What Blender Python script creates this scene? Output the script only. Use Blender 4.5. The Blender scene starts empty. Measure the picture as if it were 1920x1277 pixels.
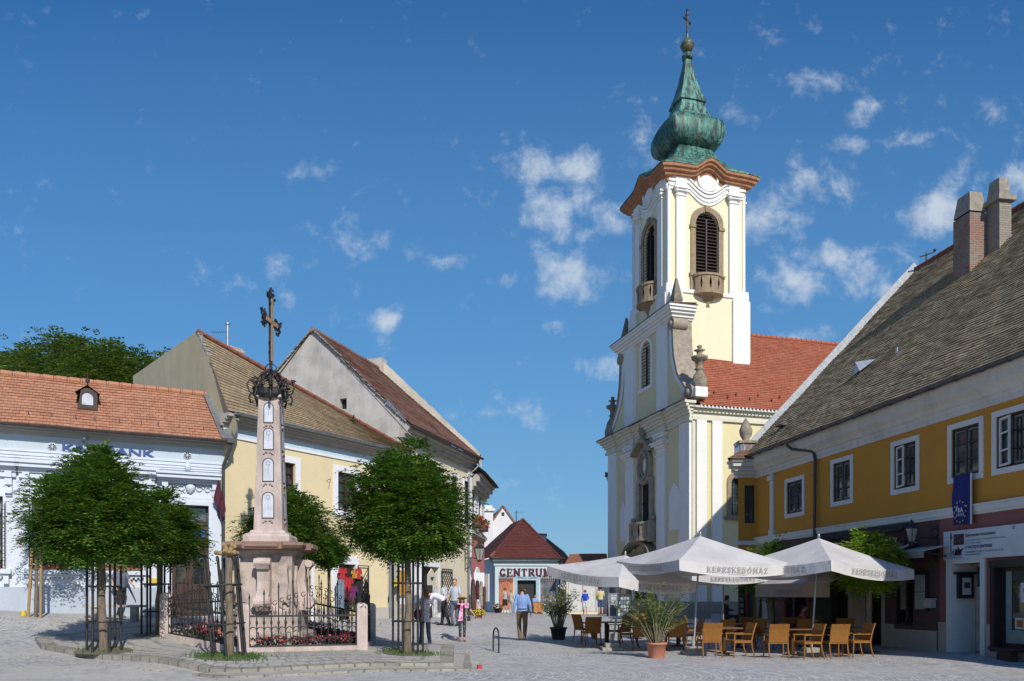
import bpy, bmesh, math, random
from mathutils import Vector, Matrix, noise
from mathutils.geometry import tessellate_polygon
R = math.radians
sc = bpy.context.scene
col = sc.collection
# ---------------------------------------------------------------- camera, world, sun
F, CX, HY, EYE = 1500.0, 960.0, 1118.0, 1.65          # focal length and horizon of the photograph (1920 px wide)
cam = bpy.data.cameras.new('camera'); camo = bpy.data.objects.new('camera', cam); col.objects.link(camo)
camo.location = (0, 0, EYE); camo.rotation_euler = (R(90), 0, 0)
cam.sensor_width = 36; cam.lens = 36*F/1920; cam.shift_y = (HY-638.5)/1920; cam.clip_end = 3000; cam.clip_start = .05
sc.camera = camo
SUN_EL, SX, SY = 35.4, .39, -.92
sun = bpy.data.lights.new('sun', 'SUN'); sun.energy = 4.4; sun.angle = R(.5); sun.color = (1, .955, .88)
suno = bpy.data.objects.new('sun', sun); col.objects.link(suno)
sd = Vector((SX, SY, math.tan(R(SUN_EL)))).normalized()
suno.rotation_euler = sd.to_track_quat('Z', 'Y').to_euler()
w = bpy.data.worlds.new('World'); sc.world = w; w.use_nodes = True
nt = w.node_tree; nt.nodes.clear(); N = nt.nodes; L = nt.links
out = N.new('ShaderNodeOutputWorld'); bg = N.new('ShaderNodeBackground'); bg.inputs[1].default_value = .096
sky = N.new('ShaderNodeTexSky'); sky.sky_type = 'NISHITA'; sky.sun_disc = False
sky.sun_elevation = R(SUN_EL); sky.sun_rotation = math.atan2(SX, SY)
sky.air_density = 1.0; sky.dust_density = .35; sky.ozone_density = 2.6; sky.altitude = 100
tc = N.new('ShaderNodeTexCoord')
def wm(op, a, b=None, c=None):
    n = N.new('ShaderNodeMath'); n.operation = op
    for i, x in enumerate((a, b, c)):
        if x is None: continue
        if isinstance(x, (int, float)): n.inputs[i].default_value = x
        else: L.new(x, n.inputs[i])
    return n.outputs[0]
sx = N.new('ShaderNodeSeparateXYZ'); L.new(tc.outputs['Generated'], sx.inputs[0])
yy = wm('MAXIMUM', sx.outputs[1], .02)
gx = wm('DIVIDE', sx.outputs[0], yy); gz = wm('DIVIDE', sx.outputs[2], yy)
cb = N.new('ShaderNodeCombineXYZ'); L.new(gx, cb.inputs[0]); L.new(gz, cb.inputs[1])
# drifting tufts of altocumulus: each patch of sky where they gather, as a direction (dx/dy, dz/dy) and a spread
tufts = [(1055,312,95,30,1.),(1035,400,48,50,.95),(1100,380,35,32,.9),(1150,415,32,38,.55),(1068,522,55,42,1.),(940,525,30,13,.5),
 (855,492,38,16,.5),(726,600,32,20,1.),(670,455,52,28,.5),(520,500,40,30,.55),(430,530,60,20,.4),(540,565,14,22,.5),(565,325,25,14,.35),(708,338,24,18,.42),
 (765,465,22,20,.4),(1130,690,65,20,.6),(1000,772,60,24,.5),(910,775,50,16,.4),(845,780,40,12,.3),(1520,345,62,45,.85),(1440,410,60,42,.95),(1550,480,55,26,.85),(1490,530,58,36,.95),
 (1610,500,50,34,.75),(1520,150,46,18,.6),(1620,205,28,38,.5),(1410,215,34,24,.55),(1588,272,45,17,.65),(1765,395,62,36,1.),(1815,325,42,30,.7),
 (1900,340,36,42,.85),(1880,215,45,28,.4),(1865,45,30,40,.4),(1665,545,45,20,.65),(1505,630,55,20,.6),(1205,262,42,34,.45),(1200,190,50,16,.25),
 (1040,612,24,14,.5),(1690,480,40,26,.5),(1720,262,60,20,.35),(1800,130,50,20,.25),(1440,55,50,30,.25),(1330,90,60,30,.2),(1640,110,40,25,.2),(1450,580,50,16,.4),(950,905,110,28,.25),(1090,440,20,16,.6),(600,640,90,30,.12)]
acc = None
for (px, py, rx, ry, s) in tufts:
    a = wm('MULTIPLY', wm('SUBTRACT', gx, (px-CX)/F), F/rx); b = wm('MULTIPLY', wm('SUBTRACT', gz, (HY-py)/F), F/ry)
    d = wm('ADD', wm('MULTIPLY', a, a), wm('MULTIPLY', b, b))
    e = wm('MULTIPLY', wm('POWER', 2.718, wm('MULTIPLY', d, -.62)), s)
    acc = e if acc is None else wm('MAXIMUM', acc, e)
ns = N.new('ShaderNodeTexNoise'); ns.inputs['Scale'].default_value = 27; ns.inputs['Detail'].default_value = 9; ns.inputs['Roughness'].default_value = .66; ns.inputs['Distortion'].default_value = .25
L.new(cb.outputs[0], ns.inputs['Vector'])
nb = N.new('ShaderNodeTexNoise'); nb.inputs['Scale'].default_value = 7; nb.inputs['Detail'].default_value = 5; L.new(cb.outputs[0], nb.inputs['Vector'])
dens = wm('ADD', wm('MULTIPLY', acc, .70), wm('ADD', wm('MULTIPLY', wm('SUBTRACT', ns.outputs[0], .5), 1.6), wm('MULTIPLY', wm('SUBTRACT', nb.outputs[0], .5), .5)))
mr = N.new('ShaderNodeMapRange'); mr.interpolation_type = 'SMOOTHSTEP'; L.new(dens, mr.inputs[0])
mr.inputs[1].default_value = .14; mr.inputs[2].default_value = .90; mr.inputs[3].default_value = 0; mr.inputs[4].default_value = .85
haze = N.new('ShaderNodeMapRange'); L.new(gz, haze.inputs[0]); haze.inputs[1].default_value = .8; haze.inputs[2].default_value = .0; haze.inputs[3].default_value = .15; haze.inputs[4].default_value = .88
hs_ = N.new('ShaderNodeHueSaturation'); hs_.inputs['Hue'].default_value = .512; hs_.inputs['Saturation'].default_value = 1.55; hs_.inputs['Value'].default_value = 1.18; L.new(sky.outputs[0], hs_.inputs['Color'])
hz = N.new('ShaderNodeMixRGB'); L.new(haze.outputs[0], hz.inputs[0]); L.new(hs_.outputs[0], hz.inputs[1]); hz.inputs[2].default_value = (1.85, 4.05, 6.5, 1)
mx = N.new('ShaderNodeMixRGB'); L.new(mr.outputs[0], mx.inputs[0]); L.new(hz.outputs[0], mx.inputs[1]); mx.inputs[2].default_value = (6.4, 7.2, 8.1, 1)
L.new(mx.outputs[0], bg.inputs[0]); L.new(bg.outputs[0], out.inputs[0])
vs = sc.view_settings; vs.view_transform = 'Standard'; vs.look = 'None'; vs.exposure = 0; vs.gamma = 1; vs.use_curve_mapping = False

# ---------------------------------------------------------------- measuring
def P(px, py, Y): return Vector(((px-CX)/F*Y, Y, EYE+(HY-py)/F*Y))
class Frame:
    "a building's own axes: x along its front, y into it, z up from its base"
    def __init__(s, ox, oy, ang, z0=0.0):
        s.o = Vector((ox, oy)); s.a = R(ang); s.z0 = z0
        s.u = Vector((math.cos(s.a), math.sin(s.a))); s.n = Vector((-math.sin(s.a), math.cos(s.a)))
    def loc(s, x, y): q = Vector((x, y))-s.o; return q.dot(s.u), q.dot(s.n)
    def world(s, x, y, z=0): p = s.o+s.u*x+s.n*y; return Vector((p.x, p.y, z+s.z0))
    def hit(s, px, py, axis='y', val=0.0):
        r = Vector(((px-CX)/F, 1.0)); nn = s.n if axis == 'y' else s.u
        t = (nn.dot(s.o)+val)/nn.dot(r); x, y = s.loc(r.x*t, t)
        return Vector((x, y, EYE+(HY-py)/F*t-s.z0))
GP = [(-24,20,1.5),(-20,22,1.42),(-15.4,24,1.28),(-9.7,26.8,1.02),(-12,22.4,.6),(-13.8,23.4,1.08),(-11.6,24.3,.9),(-13.5,25.4,1.17),(-5.6,32.9,.73),(-4,35,.66),(-2,42,.62),(0,48,.6),(4,49,.5),(6,55,.42),(12,45,.38),
 (10,35,.3),(8,21.4,.0),(12,21.7,.12),(13,17,.0),(.4,26.8,.2),(-1.8,26.8,.1),(-3.9,23,.16),(-3.2,24.6,.18),(-2.4,31,.52),(-6.5,20,.18),(-9.5,18,.2),(-10.6,19.6,.38),(-11.2,21,.5),(-9,22.4,.5),(-7,25,.68),(4,24,.04),
 (-12,14,.12),(-5,15,.04),(0,14,0),(7,14,0),(-20,14,.6),(0,4,-.02),(-20,4,.2),(20,4,0),(30,20,.2),(20,60,.5),(-20,60,1.2),(0,90,.5),(-60,60,1.2),(60,60,.4),(0,18,.02)]
def ground(x, y):
    a = b = 0.0
    for (gx_, gy_, gz_) in GP:
        d = ((x-gx_)**2+(y-gy_)**2+1.3)**-1.8; a += d*gz_; b += d
    return a/b

# ---------------------------------------------------------------- materials
MATS = {}
def srgb(r, g, b, k=1.0):
    f = lambda c: ((c/255)/12.92 if c/255 <= .04045 else ((c/255+.055)/1.055)**2.4)
    return (f(r)*k, f(g)*k, f(b)*k, 1)
class NT:
    def __init__(s, name):
        s.m = bpy.data.materials.new(name); s.m.use_nodes = True; s.t = s.m.node_tree; s.b = s.t.nodes['Principled BSDF']
    def n(s, typ, **k):
        nd = s.t.nodes.new('ShaderNode'+typ)
        for a, b in k.items(): setattr(nd, a, b)
        return nd
    def l(s, a, b): s.t.links.new(a, b)
    def co(s, which='Object'): return s.n('TexCoord').outputs[which]
    def noise(s, vec, scale, detail=4, rough=.55, stretch=None):
        if stretch:
            mp = s.n('Mapping'); mp.inputs['Scale'].default_value = stretch; s.l(vec, mp.inputs[0]); vec = mp.outputs[0]
        nd = s.n('TexNoise'); nd.inputs['Scale'].default_value = scale; nd.inputs['Detail'].default_value = detail; nd.inputs['Roughness'].default_value = rough
        s.l(vec, nd.inputs['Vector']); return nd.outputs[0]
    def rng(s, v, a, b, c=0., d=1.):
        nd = s.n('MapRange'); s.l(v, nd.inputs[0])
        for i, x in enumerate((a, b, c, d)): nd.inputs[i+1].default_value = x
        return nd.outputs[0]
    def mix(s, f, a, b, mode='MIX'):
        nd = s.n('MixRGB', blend_type=mode)
        for i, x in enumerate((f, a, b)):
            if isinstance(x, (int, float)): nd.inputs[i].default_value = x
            elif isinstance(x, tuple): nd.inputs[i].default_value = x
            else: s.l(x, nd.inputs[i])
        return nd.outputs[0]
    def math(s, op, a, b=0., c=0.):
        nd = s.n('Math', operation=op)
        for i, x in enumerate((a, b, c)):
            if isinstance(x, (int, float)): nd.inputs[i].default_value = x
            else: s.l(x, nd.inputs[i])
        return nd.outputs[0]
    def bump(s, h, st=.3, dist=.02):
        nd = s.n('Bump'); nd.inputs['Strength'].default_value = st; nd.inputs['Distance'].default_value = dist
        s.l(h, nd.inputs['Height']); s.l(nd.outputs[0], s.b.inputs['Normal'])
    def done(s, color, rough=.8, metal=0, spec=None):
        if isinstance(color, tuple): s.b.inputs['Base Color'].default_value = color
        else: s.l(color, s.b.inputs['Base Color'])
        if isinstance(rough, (int, float)): s.b.inputs['Roughness'].default_value = rough
        else: s.l(rough, s.b.inputs['Roughness'])
        s.b.inputs['Metallic'].default_value = metal
        if spec is not None: s.b.inputs['Specular IOR Level'].default_value = spec
        return s.m
def mat(name, c, c2=None, scale=3., lo=.4, hi=.65, rough=.85, metal=0, bs=30., bump=.15, dist=.01, stretch=None, detail=5, fine=.12, spec=None):
    "surface of one colour with wear of a second, grain and relief"
    if name in MATS: return MATS[name]
    t = NT(name); v = t.co()
    if c2 is None: c2 = tuple(x*.8 for x in c[:3])+(1,)
    k = t.rng(t.noise(v, scale, detail, .6, stretch), lo, hi)
    cc = t.mix(k, c, c2)
    if fine:
        g = t.rng(t.noise(v, scale*9+20, 3), .3, .7, 1-fine, 1+fine*.4)
        cc = t.mix(1., cc, t.mix(1., (1, 1, 1, 1), g, 'MULTIPLY'), 'MULTIPLY')
    if bump: t.bump(t.noise(v, bs, 4), bump, dist)
    MATS[name] = t.done(cc, rough, metal, spec); return MATS[name]
def plaster(name, c, dirt, amt=.35, stain=None):
    "painted render: faint mottling, rain streaks running down, patches"
    if name in MATS: return MATS[name]
    t = NT(name); v = t.co()
    a = t.rng(t.noise(v, .9, 6, .65), .42, .72, 0, amt)
    b = t.rng(t.noise(v, 1.4, 5, .7, (2.2, 2.2, .25)), .5, .75, 0, amt*.9)
    cc = t.mix(a, c, dirt); cc = t.mix(b, cc, stain or dirt)
    f = t.rng(t.noise(v, 16, 5, .7), .3, .7, .93, 1.04); cc = t.mix(1., cc, f, 'MULTIPLY')
    h = t.math('ADD', t.noise(v, 6, 5, .6), t.math('MULTIPLY', t.noise(v, 60, 3), .35)); t.bump(h, .28, .02)
    MATS[name] = t.done(cc, .9, 0, .25); return MATS[name]
def tiles(name, c1, c2, mortar, c3=None, amt=.4, w=.18, h=.16, bias=0., scale3=1.6, spot=None):
    "rows of roof tiles, each with its own tone; lichen and soot in patches"
    if name in MATS: return MATS[name]
    t = NT(name); uv = t.co('UV'); v = t.co()
    br = t.n('TexBrick'); br.offset = .5
    for k, x in (('Color1', c1), ('Color2', c2), ('Mortar', mortar), ('Scale', 1.), ('Mortar Size', .007), ('Bias', bias), ('Brick Width', w), ('Row Height', h), ('Mortar Smooth', .2)):
        br.inputs[k].default_value = x
    t.l(uv, br.inputs['Vector']); cc = br.outputs[0]
    wn = t.n('TexVoronoi'); wn.inputs['Scale'].default_value = 7.; t.l(uv, wn.inputs['Vector'])
    cc = t.mix(1., cc, t.mix(.42, (1, 1, 1, 1), t.mix(1., (1, 1, 1, 1), t.rng(wn.outputs['Color'], 0, 1, .55, 1.35), 'MULTIPLY')), 'MULTIPLY')
    if c3: cc = t.mix(t.rng(t.noise(v, scale3, 8, .75), .42, .66, 0, amt), cc, c3)
    if spot: cc = t.mix(t.rng(t.noise(uv, 9., 3, .8), .60, .68, 0, .85), cc, spot)
    f = t.rng(t.noise(v, 22, 4, .7), .3, .7, .8, 1.12); cc = t.mix(1., cc, f, 'MULTIPLY')
    t.bump(t.math('ADD', t.math('MULTIPLY', br.outputs['Fac'], -1.), t.noise(v, 30, 4)), .5, .012)
    MATS[name] = t.done(cc, .85, 0, .3); return MATS[name]
def bricks(name, c1, c2, mortar, w=.25, h=.08, ms=.012, over=None, amt=.5, rough=.9):
    if name in MATS: return MATS[name]
    t = NT(name); uv = t.co('UV'); v = t.co()
    br = t.n('TexBrick'); br.offset = .5
    for k, x in (('Color1', c1), ('Color2', c2), ('Mortar', mortar), ('Scale', 1.), ('Mortar Size', ms), ('Brick Width', w), ('Row Height', h), ('Mortar Smooth', .3)):
        br.inputs[k].default_value = x
    t.l(uv, br.inputs['Vector']); cc = br.outputs[0]
    if over: cc = t.mix(t.rng(t.noise(v, 1.7, 7, .7), .45, .6, 0, amt), cc, over)
    f = t.rng(t.noise(v, 18, 5, .7), .3, .7, .8, 1.12); cc = t.mix(1., cc, f, 'MULTIPLY')
    t.bump(t.math('ADD', t.math('MULTIPLY', br.outputs['Fac'], -1.2), t.noise(v, 40, 4)), .5, .01)
    MATS[name] = t.done(cc, rough, 0, .3); return MATS[name]
def leafmat(name, c1, c2, c3, scale=1.2):
    if name in MATS: return MATS[name]
    t = NT(name); v = t.co(); g = t.n('NewGeometry')
    a = t.rng(t.noise(v, scale, 3), .35, .65); cc = t.mix(a, c1, c2)
    rnd = t.rng(g.outputs['Random Per Island'], .72, 1., 0, .75); cc = t.mix(rnd, cc, c3)
    f = t.rng(g.outputs['Random Per Island'], 0, 1, .7, 1.25); cc = t.mix(1., cc, f, 'MULTIPLY')
    t.done(cc, .5, 0, .3)
    tr = t.n('BsdfTranslucent'); t.l(t.mix(1., cc, (1.2, 1.5, .5, 1), 'MULTIPLY'), tr.inputs[0])
    ms = t.n('MixShader'); ms.inputs[0].default_value = .34; t.l(t.b.outputs[0], ms.inputs[1]); t.l(tr.outputs[0], ms.inputs[2])
    o = [n for n in t.t.nodes if n.type == 'OUTPUT_MATERIAL'][0]; t.l(ms.outputs[0], o.inputs[0])
    MATS[name] = t.m; return t.m
def glass(name='window_glass', tint=(.02, .024, .028, 1), pale=(.16, .18, .19, 1), amt=.5):
    if name in MATS: return MATS[name]
    t = NT(name); v = t.co()
    k = t.rng(t.noise(v, 1.6, 3, .5), .5, .62, 0, amt)  # pale patches put into the colour stand in for reflections and curtains
    t.done(t.mix(k, tint, pale), .06, 0, .9)
    t.bump(t.noise(v, 2.2, 2), .12, .02)
    MATS[name] = t.m; return t.m
def flat(name, c, rough=.6, metal=0, spec=None): return mat(name, c, tuple(x*.82 for x in c[:3])+(1,), 4., rough=rough, metal=metal, bump=.05, fine=.08, spec=spec)

# ---------------------------------------------------------------- mesh building
class MB:
    def __init__(s, T=None): s.v = []; s.f = []; s.m = []; s.sm = []; s.uv = []; s.T = T or Matrix(); s.mi = 0; s.smooth = False
    def face(s, pts, uv=None):
        pts = [s.T @ Vector(p) for p in pts]
        if uv is None:
            n = Vector((0, 0, 0))
            for i in range(len(pts)):
                a, b = pts[i], pts[(i+1) % len(pts)]
                n += Vector(((a.y-b.y)*(a.z+b.z), (a.z-b.z)*(a.x+b.x), (a.x-b.x)*(a.y+b.y)))
            if n.length < 1e-9: n = Vector((0, 0, 1))
            n.normalize()
            h = Vector((1, 0, 0)) if abs(n.z) > .98 else Vector((-n.y, n.x, 0)).normalized()
            k = n.cross(h); uv = [(p.dot(h), p.dot(k)) for p in pts]
        b = len(s.v); s.v += pts; s.f.append(tuple(range(b, b+len(pts)))); s.m.append(s.mi); s.sm.append(s.smooth); s.uv += list(uv)
    def grid(s, rows, closed=False, smooth=True):
        "quads between rings of points, sharing their vertices"
        b = len(s.v); n = len(rows[0])
        for r in rows: s.v += [s.T @ Vector(p) for p in r]
        for i in range(len(rows)-1):
            for j in range(n if closed else n-1):
                k = (j+1) % n
                s.f.append((b+i*n+j, b+i*n+k, b+(i+1)*n+k, b+(i+1)*n+j)); s.m.append(s.mi); s.sm.append(smooth)
                s.uv += [(j*.2, i*.2), (j*.2+.2, i*.2), (j*.2+.2, i*.2+.2), (j*.2, i*.2+.2)]
    def box(s, x0, x1, y0, y1, z0, z1):
        p = lambda i, j, k: ((x0, x1)[i], (y0, y1)[j], (z0, z1)[k])
        for q in (((0,0,0),(1,0,0),(1,0,1),(0,0,1)), ((1,1,0),(0,1,0),(0,1,1),(1,1,1)), ((0,1,0),(0,0,0),(0,0,1),(0,1,1)),
                  ((1,0,0),(1,1,0),(1,1,1),(1,0,1)), ((0,0,1),(1,0,1),(1,1,1),(0,1,1)), ((0,1,0),(1,1,0),(1,0,0),(0,0,0))):
            s.face([p(*c) for c in q])
    def obox(s, c, size, rz=0, rx=0, ry=0):
        T = s.T; s.T = T @ Matrix.Translation(c) @ Matrix.Rotation(rz, 4, 'Z') @ Matrix.Rotation(ry, 4, 'Y') @ Matrix.Rotation(rx, 4, 'X')
        a, b, d = size[0]/2, size[1]/2, size[2]/2; s.box(-a, a, -b, b, -d, d); s.T = T
    def bar(s, a, b, w, h=None):
        a = Vector(a); b = Vector(b); d = b-a; h = h or w
        T = s.T; s.T = T @ Matrix.Translation((a+b)/2) @ d.to_track_quat('Z', 'Y').to_matrix().to_4x4()
        s.box(-w/2, w/2, -h/2, h/2, -d.length/2, d.length/2); s.T = T
    def prism(s, loop, vec):
        vec = Vector(vec); a = [Vector(p) for p in loop]; b = [p+vec for p in a]
        s.face(a); s.face(b[::-1])
        for i in range(len(a)): j = (i+1) % len(a); s.face([a[i], b[i], b[j], a[j]])
    def uz(s, loop, y0, y1): s.prism([(u, y0, z) for u, z in loop], (0, y1-y0, 0))
    def tube(s, path, r, n=6, smooth=True, cap=True):
        path = [Vector(p) for p in path]; rr = r if isinstance(r, (list, tuple)) else [r]*len(path); rows = []; up = None
        for i, p in enumerate(path):
            d = (path[min(i+1, len(path)-1)]-path[max(i-1, 0)])
            d = d.normalized() if d.length > 1e-9 else Vector((0, 0, 1))
            if up is None: up = d.orthogonal().normalized()
            up = (up-d*up.dot(d)); up = up.normalized() if up.length > 1e-6 else d.orthogonal().normalized()
            sd_ = d.cross(up)
            rows.append([p+(up*math.cos(6.28319*k/n)+sd_*math.sin(6.28319*k/n))*rr[i] for k in range(n)])
        s.grid(rows, True, smooth)
        if cap: s.face(rows[0][::-1]); s.face(rows[-1])
    def lathe(s, prof, c=(0, 0, 0), n=16, smooth=True, sq=0, rot=0, sx=1., sy=1.):
        rows = []
        for r, z in prof:
            ring = []
            for k in range(n):
                a = 2*math.pi*(k+.5)/n; ca, sa = math.cos(a), math.sin(a)
                f = 1. if not sq else 1/((abs(ca)**sq+abs(sa)**sq)**(1/sq))
                x, y = ca*f*r*sx, sa*f*r*sy
                ring.append((c[0]+x*math.cos(rot)-y*math.sin(rot), c[1]+x*math.sin(rot)+y*math.cos(rot), c[2]+z))
            rows.append(ring)
        s.grid(rows, True, smooth); s.face(rows[-1]); s.face(rows[0][::-1])
    def ball(s, c, r, n=10, m=7, sz=1.):
        rows = [[(c[0]+r*math.sin(math.pi*i/m)*math.cos(6.28319*k/n), c[1]+r*math.sin(math.pi*i/m)*math.sin(6.28319*k/n), c[2]-r*sz*math.cos(math.pi*i/m)) for k in range(n)] for i in range(m+1)]
        s.grid(rows, True, True)
    def wall(s, outer, holes, depth=.2, y=0.):
        "a wall face in the x-z plane with openings cut through and their reveals"
        loops = [[Vector((u, z, 0)) for u, z in outer]]+[[Vector((u, z, 0)) for u, z in h] for h in holes]
        fl = [p for l in loops for p in l]
        for t in tessellate_polygon(loops): s.face([(fl[i].x, y, fl[i].y) for i in t])
        for h in holes:
            for i in range(len(h)):
                a, b = h[i], h[(i+1) % len(h)]
                s.face([(a[0], y, a[1]), (b[0], y, b[1]), (b[0], y+depth, b[1]), (a[0], y+depth, a[1])])
    def ring(s, inner, outer, y0, y1):
        "a band between two loops, standing from y1 out to y0"
        n = len(inner)
        for i in range(n):
            j = (i+1) % n; a, b, c, d = inner[i], inner[j], outer[j], outer[i]
            s.face([(a[0], y0, a[1]), (b[0], y0, b[1]), (c[0], y0, c[1]), (d[0], y0, d[1])])
            s.face([(d[0], y0, d[1]), (c[0], y0, c[1]), (c[0], y1, c[1]), (d[0], y1, d[1])])
            s.face([(a[0], y0, a[1]), (b[0], y0, b[1]), (b[0], y1, b[1]), (a[0], y1, a[1])])
    def roof(s, A, B, C, D, pitch=.16, step=.7, lift=.028, jit=.008, sag=.05):
        "courses of tiles from the eave A-B up to the ridge D-C, each lapping the one below"
        A, B, C, D = map(Vector, (A, B, C, D)); n = (B-A).cross(D-A)
        if n.length < 1e-6: n = (B-A).cross(C-A)
        n.normalize()
        if n.z < 0: n = -n
        e = (B-A).normalized(); H = max(((D-A)-e*(D-A).dot(e)).length, ((C-B)-e*(C-B).dot(e)).length); rows = max(1, round(H/pitch))
        for i in range(rows):
            t0, t1 = i/rows, min(1., (i+1.12)/rows)
            a0, b0, a1, b1 = A.lerp(D, t0), B.lerp(C, t0), A.lerp(D, t1), B.lerp(C, t1)
            m = max(1, int((b0-a0).length/step)); prev = None
            for j in range(m+1):
                f = j/m; p = a0.lerp(b0, f); q = a1.lerp(b1, f); l = lift+random.uniform(-jit, jit); p = p+n*sag*noise.noise(p*.45); q = q+n*sag*noise.noise(q*.45); ps = p+n*l
                if prev:
                    pp, pq, pps, pu, qu = prev; u = p.dot(e); v = q.dot(e)
                    s.face([pps, ps, q+n*.003, pq+n*.003], [(pu, i*pitch+.004), (u, i*pitch+.004), (v, (i+.98)*pitch), (qu, (i+.98)*pitch)])
                    s.face([pp, p, ps, pps], [(pu, i*pitch), (u, i*pitch), (u, i*pitch+.01), (pu, i*pitch+.01)])
                prev = (p, q, ps, p.dot(e), q.dot(e))
    def ridge(s, a, b, r=.11, step=.38):
        a, b = Vector(a), Vector(b); d = (b-a); n = max(1, int(d.length/step))
        for i in range(n): s.tube([a+d*(i/n), a+d*((i+1.05)/n)], [r*1.1, r*.92], 8)
    def text(s, txt, T, size=1., ext=.01, bold=0., align='LEFT', shear=0., space=1., width=None, height=None):
        c = bpy.data.curves.new('t', 'FONT'); c.body = txt; c.size = size; c.extrude = 0; c.offset = bold; c.align_x = 'LEFT'; c.shear = shear
        c.space_character = space; c.resolution_u = 3
        o = bpy.data.objects.new('t', c); me = bpy.data.meshes.new_from_object(o)
        xs = [v.co.x for v in me.vertices]; ys = [v.co.y for v in me.vertices]
        if xs:
            w_ = max(xs)-min(xs); kx = (width/w_) if width else 1.; ky = (height/(max(ys)-min(ys))) if height else 1.
            ox = {'LEFT': min(xs), 'CENTER': (max(xs)+min(xs))/2, 'RIGHT': max(xs)}[align]; oy = min(ys)
            T0 = s.T; s.T = T0 @ T; pt = [((v.co.x-ox)*kx, (v.co.y-oy)*ky) for v in me.vertices]
            for p in me.polygons:
                f = [pt[i] for i in p.vertices]; s.face([(x, y, 0) for x, y in f])
            if ext:
                ed = {}
                for p in me.polygons:
                    for k in p.edge_keys: ed[k] = ed.get(k, 0)+1
                for (a, b), n in ed.items():
                    if n == 1: s.face([(*pt[a], 0), (*pt[b], 0), (*pt[b], -ext), (*pt[a], -ext)])
            s.T = T0
        bpy.data.objects.remove(o); bpy.data.curves.remove(c); bpy.data.meshes.remove(me)
    def mesh(s, name, mats, dz=0.):
        me = bpy.data.meshes.new(name)
        me.from_pydata([(v.x, v.y, v.z-dz) for v in s.v], [], s.f)
        ul = me.uv_layers.new(name='UVMap'); ul.data.foreach_set('uv', [c for q in s.uv for c in q])
        for m in mats: me.materials.append(m)
        me.polygons.foreach_set('material_index', s.m); me.polygons.foreach_set('use_smooth', s.sm); me.update()
        return me
def facing(x, y, z, back=0.):
    "text lying in the x-z plane, read from -y"
    return Matrix.Translation((x, y, z)) @ Matrix.Rotation(R(90), 4, 'X')
def tag(o, label=None, cat=None, group=None, kind=None):
    if label: o['label'] = label
    if cat: o['category'] = cat
    if group: o['group'] = group
    if kind: o['kind'] = kind
    return o
def thing(name, label, cat, loc=(0, 0, 0), rz=0., group=None):
    o = bpy.data.objects.new(name, None); col.objects.link(o); o.location = loc; o.rotation_euler = (0, 0, rz); o.empty_display_size = .2
    return tag(o, label, cat, group)
def part(name, mb, mats, parent, label=None, kind=None):
    if not isinstance(mats, (list, tuple)): mats = [mats]
    o = bpy.data.objects.new(name, mb.mesh(name, mats)); col.objects.link(o); o.parent = parent
    return tag(o, label, None, None, kind)
def solo(name, mb, mats, label=None, cat=None, loc=(0, 0, 0), rz=0., group=None, kind=None):
    if not isinstance(mats, (list, tuple)): mats = [mats]
    o = bpy.data.objects.new(name, mb.mesh(name, mats)); col.objects.link(o); o.location = loc; o.rotation_euler = (0, 0, rz)
    return tag(o, label, cat, group, kind)
KIDS = {}
def copy_thing(o, loc, rz=None, label=None, parent=None, scale=None):
    kids = [c for c in bpy.data.objects if c.parent == o] if o not in KIDS else KIDS[o]
    KIDS[o] = kids
    c = o.copy(); col.objects.link(c)
    if parent is not None: c.parent = parent
    else:
        c.location = loc
        if rz is not None: c.rotation_euler = (o.rotation_euler[0], o.rotation_euler[1], rz)
        if label: c['label'] = label
        if scale: c.scale = scale
    for k in kids: copy_thing(k, None, parent=c)
    return c
def fthing(fr, name, label, cat, group=None): return thing(name, label, cat, (fr.o.x, fr.o.y, fr.z0), fr.a, group)
def arch(u0, u1, z0, z1, n=10, rise=None):
    "loop of an opening with a round head whose crown is at z1"
    r = (u1-u0)/2; rise = r if rise is None else rise; c = (u0+u1)/2
    return [(u0, z0), (u1, z0)]+[(c+r*math.cos(math.pi*i/n), z1-rise+rise*math.sin(math.pi*i/n)) for i in range(n+1)]
def rect(u0, u1, z0, z1): return [(u0, z0), (u1, z0), (u1, z1), (u0, z1)]
def grow(loop, d):
    cx = (min(p[0] for p in loop)+max(p[0] for p in loop))/2; cz = (min(p[1] for p in loop)+max(p[1] for p in loop))/2
    W = max(p[0] for p in loop)-cx; H = max(p[1] for p in loop)-cz
    return [(cx+(p[0]-cx)*(W+d)/W, cz+(p[1]-cz)*(H+d)/H) for p in loop]
def window(parent, u0, u1, z0, z1, T=None, fm=None, bars=(2, 3), sur=.18, sm=None, depth=.18, arched=False, fw=.07, pm=None, proud=.03, label=None):
    "casement set back in its opening: frame, panes behind, moulded surround in front; returns the opening's loop"
    lp = arch(u0, u1, z0, z1) if arched else rect(u0, u1, z0, z1)
    a = MB(T)
    a.ring(grow(lp, -fw), lp, depth-.05, depth+.02)
    W, H = u1-u0, z1-z0
    for i in range(1, bars[0]):
        x = u0+W*i/bars[0]; t = .035 if (bars[0] == 2) else .02; a.box(x-t, x+t, depth-.055, depth+.015, z0+fw, z1-fw)
    for j in range(1, bars[1]):
        z = z0+H*j/bars[1]; a.box(u0+fw, u1-fw, depth-.04, depth+.01, z-.018, z+.018)
    o = part('window', a, fm, parent, label)
    g = MB(T); g.prism([(u, depth+.025, z) for u, z in grow(lp, -fw*.5)], (0, .01, 0)); part('pane', g, pm or glass(), o)
    if sur:
        r_ = MB(T); r_.ring(lp, grow(lp, sur), -proud, .0); part('surround', r_, sm, o)
    return lp

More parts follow.
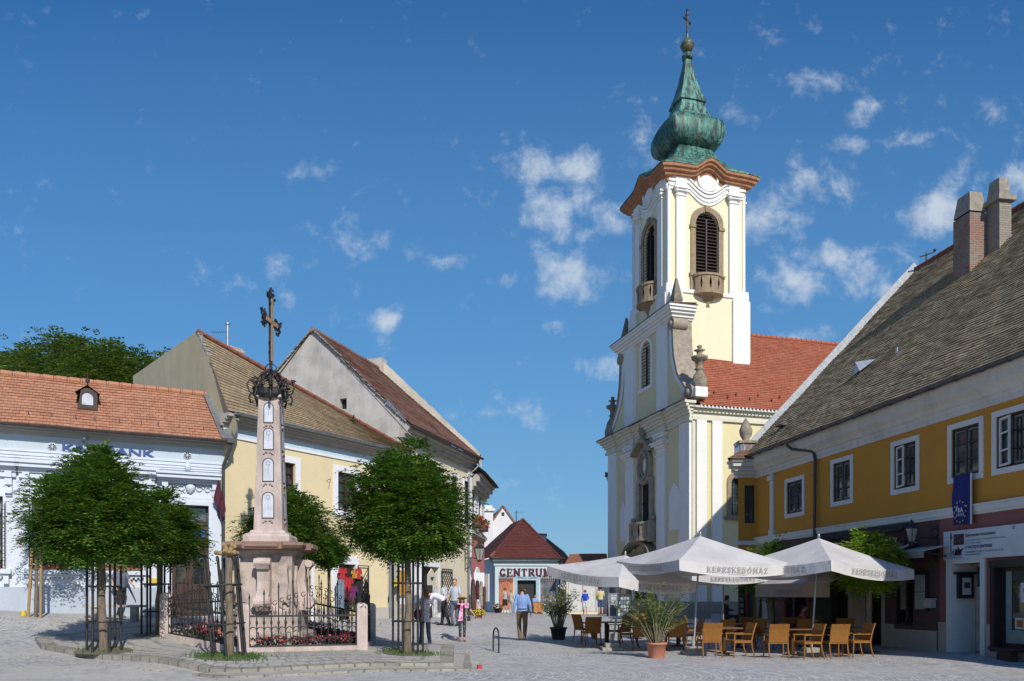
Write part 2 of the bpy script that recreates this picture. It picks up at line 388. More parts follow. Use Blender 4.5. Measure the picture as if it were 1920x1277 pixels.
# strokes of roman capitals on a 1 x 1 body: (x0, y0, x1, y1, thick?)
GLY = {'K': (.72, [(.14,0,.14,1,1),(.16,.42,.62,1,0),(.3,.55,.66,0,1)], [(.0,0),(.28-.14,0),(.0,1),(.14,1),(.5,1),(.62,0)]),
 'E': (.62, [(.14,0,.14,1,1),(.1,.97,.56,.97,0),(.1,.5,.46,.5,0),(.1,.03,.58,.03,0),(.56,.8,.56,1,0),(.58,0,.58,.22,0),(.46,.4,.46,.6,0)], [(.0,0),(.0,1)]),
 'R': (.68, [(.14,0,.14,1,1),(.1,.97,.42,.97,0),(.1,.5,.42,.5,0),(.42,.97,.54,.86,1),(.54,.86,.54,.62,1),(.54,.62,.42,.5,1),(.34,.5,.62,0,1)], [(.0,0),(.14,0),(.0,1),(.58,0)]),
 'S': (.54, [(.44,.82,.36,.95,0),(.36,.97,.2,.97,0),(.2,.97,.08,.84,1),(.08,.84,.1,.66,1),(.1,.66,.4,.4,1),(.4,.4,.44,.18,1),(.44,.18,.32,.03,1),(.32,.03,.14,.03,0),(.14,.03,.05,.2,0),(.46,.76,.46,.98,0),(.05,.02,.05,.26,0)], []),
 'D': (.74, [(.14,0,.14,1,1),(.1,.97,.4,.97,0),(.1,.03,.4,.03,0),(.4,.97,.58,.8,1),(.58,.8,.62,.5,1),(.62,.5,.58,.2,1),(.58,.2,.4,.03,1)], [(.0,0),(.0,1)]),
 'O': (.76, [(.36,.98,.16,.84,1),(.16,.84,.08,.5,1),(.08,.5,.16,.16,1),(.16,.16,.36,.02,1),(.36,.98,.56,.84,0),(.56,.84,.64,.5,1),(.64,.5,.56,.16,1),(.56,.16,.36,.02,0)], []),
 'H': (.78, [(.14,0,.14,1,1),(.62,0,.62,1,1),(.14,.5,.62,.5,0)], [(.0,0),(.14,0),(.0,1),(.14,1),(.5,0),(.62,0),(.5,1),(.62,1)]),
 'A': (.72, [(.34,1,.08,0,0),(.34,1,.62,0,1),(.18,.34,.5,.34,0)], [(.0,0),(.54,0)]),
 'Z': (.62, [(.08,.97,.54,.97,0),(.52,.97,.08,.03,1),(.06,.03,.56,.03,0),(.08,.8,.08,1,0),(.56,0,.56,.22,0)], []),
 'C': (.68, [(.56,.8,.4,.97,0),(.4,.97,.2,.9,1),(.2,.9,.08,.5,1),(.08,.5,.2,.1,1),(.2,.1,.4,.03,1),(.4,.03,.58,.2,1),(.58,.74,.58,.98,0),(.58,.2,.5,.34,0),(.5,.34,.38,.3,0)], []),
 'N': (.78, [(.14,0,.14,1,1),(.14,.95,.6,.05,1),(.62,0,.62,1,1)], [(.0,0),(.14,0),(.0,1),(.5,1),(.62,1),(.5,0)]),
 'T': (.66, [(.3,0,.3,1,1),(.04,.97,.58,.97,0),(.04,.78,.04,1,0),(.58,.78,.58,1,0)], [(.18,0),(.3,0)]),
 'U': (.76, [(.14,1,.14,.25,1),(.14,.25,.24,.04,1),(.24,.04,.48,.03,1),(.48,.03,.6,.25,1),(.6,.25,.6,1,1)], [(.0,1),(.14,1),(.5,1),(.6,1)]),
 'M': (.94, [(.14,0,.14,1,1),(.14,.97,.42,.1,1),(.42,.1,.72,.97,0),(.76,0,.76,1,1)], [(.0,0),(.14,0),(.0,1),(.64,0),(.76,0),(.76,1)])}
def serif_text(mb, txt, x, y, z, width, height, w=.05, T=None, thin=.45, gap=.1):
    "roman capitals standing in the x-z plane, built stroke by stroke"
    acc_ = []; tot = 0
    for ch_ in txt:
        b_ = {'\u0150': 'O', '\u00c1': 'A'}.get(ch_, ch_); acc_.append((ch_, b_, tot)); tot += GLY[b_][0]+gap
    k = width/(tot-gap); T0 = mb.T; mb.T = T0 @ (T or Matrix())
    for ch_, b_, o in acc_:
        W_g, st_, se_ = GLY[b_]; P_ = lambda a, b: (x+(o+a)*k, y, z+b*height)
        def stroke(a, b, c, d, t_):
            p, q_ = Vector(P_(a, b)), Vector(P_(c, d)); d_ = (q_-p).normalized(); n = Vector((-d_.z, 0, d_.x))*t_/2; p -= d_*t_*.3; q_ += d_*t_*.3
            yy = random.uniform(-.0008, .0008); mb.face([v+Vector((0, yy, 0)) for v in (p-n, q_-n, q_+n, p+n)])
        for a, b, c, d, th in st_: stroke(a, b, c, d, w if th else w*thin)
        for a, b in se_: stroke(a, b+(.02 if b == 0 else -.02), a+.14, b+(.02 if b == 0 else -.02), w*thin)
        if ch_ == '\u0150': stroke(.3, 1.08, .36, 1.24, w*thin); stroke(.46, 1.08, .52, 1.24, w*thin)
        if ch_ == '\u00c1': stroke(.34, 1.1, .44, 1.26, w*thin)
    mb.T = T0
# ---------------------------------------------------------------- the square
def cobbles():
    t = NT('grey_setts'); v = t.co(); s = t.n('SeparateXYZ'); t.l(v, s.inputs[0]); x, y = s.outputs[0], s.outputs[1]
    W = 4.6; wv = t.math('MULTIPLY', t.math('SUBTRACT', t.noise(v, .5, 2), .5), .6)
    ym = t.math('SUBTRACT', t.math('PINGPONG', t.math('ADD', y, 46.0-16.6), W/2), 0.0)
    arc = t.math('SQRT', t.math('MAXIMUM', t.math('SUBTRACT', 6.4, t.math('MULTIPLY', ym, ym)), .2))
    r = t.math('ADD', t.math('SUBTRACT', x, arc), t.math('MULTIPLY', wv, .35))
    jit = t.math('MULTIPLY', t.math('SUBTRACT', t.noise(v, 9, 2), .5), .03)
    c = t.n('CombineXYZ'); t.l(t.math('ADD', y, wv), c.inputs[0]); t.l(t.math('ADD', r, jit), c.inputs[1])
    br = t.n('TexBrick'); br.offset = .5; br.squash = 1
    for k, q in (('Color1', (.24, .245, .265, 1)), ('Color2', (.46, .46, .475, 1)), ('Mortar', (.56, .54, .51, 1)), ('Scale', 1.), ('Mortar Size', .015), ('Brick Width', .12), ('Row Height', .11), ('Mortar Smooth', .4), ('Bias', -.1)):
        br.inputs[k].default_value = q
    t.l(c.outputs[0], br.inputs['Vector']); cc = br.outputs[0]
    row = t.math('FRACT', t.math('DIVIDE', r, .33)); line = t.rng(t.math('ABSOLUTE', t.math('SUBTRACT', row, .5)), .37, .46, 0, 1)
    da = t.n('VectorMath', operation='DISTANCE'); t.l(v, da.inputs[0]); da.inputs[1].default_value = (3.0, 15.8, 0)
    line = t.math('MULTIPLY', line, t.math('MAXIMUM', t.rng(da.outputs['Value'], 6., 3., 0, .8), t.rng(t.noise(v, .22, 3), .50, .62, 0, .3))); cc = t.mix(line, cc, (.62, .6, .56, 1))
    vo = t.n('TexVoronoi'); vo.inputs['Scale'].default_value = 6.5; t.l(v, vo.inputs['Vector'])
    cc = t.mix(1., cc, t.rng(vo.outputs['Color'], 0, 1, .74, 1.2), 'MULTIPLY')
    cc = t.mix(t.rng(t.noise(v, .35, 6, .7), .40, .62, 0, .6), cc, (.49, .455, .40, 1))
    dd = t.n('VectorMath', operation='DISTANCE'); t.l(v, dd.inputs[0]); dd.inputs[1].default_value = (-7, 14.6, 0); cc = t.mix(t.math('MULTIPLY', t.rng(dd.outputs['Value'], 7.5, 2., 0, .6), t.rng(t.noise(v, .8, 5), .3, .55, .3, 1)), cc, (.52, .47, .40, 1))
    cc = t.mix(t.rng(t.noise(v, 1.3, 6, .7), .52, .72, 0, .45), cc, (.20, .20, .21, 1))
    sp = t.n('TexVoronoi'); sp.inputs['Scale'].default_value = 2.3; t.l(v, sp.inputs['Vector']); cc = t.mix(t.rng(sp.outputs['Distance'], .05, .02, 0, .7), cc, (.09, .085, .08, 1))
    cc = t.mix(1., cc, t.rng(t.noise(v, 40, 3, .7), .3, .7, .82, 1.12), 'MULTIPLY')
    t.bump(t.math('ADD', t.math('MULTIPLY', br.outputs['Fac'], -1.), t.math('MULTIPLY', t.noise(v, 25, 4), .8)), .7, .02)
    return t.done(cc, .8, 0, .35)
def axis(lo, hi, a, b, st):
    "even steps between a and b, growing outside them"
    q = [a+i*st for i in range(int((b-a)/st)+1)]
    s, p = st, q[-1]
    while p < hi: s *= 1.35; p += s; q.append(p)
    s, p = st, a; pre = []
    while p > lo: s *= 1.35; p -= s; pre.append(p)
    return pre[::-1]+q
xs_, ys_ = axis(-1200, 1200, -26, 24, .5), axis(-200, 2200, 6, 62, .5)
g = MB(); g.grid([[(x, y, ground(x, y)) for x in xs_] for y in ys_]); setts = cobbles()
solo('ground', g, setts, kind='structure')
def slab(name, loop, top, bot, tm, em, kind='structure', inset=.3):
    "raised paving with a rim of kerbstones"
    pts = []
    for i in range(len(loop)):
        a, b = Vector(loop[i]), Vector(loop[(i+1) % len(loop)]); n = max(1, int((b-a).length/.5))
        pts += [a.lerp(b, k/n) for k in range(n)]
    c = sum(pts, Vector((0, 0)))/len(pts); m = MB()
    rings = []
    for f in (1., 'in', .75, .5, .25, .02):
        rr = []
        for p in pts:
            q = p+(c-p).normalized()*inset if f == 'in' else c+(p-c)*f
            rr.append((q.x, q.y, ground(q.x, q.y)+top))
        rings.append(rr)
    m.mi = 0; m.grid(rings[1:], True, False)
    m.mi = 1; k = 0; acc_ = 0
    for i in range(len(pts)):
        j = (i+1) % len(pts); L_ = (pts[j]-pts[i]).length; u0, u1 = acc_, acc_+L_; acc_ = u1
        a, b, ia, ib = rings[0][i], rings[0][j], rings[1][i], rings[1][j]
        m.face([a, b, ib, ia], [(u0, .005), (u1, .005), (u1, .5), (u0, .5)])
        a0 = (a[0], a[1], a[2]-top-bot); b0 = (b[0], b[1], b[2]-top-bot)
        m.face([a0, b0, b, a], [(u0, .01), (u1, .01), (u1, .01+top+bot), (u0, .01+top+bot)])
    return solo(name, m, [tm, em], kind=kind)
kerbm = bricks('kerb_stone', (.22, .21, .17, 1), (.34, .31, .25, 1), (.12, .11, .09, 1), .33, .6, .022, (.40, .37, .30, 1), .5)
pavem = bricks('island_setts', (.36, .35, .33, 1), (.43, .41, .37, 1), (.22, .21, .19, 1), .12, .1, .012, (.45, .42, .36, 1), .6)
ISL = [(-11.15, 18.95), (-8.6, 17.7), (-6.15, 16.15), (-5.6, 16.1), (-1.32, 18.0), (-1.62, 22.4), (-4, 24.4), (-9, 25), (-11.4, 22.5), (-12.1, 20.3)]
def itop(x, y): return ground(x, y)+.11
slab('pavement', ISL, .11, .08, pavem, kerbm)
slab('pavement', [(-6.3, 15.75), (-5.6, 15.55), (-.86, 17.45), (-1.1, 20.6), (-1.75, 20.8), (-2, 18.4), (-5.7, 16.5)], .045, .08, mat('dusty_step', (.42, .39, .34, 1), (.33, .31, .27, 1)), kerbm, inset=.2)
# ---------------------------------------------------------------- shared paints
white = plaster('white_paint', (.74, .75, .77, 1), (.5, .5, .5, 1), .25)
dwood = mat('dark_wood', (.045, .02, .014, 1), (.09, .045, .03, 1), 4, stretch=(8, 8, 1), rough=.55, bs=40)
zinc = mat('zinc', (.33, .35, .37, 1), (.24, .25, .26, 1), 6, rough=.45, metal=.6)
dmetal = mat('dark_gutter', (.07, .05, .045, 1), (.11, .08, .07, 1), 5, rough=.5)
iron = mat('black_iron', (.012, .013, .014, 1), (.035, .03, .028, 1), 10, rough=.55, bs=60)
def gutter(parent, a, b, r=.075, m=None, hooks=0, name='gutter'):
    a, b = Vector(a), Vector(b); d = (b-a).normalized(); mb = MB(); n = 7; rows = []
    o = Vector((-d.y, d.x, 0))
    for p in (a, b): rows.append([p+o*(r*math.cos(math.pi*k/n))-Vector((0, 0, r*math.sin(math.pi*k/n))) for k in range(n+1)])
    mb.grid(rows); mb.tube([a+o*r, b+o*r], .014, 5); mb.tube([a-o*r, b-o*r], .014, 5)
    L_ = (b-a).length
    for i in range(1, int(L_/.9)): p = a+d*(i*.9); mb.tube([p+o*(r+.01)*math.cos(math.pi*k/6)-Vector((0, 0, (r+.012)*math.sin(math.pi*k/6))) for k in range(7)], .012, 4)
    return part(name, mb, m or zinc, parent)
def cornice(mb, x0, x1, steps, ends=False):
    "moulding along the front: (outward, z0, z1) steps"
    for (o, z0, z1) in steps: mb.box(x0, x1, -o, .02, z0, z1)
def shell(mb, x0, x1, y0, y1, z0, z1):
    "the three hidden sides of a block"
    mb.face([(x0, y0, z0), (x0, y1, z0), (x0, y1, z1), (x0, y0, z1)]); mb.face([(x1, y0, z0), (x1, y1, z0), (x1, y1, z1), (x1, y0, z1)])
    mb.face([(x0, y1, z0), (x1, y1, z0), (x1, y1, z1), (x0, y1, z1)])
# ---------------------------------------------------------------- the white bank house, left
Z0 = .7
fb = Frame(-15.4, 24, 26.22, Z0); UL = -7.0
UR = fb.hit(418, 1000).x
bank = fthing(fb, 'bank_house', 'white ornate single-storey bank house with orange tiled roof at the left edge', 'house')
ze = fb.hit(215, 813).z; zfr = fb.hit(215, 856).z; zpl = fb.hit(150, 1101).z
holes = []; q = lambda px, py: fb.hit(px, py)
bankw = plaster('bank_white', (.60, .645, .71, 1), (.52, .53, .55, 1), .28)
bframe = mat('brown_frame', (.06, .035, .03, 1), rough=.5)
# openings
us = [(q(60, 1000).x, q(138, 1000).x), (q(189, 1000).x, q(268, 1000).x)]
wstep = us[1][0]-us[0][0]; us = [(us[0][0]-2*wstep, us[0][1]-2*wstep), (us[0][0]-wstep, us[0][1]-wstep)]+us
zs0, zs1 = q(95, 1067).z, q(95, 935).z
door = (q(322, 1000).x, q(391, 1000).x); zd1 = q(390, 949).z
for (a, b) in us:
    holes.append(window(bank, a, b, zs0, zs1, None, bframe, (3, 4), .1, bankw, .22, pm=glass('bank_glass', (.05, .07, .08, 1), (.35, .4, .42, 1), .7)))
    g_ = MB()                                                    # iron grille bulging over the window
    for i in range(10): x = a-.06+(b-a+.12)*i/9; g_.tube([(x, -.04, zs0+.02), (x, -.16, zs0+.06), (x, -.16, zs1-.25), (x, -.04, zs1-.2)], .012, 4)
    for j in range(9): z = zs0+.1+(zs1-zs0-.4)*j/8; g_.bar((a-.06, -.16, z), (b+.06, -.16, z), .016)
    part('window_grille', g_, mat('green_iron', (.02, .04, .045, 1), rough=.5), bank)
    s_ = MB(); s_.box(a-.22, b+.22, -.22, .02, zs0-.16, zs0-.03); s_.box(a-.16, b+.16, -.13, .02, zs0-.24, zs0-.16)
    for i in range(9): x = a+(b-a)*(i+.5)/9; s_.box(x-.035, x+.035, -.12, .02, zs0-.30, zs0-.24)
    for x in (a-.14, b+.02): s_.box(x, x+.14, -.15, .02, zs0-.46, zs0-.24)
    part('window_sill', s_, bankw, bank)
    h_ = MB(); zt = q(90, 868).z
    for (o, z0_, z1_) in ((.16, zt-.34, zt-.26), (.24, zt-.26, zt-.2), (.34, zt-.2, zt-.08), (.4, zt-.08, zt), (.1, zt-.5, zt-.34)): h_.box(a-.3-o*.4, b+.3+o*.4, -o, .02, z0_, z1_)
    for x in (a-.24, b+.06):
        for (o, z0_, z1_) in ((.2, zt-.52, zt-.34), (.15, zt-.74, zt-.52), (.10, zt-.92, zt-.74), (.15, zt-1.0, zt-.9), (.06, zt-1.08, zt-1.0)): h_.box(x, x+.18, -o, .02, z0_, z1_)
    part('window_hood', h_, bankw, bank)
    p_ = MB(); p_.box(a+.05, b-.05, -.14, -.02, zs0, zs0+.14); fbx = part('flower_box', p_, mat('terracotta', (.42, .13, .07, 1), (.3, .1, .06, 1)), bank)
    l_ = MB()
    for i in range(130): x = random.uniform(a+.02, b-.02); l_.obox((x, random.uniform(-.18, 0), zs0+.1+random.random()**2*.35), (.07, .005, .05), random.random()*6, random.random()*6)
    part('flowers', l_, leafmat('box_leaf', (.05, .12, .03, 1), (.08, .16, .04, 1), (.2, .3, .06, 1), 5), fbx)
holes.append([(door[0], -.2), (door[1], -.2), (door[1], zd1), (door[0], zd1)])
wl = MB(); wl.wall(rect(UL, UR, -.7, ze), holes, .3); shell(wl, UL, UR, 0, 3.0, -.7, ze); part('wall', wl, bankw, bank)
pl = MB(); zp = zpl
for (a, b) in ((UL, door[0]-.25), (door[1]+.25, UR)):
    pl = MB(); pl.box(a, b, -.05, .0, -.7, zp); part('plinth', pl, plaster('bank_plinth', (.42, .47, .54, 1), (.34, .36, .38, 1), .3), bank)
mo = MB(); zf = zfr
cornice(mo, UL, UR, ((.04, zf-.30, zf-.24), (.07, zf-.24, zf-.16), (.10, zf-.16, zf-.05), (.13, zf-.05, zf+.02), (.03, zf-.5, zf-.47)))
part('moulding', mo, bankw, bank)
fr_ = MB(); cornice(fr_, UL, UR, ((.02, zf+.03, ze-.14),)); part('frieze', fr_, plaster('bank_frieze', (.47, .54, .60, 1), (.38, .42, .45, 1), .3), bank)
co_ = MB(); cornice(co_, UL, UR, ((.10, ze-.26, ze-.16), (.22, ze-.16, ze-.08), (.36, ze-.08, ze+.02))); part('cornice', co_, plaster('bank_cornice', (.40, .39, .36, 1), (.3, .28, .25, 1), .4), bank)
# roof: courses of tiles from the gutter to the ridge
Rr = Vector(fb.loc(*(P(386, 741, 28.1).xy))+(0,)); dr = Rr.y; zr = (HY-741)/F*28.1+EYE-Z0; ov = .42
otile = tiles('orange_tile', (.47, .215, .125, 1), (.38, .165, .095, 1), (.15, .06, .035, 1), (.42, .25, .16, 1), .5)
rf = MB(); rf.roof((UL, -ov, ze+.0), (UR+.12, -ov, ze+.0), (Rr.x, dr, zr), (UL, dr, zr)); rf.roof((UR-.2, 2*dr+.2, ze+.1), (UL, 2*dr+.2, ze+.1), (UL, dr, zr), (Rr.x, dr, zr))
rf.ridge((UL, dr, zr+.02), (Rr.x, dr, zr+.02)); roofo = part('roof', rf, otile, bank)
gutter(bank, (UL, -ov-.08, ze-.02), (UR+.2, -ov-.08, ze-.02), .08, dmetal)
dp = MB(); x = UR+.02; dp.tube([(x+.18, -ov-.08, ze-.06), (x+.17, -ov-.06, ze-.24), (x-.02, -.12, ze-.8), (x-.02, -.1, ze-1.0), (x-.02, -.1, 0)], .055, 8)
dp.box(x+.05, x+.3, -ov-.2, -ov+.05, ze-.1, ze+.05)
for z in (1, 2.2, 3.4): dp.tube([(x-.02, -.1, z), (x-.02, -.1, z+.05)], .068, 8)
part('downpipe', dp, mat('pipe_green', (.055, .06, .06, 1), rough=.5), bank)
fl = MB(); fl.bar((UR+.12, -ov, ze+.05), (Rr.x+.1, dr, zr+.06), .42, .03); fl.bar((UR+.32, -ov, ze+.1), (Rr.x+.32, dr, zr+.1), .05, .16); part('flashing', fl, zinc, roofo)
sg = MB()
for px in (43, 87, 132, 168, 214, 255, 287, 326, 372, 408):
    h = fb.hit(px, 790).x+.15; n_ = Vector((0, -(zr-ze), dr+ov)).normalized(); b0 = Vector((h, -ov, ze)).lerp(Vector((h, dr, zr)), .16)
    sg.bar(b0, b0+Vector((0, -.02, .17)), .03, .05); sg.bar(b0+Vector((0, -.02, .14)), b0+Vector((0, .1, .02)), .02)
part('snow_guards', sg, dmetal, roofo)
# little dormer
dm = thing('dormer', None, None); dm.parent = bank
c = q(162, 772); t_ = .42; base = Vector((c.x, -ov, ze)).lerp(Vector((c.x, dr, zr)), t_); dx = base.x+.02
bpy.data.objects.remove(dm)
d_ = MB(); z_ = base.z-.02; y_ = base.y-.12
d_.ring(arch(dx-.16, dx+.16, z_+.12, z_+.52, 6), rect(dx-.28, dx+.28, z_-.02, z_+.62)[:2]+[(dx+.28, z_+.5), (dx+.25, z_+.56), (dx+.18, z_+.6), (dx+.1, z_+.63), (dx, z_+.66), (dx-.1, z_+.63), (dx-.18, z_+.6), (dx-.25, z_+.56), (dx-.28, z_+.5)], y_, y_+.04)
for s_ in (-1, 1): d_.face([(dx+s_*.28, y_, z_-.02), (dx+s_*.28, y_, z_+.5), (dx+s_*.28, y_+.75, z_+.6)])
d_.face([(dx-.36, y_-.06, z_+.48), (dx, y_-.06, z_+.74), (dx, y_+1., z_+.8), (dx-.3, y_+.8, z_+.55)]); d_.face([(dx+.36, y_-.06, z_+.48), (dx, y_-.06, z_+.74), (dx, y_+1., z_+.8), (dx+.3, y_+.8, z_+.55)])
d_.lathe([(.05, 0), (.02, .06), (.02, .12), (.07, .18), (.07, .24), (.02, .3), (.008, .36), (.004, .55)], (dx, y_+.1, z_+.7), 8)
do = part('dormer', d_, mat('dormer_brown', (.055, .035, .028, 1), rough=.7), roofo)
pn = MB(); pn.box(dx-.16, dx+.16, y_+.03, y_+.05, z_+.12, z_+.55); part('pane', pn, mat('pale_pane', (.55, .58, .6, 1), rough=.2), bank)
# door with overdoor relief
dd = MB(); a, b = door; dd.box(a, b, .25, .3, -.2, zd1-.55); dd.box(a, b, .2, .3, zd1-.62, zd1-.52); dd.box((a+b)/2-.04, (a+b)/2+.04, .2, .26, -.2, zd1-.6)
for s0, s1 in ((a+.1, (a+b)/2-.1), ((a+b)/2+.1, b-.1)):
    for z0_, z1_ in ((.0, .7), (.85, 1.25)): dd.box(s0, s1, .215, .26, z0_, z1_); dd.box(s0+.08, s1-.08, .2, .26, z0_+.08, z1_-.08)
dd.ring(rect(a+.06, b-.06, zd1-.5, zd1-.06), rect(a, b, zd1-.55, zd1), .2, .3)
do_ = part('door', dd, mat('door_brown', (.035, .018, .012, 1), (.07, .035, .02, 1), 3, stretch=(6, 6, 1), rough=.45), bank)
for bx_ in ((a+.05, b-.05, .27, .28, zd1-.5, zd1-.05), (a+.14, (a+b)/2-.12, .21, .245, 1.4, 2.4), ((a+b)/2+.12, b-.14, .21, .245, 1.4, 2.4)): pp = MB(); pp.box(*bx_); part('pane', pp, glass(), do_)
pb = MB(); pb.box(b-.5, b-.1, .24, .265, zd1-1.05, zd1-.75); part('sticker', pb, flat('blue_sheet', (.03, .09, .38, 1)), do_)
df = MB(); df.ring([(a, -.3), (b, -.3), (b, zd1), (a, zd1)], [(a-.26, -.3), (b+.26, -.3), (b+.26, zd1+.26), (a-.26, zd1+.26)], -.07, 0); df.ring([(a, -.3), (b, -.3), (b, zd1), (a, zd1)], [(a-.12, -.3), (b+.12, -.3), (b+.12, zd1+.12), (a-.12, zd1+.12)], -.1, 0)
zt = q(350, 888).z
for (o, z0_, z1_) in ((.16, zt-.34, zt-.26), (.28, zt-.26, zt-.2), (.38, zt-.2, zt-.08), (.44, zt-.08, zt)): df.box(a-.35-o*.3, b+.28+o*.2, -o, .02, z0_, z1_)
for x in (a-.3, b+.1):
    for (o, z0_, z1_) in ((.2, zt-.52, zt-.34), (.15, zt-.74, zt-.52), (.12, zt-.95, zt-.74), (.05, zt-1.1, zt-.95)): df.box(x, x+.18, -o, .02, z0_, z1_)
part('door_surround', df, bankw, bank)
rl = MB(); cx_ = (a+b)/2; zr_ = zd1+.55
for s_ in (-1, 1):
    for k in range(3):
        cc_ = Vector((cx_+s_*(.28+.26*k), -.03, zr_-.02*k)); rr_ = .13-.025*k
        rl.tube([cc_+Vector((s_*rr_*math.cos(i*.8)*(1-i*.07), 0, rr_*math.sin(i*.8)*(1-i*.07))) for i in range(9)], .028, 5)
rl.lathe([(.05, -.16), (.14, -.05), (.16, .06), (.1, .14), (.03, .18)], (cx_, -.03, zr_), 10)
part('relief', rl, bankw, bank)
# round vents in the frieze
for i, (px, py) in enumerate(((98, 838), (351, 854), (-155, 822))):
    c = q(px, py); v_ = MB()
    v_.T = Matrix.Translation((c.x, -.03, c.z)) @ Matrix.Rotation(R(90), 4, 'X'); v_.lathe([(.0, .012), (.13, .012), (.13, 0), (.0, 0)], (0, 0, 0), 20)
    vo_ = part('vent', v_, bankw, bank); v2 = MB(); v2.T = Matrix.Translation((c.x, -.044, c.z)) @ Matrix.Rotation(R(90), 4, 'X')
    for k in range(8):
        w_ = R(45*k+22); p_ = lambda r_, d_2: (r_*math.cos(w_+d_2), r_*math.sin(w_+d_2), .001)
        v2.face([p_(.03, -.3), p_(.105, -.27), p_(.105, .27), p_(.03, .3)])
    part('vent_slots', v2, flat('vent_dark', (.02, .02, .025, 1)), vo_)
lt = MB(); c = q(117, 850); c2 = q(290, 860); lt.text('K&H BANK', facing(c.x, -.07, c.z+.06), .3, .02, .006, width=(c2.x-c.x), height=.24); part('lettering', lt, flat('bank_blue', (.02, .07, .25, 1)), bank)
sb = MB(); cc_ = q(158, 823); sb.box(cc_.x-.06, cc_.x+.06, -.2, -.02, cc_.z-.06, cc_.z+.1); sb.tube([(cc_.x, -.3, cc_.z-.02), (cc_.x, -.1, cc_.z+.08)], .03, 6); part('camera_box', sb, flat('box_grey', (.4, .42, .45, 1)), bank)
nb_ = MB(); c = q(286, 1090); nb_.box(c.x-.12, c.x+.12, -.08, -.0, c.z-.1, c.z+.1); part('notice', nb_, flat('notice_yellow', (.7, .5, .05, 1)), bank)
pj = MB(); z_ = zf-.62; pj.lathe([(.03, 0), (.09, .05), (.1, .15), (.06, .25), (.0, .3)], (q(351, 870).x, -.28, zf-.35), 10); part('ornament', pj, bankw, bank)
# maroon flags beside the door
for i, (px, dz_) in enumerate(((406, 0), (411, -.28))):
    c = q(px, 905); fm_ = MB(); r0 = c.x+.02
    rows = []
    for j in range(9):
        z = c.z-.02-j*.105+dz_; w_ = .03+.12*min(1, j/5)*(1-.3*i) if j < 7 else .11-.04*(j-6)
        rows.append([(r0-w_+2*w_*k/6+.04*i, -.34-.05*math.sin(k*1.5+j*.5), z-.05*k/6) for k in range(7)])
    fm_.grid(rows); pt_ = MB(); pt_.tube([(c.x+.08, -.0, c.z-1.2), (c.x, -.34, c.z+.12)], .014, 5)
    t = thing('flag', ('maroon flag on a pole by the white bank house, the one nearer the door', 'maroon flag on a pole by the white bank house, the one nearer the drainpipe')[i], 'flag', (fb.o.x, fb.o.y, Z0), fb.a, 'maroon flags by the bank door')
    part('cloth', fm_, mat('maroon_cloth', (.10, .015, .03, 1), (.05, .01, .02, 1), rough=.8), t); part('pole', pt_, dmetal, t)
# ---------------------------------------------------------------- the yellow corner house
Z1 = .4
fy = Frame(-9.68, 26.8, 56.57, Z1); q = lambda px, py: fy.hit(px, py); YR = q(727, 1000).x; YE = q(745, 850).x
yh = fthing(fy, 'yellow_house', 'yellow two-storey house with brown-ochre tiled roof behind the stone column', 'house')
yellow = plaster('yellow_paint', (.70, .585, .36, 1), (.55, .46, .30, 1), .34, (.56, .49, .36, 1))
zg = q(580, 811).z; zfl = q(600, 852).z; zw0, zw1 = q(645, 958).z, q(650, 887).z
w2 = (q(633, 900).x, q(668, 900).x); w1 = (q(553, 900).x-(w2[1]-w2[0]), q(553, 900).x); w3 = (2*w2[0]-w1[0]+.0, 2*w2[1]-w1[1]); w0 = (2*w1[0]-w2[0], 2*w1[1]-w2[1])
hs = []
yg = glass('yellow_house_glass', (.03, .035, .035, 1), (.5, .53, .55, 1), .8)
for (a, b) in ((w1), (w2)): hs.append(window(yh, a, b, zw0, zw1, None, mat('maroon_frame', (.06, .015, .012, 1), rough=.5), (2, 4), .24, white, .14, pm=yg, proud=.035))
shop = (q(634, 1100).x, q(666, 1100).x); zs1_ = q(650, 1058).z; hs.append(rect(*shop, -.1, zs1_))
shop2 = (q(546, 1100).x, q(582, 1100).x); hs.append(rect(*shop2, -.1, zs1_))
wl = MB(); wl.wall(rect(0, YR, -.6, zg-.1), hs, .35); wl.face([(YR, 0, -.6), (YR, 5, -.6), (YR, 5, zg-.1), (YR, 0, zg-.1)]); part('wall', wl, yellow, yh)
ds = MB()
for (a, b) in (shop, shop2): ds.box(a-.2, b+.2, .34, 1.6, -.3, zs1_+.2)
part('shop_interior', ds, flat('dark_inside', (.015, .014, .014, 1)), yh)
ss = MB()
for (a, b) in (shop, shop2): ss.ring([(a, -.2), (b, -.2), (b, zs1_), (a, zs1_)], [(a-.1, -.2), (b+.16, -.2), (b+.16, zs1_+.32), (a-.5, zs1_+.32)], -.04, 0)
part('shop_surround', ss, white, yh)
pl = MB(); zp_ = q(710, 1139).z
for (a, b) in ((0, shop2[0]-.1), (shop2[1]+.16, shop[0]-.1), (shop[1]+.16, YR)):
    pl = MB(); pl.box(a, b, -.04, 0, -.6, zp_); part('plinth', pl, plaster('grey_plinth', (.45, .42, .38, 1), (.3, .28, .25, 1), .5), yh)
fr_ = MB(); cornice(fr_, 0, YR+.05, ((.02, zfl+.04, zg-.42),)); part('frieze', fr_, plaster('blue_frieze', (.5, .62, .68, 1), (.42, .48, .5, 1), .3), yh)
mo = MB(); cornice(mo, 0, YR+.05, ((.05, zfl-.04, zfl+.04), )); part('moulding', mo, white, yh)
co_ = MB(); cornice(co_, -.1, YR+.3, ((.08, zg-.42, zg-.32), (.2, zg-.32, zg-.22), (.3, zg-.22, zg-.14), (.42, zg-.14, zg-.04))); part('cornice', co_, plaster('grey_cornice', (.40, .37, .32, 1), (.27, .25, .21, 1), .5), yh)
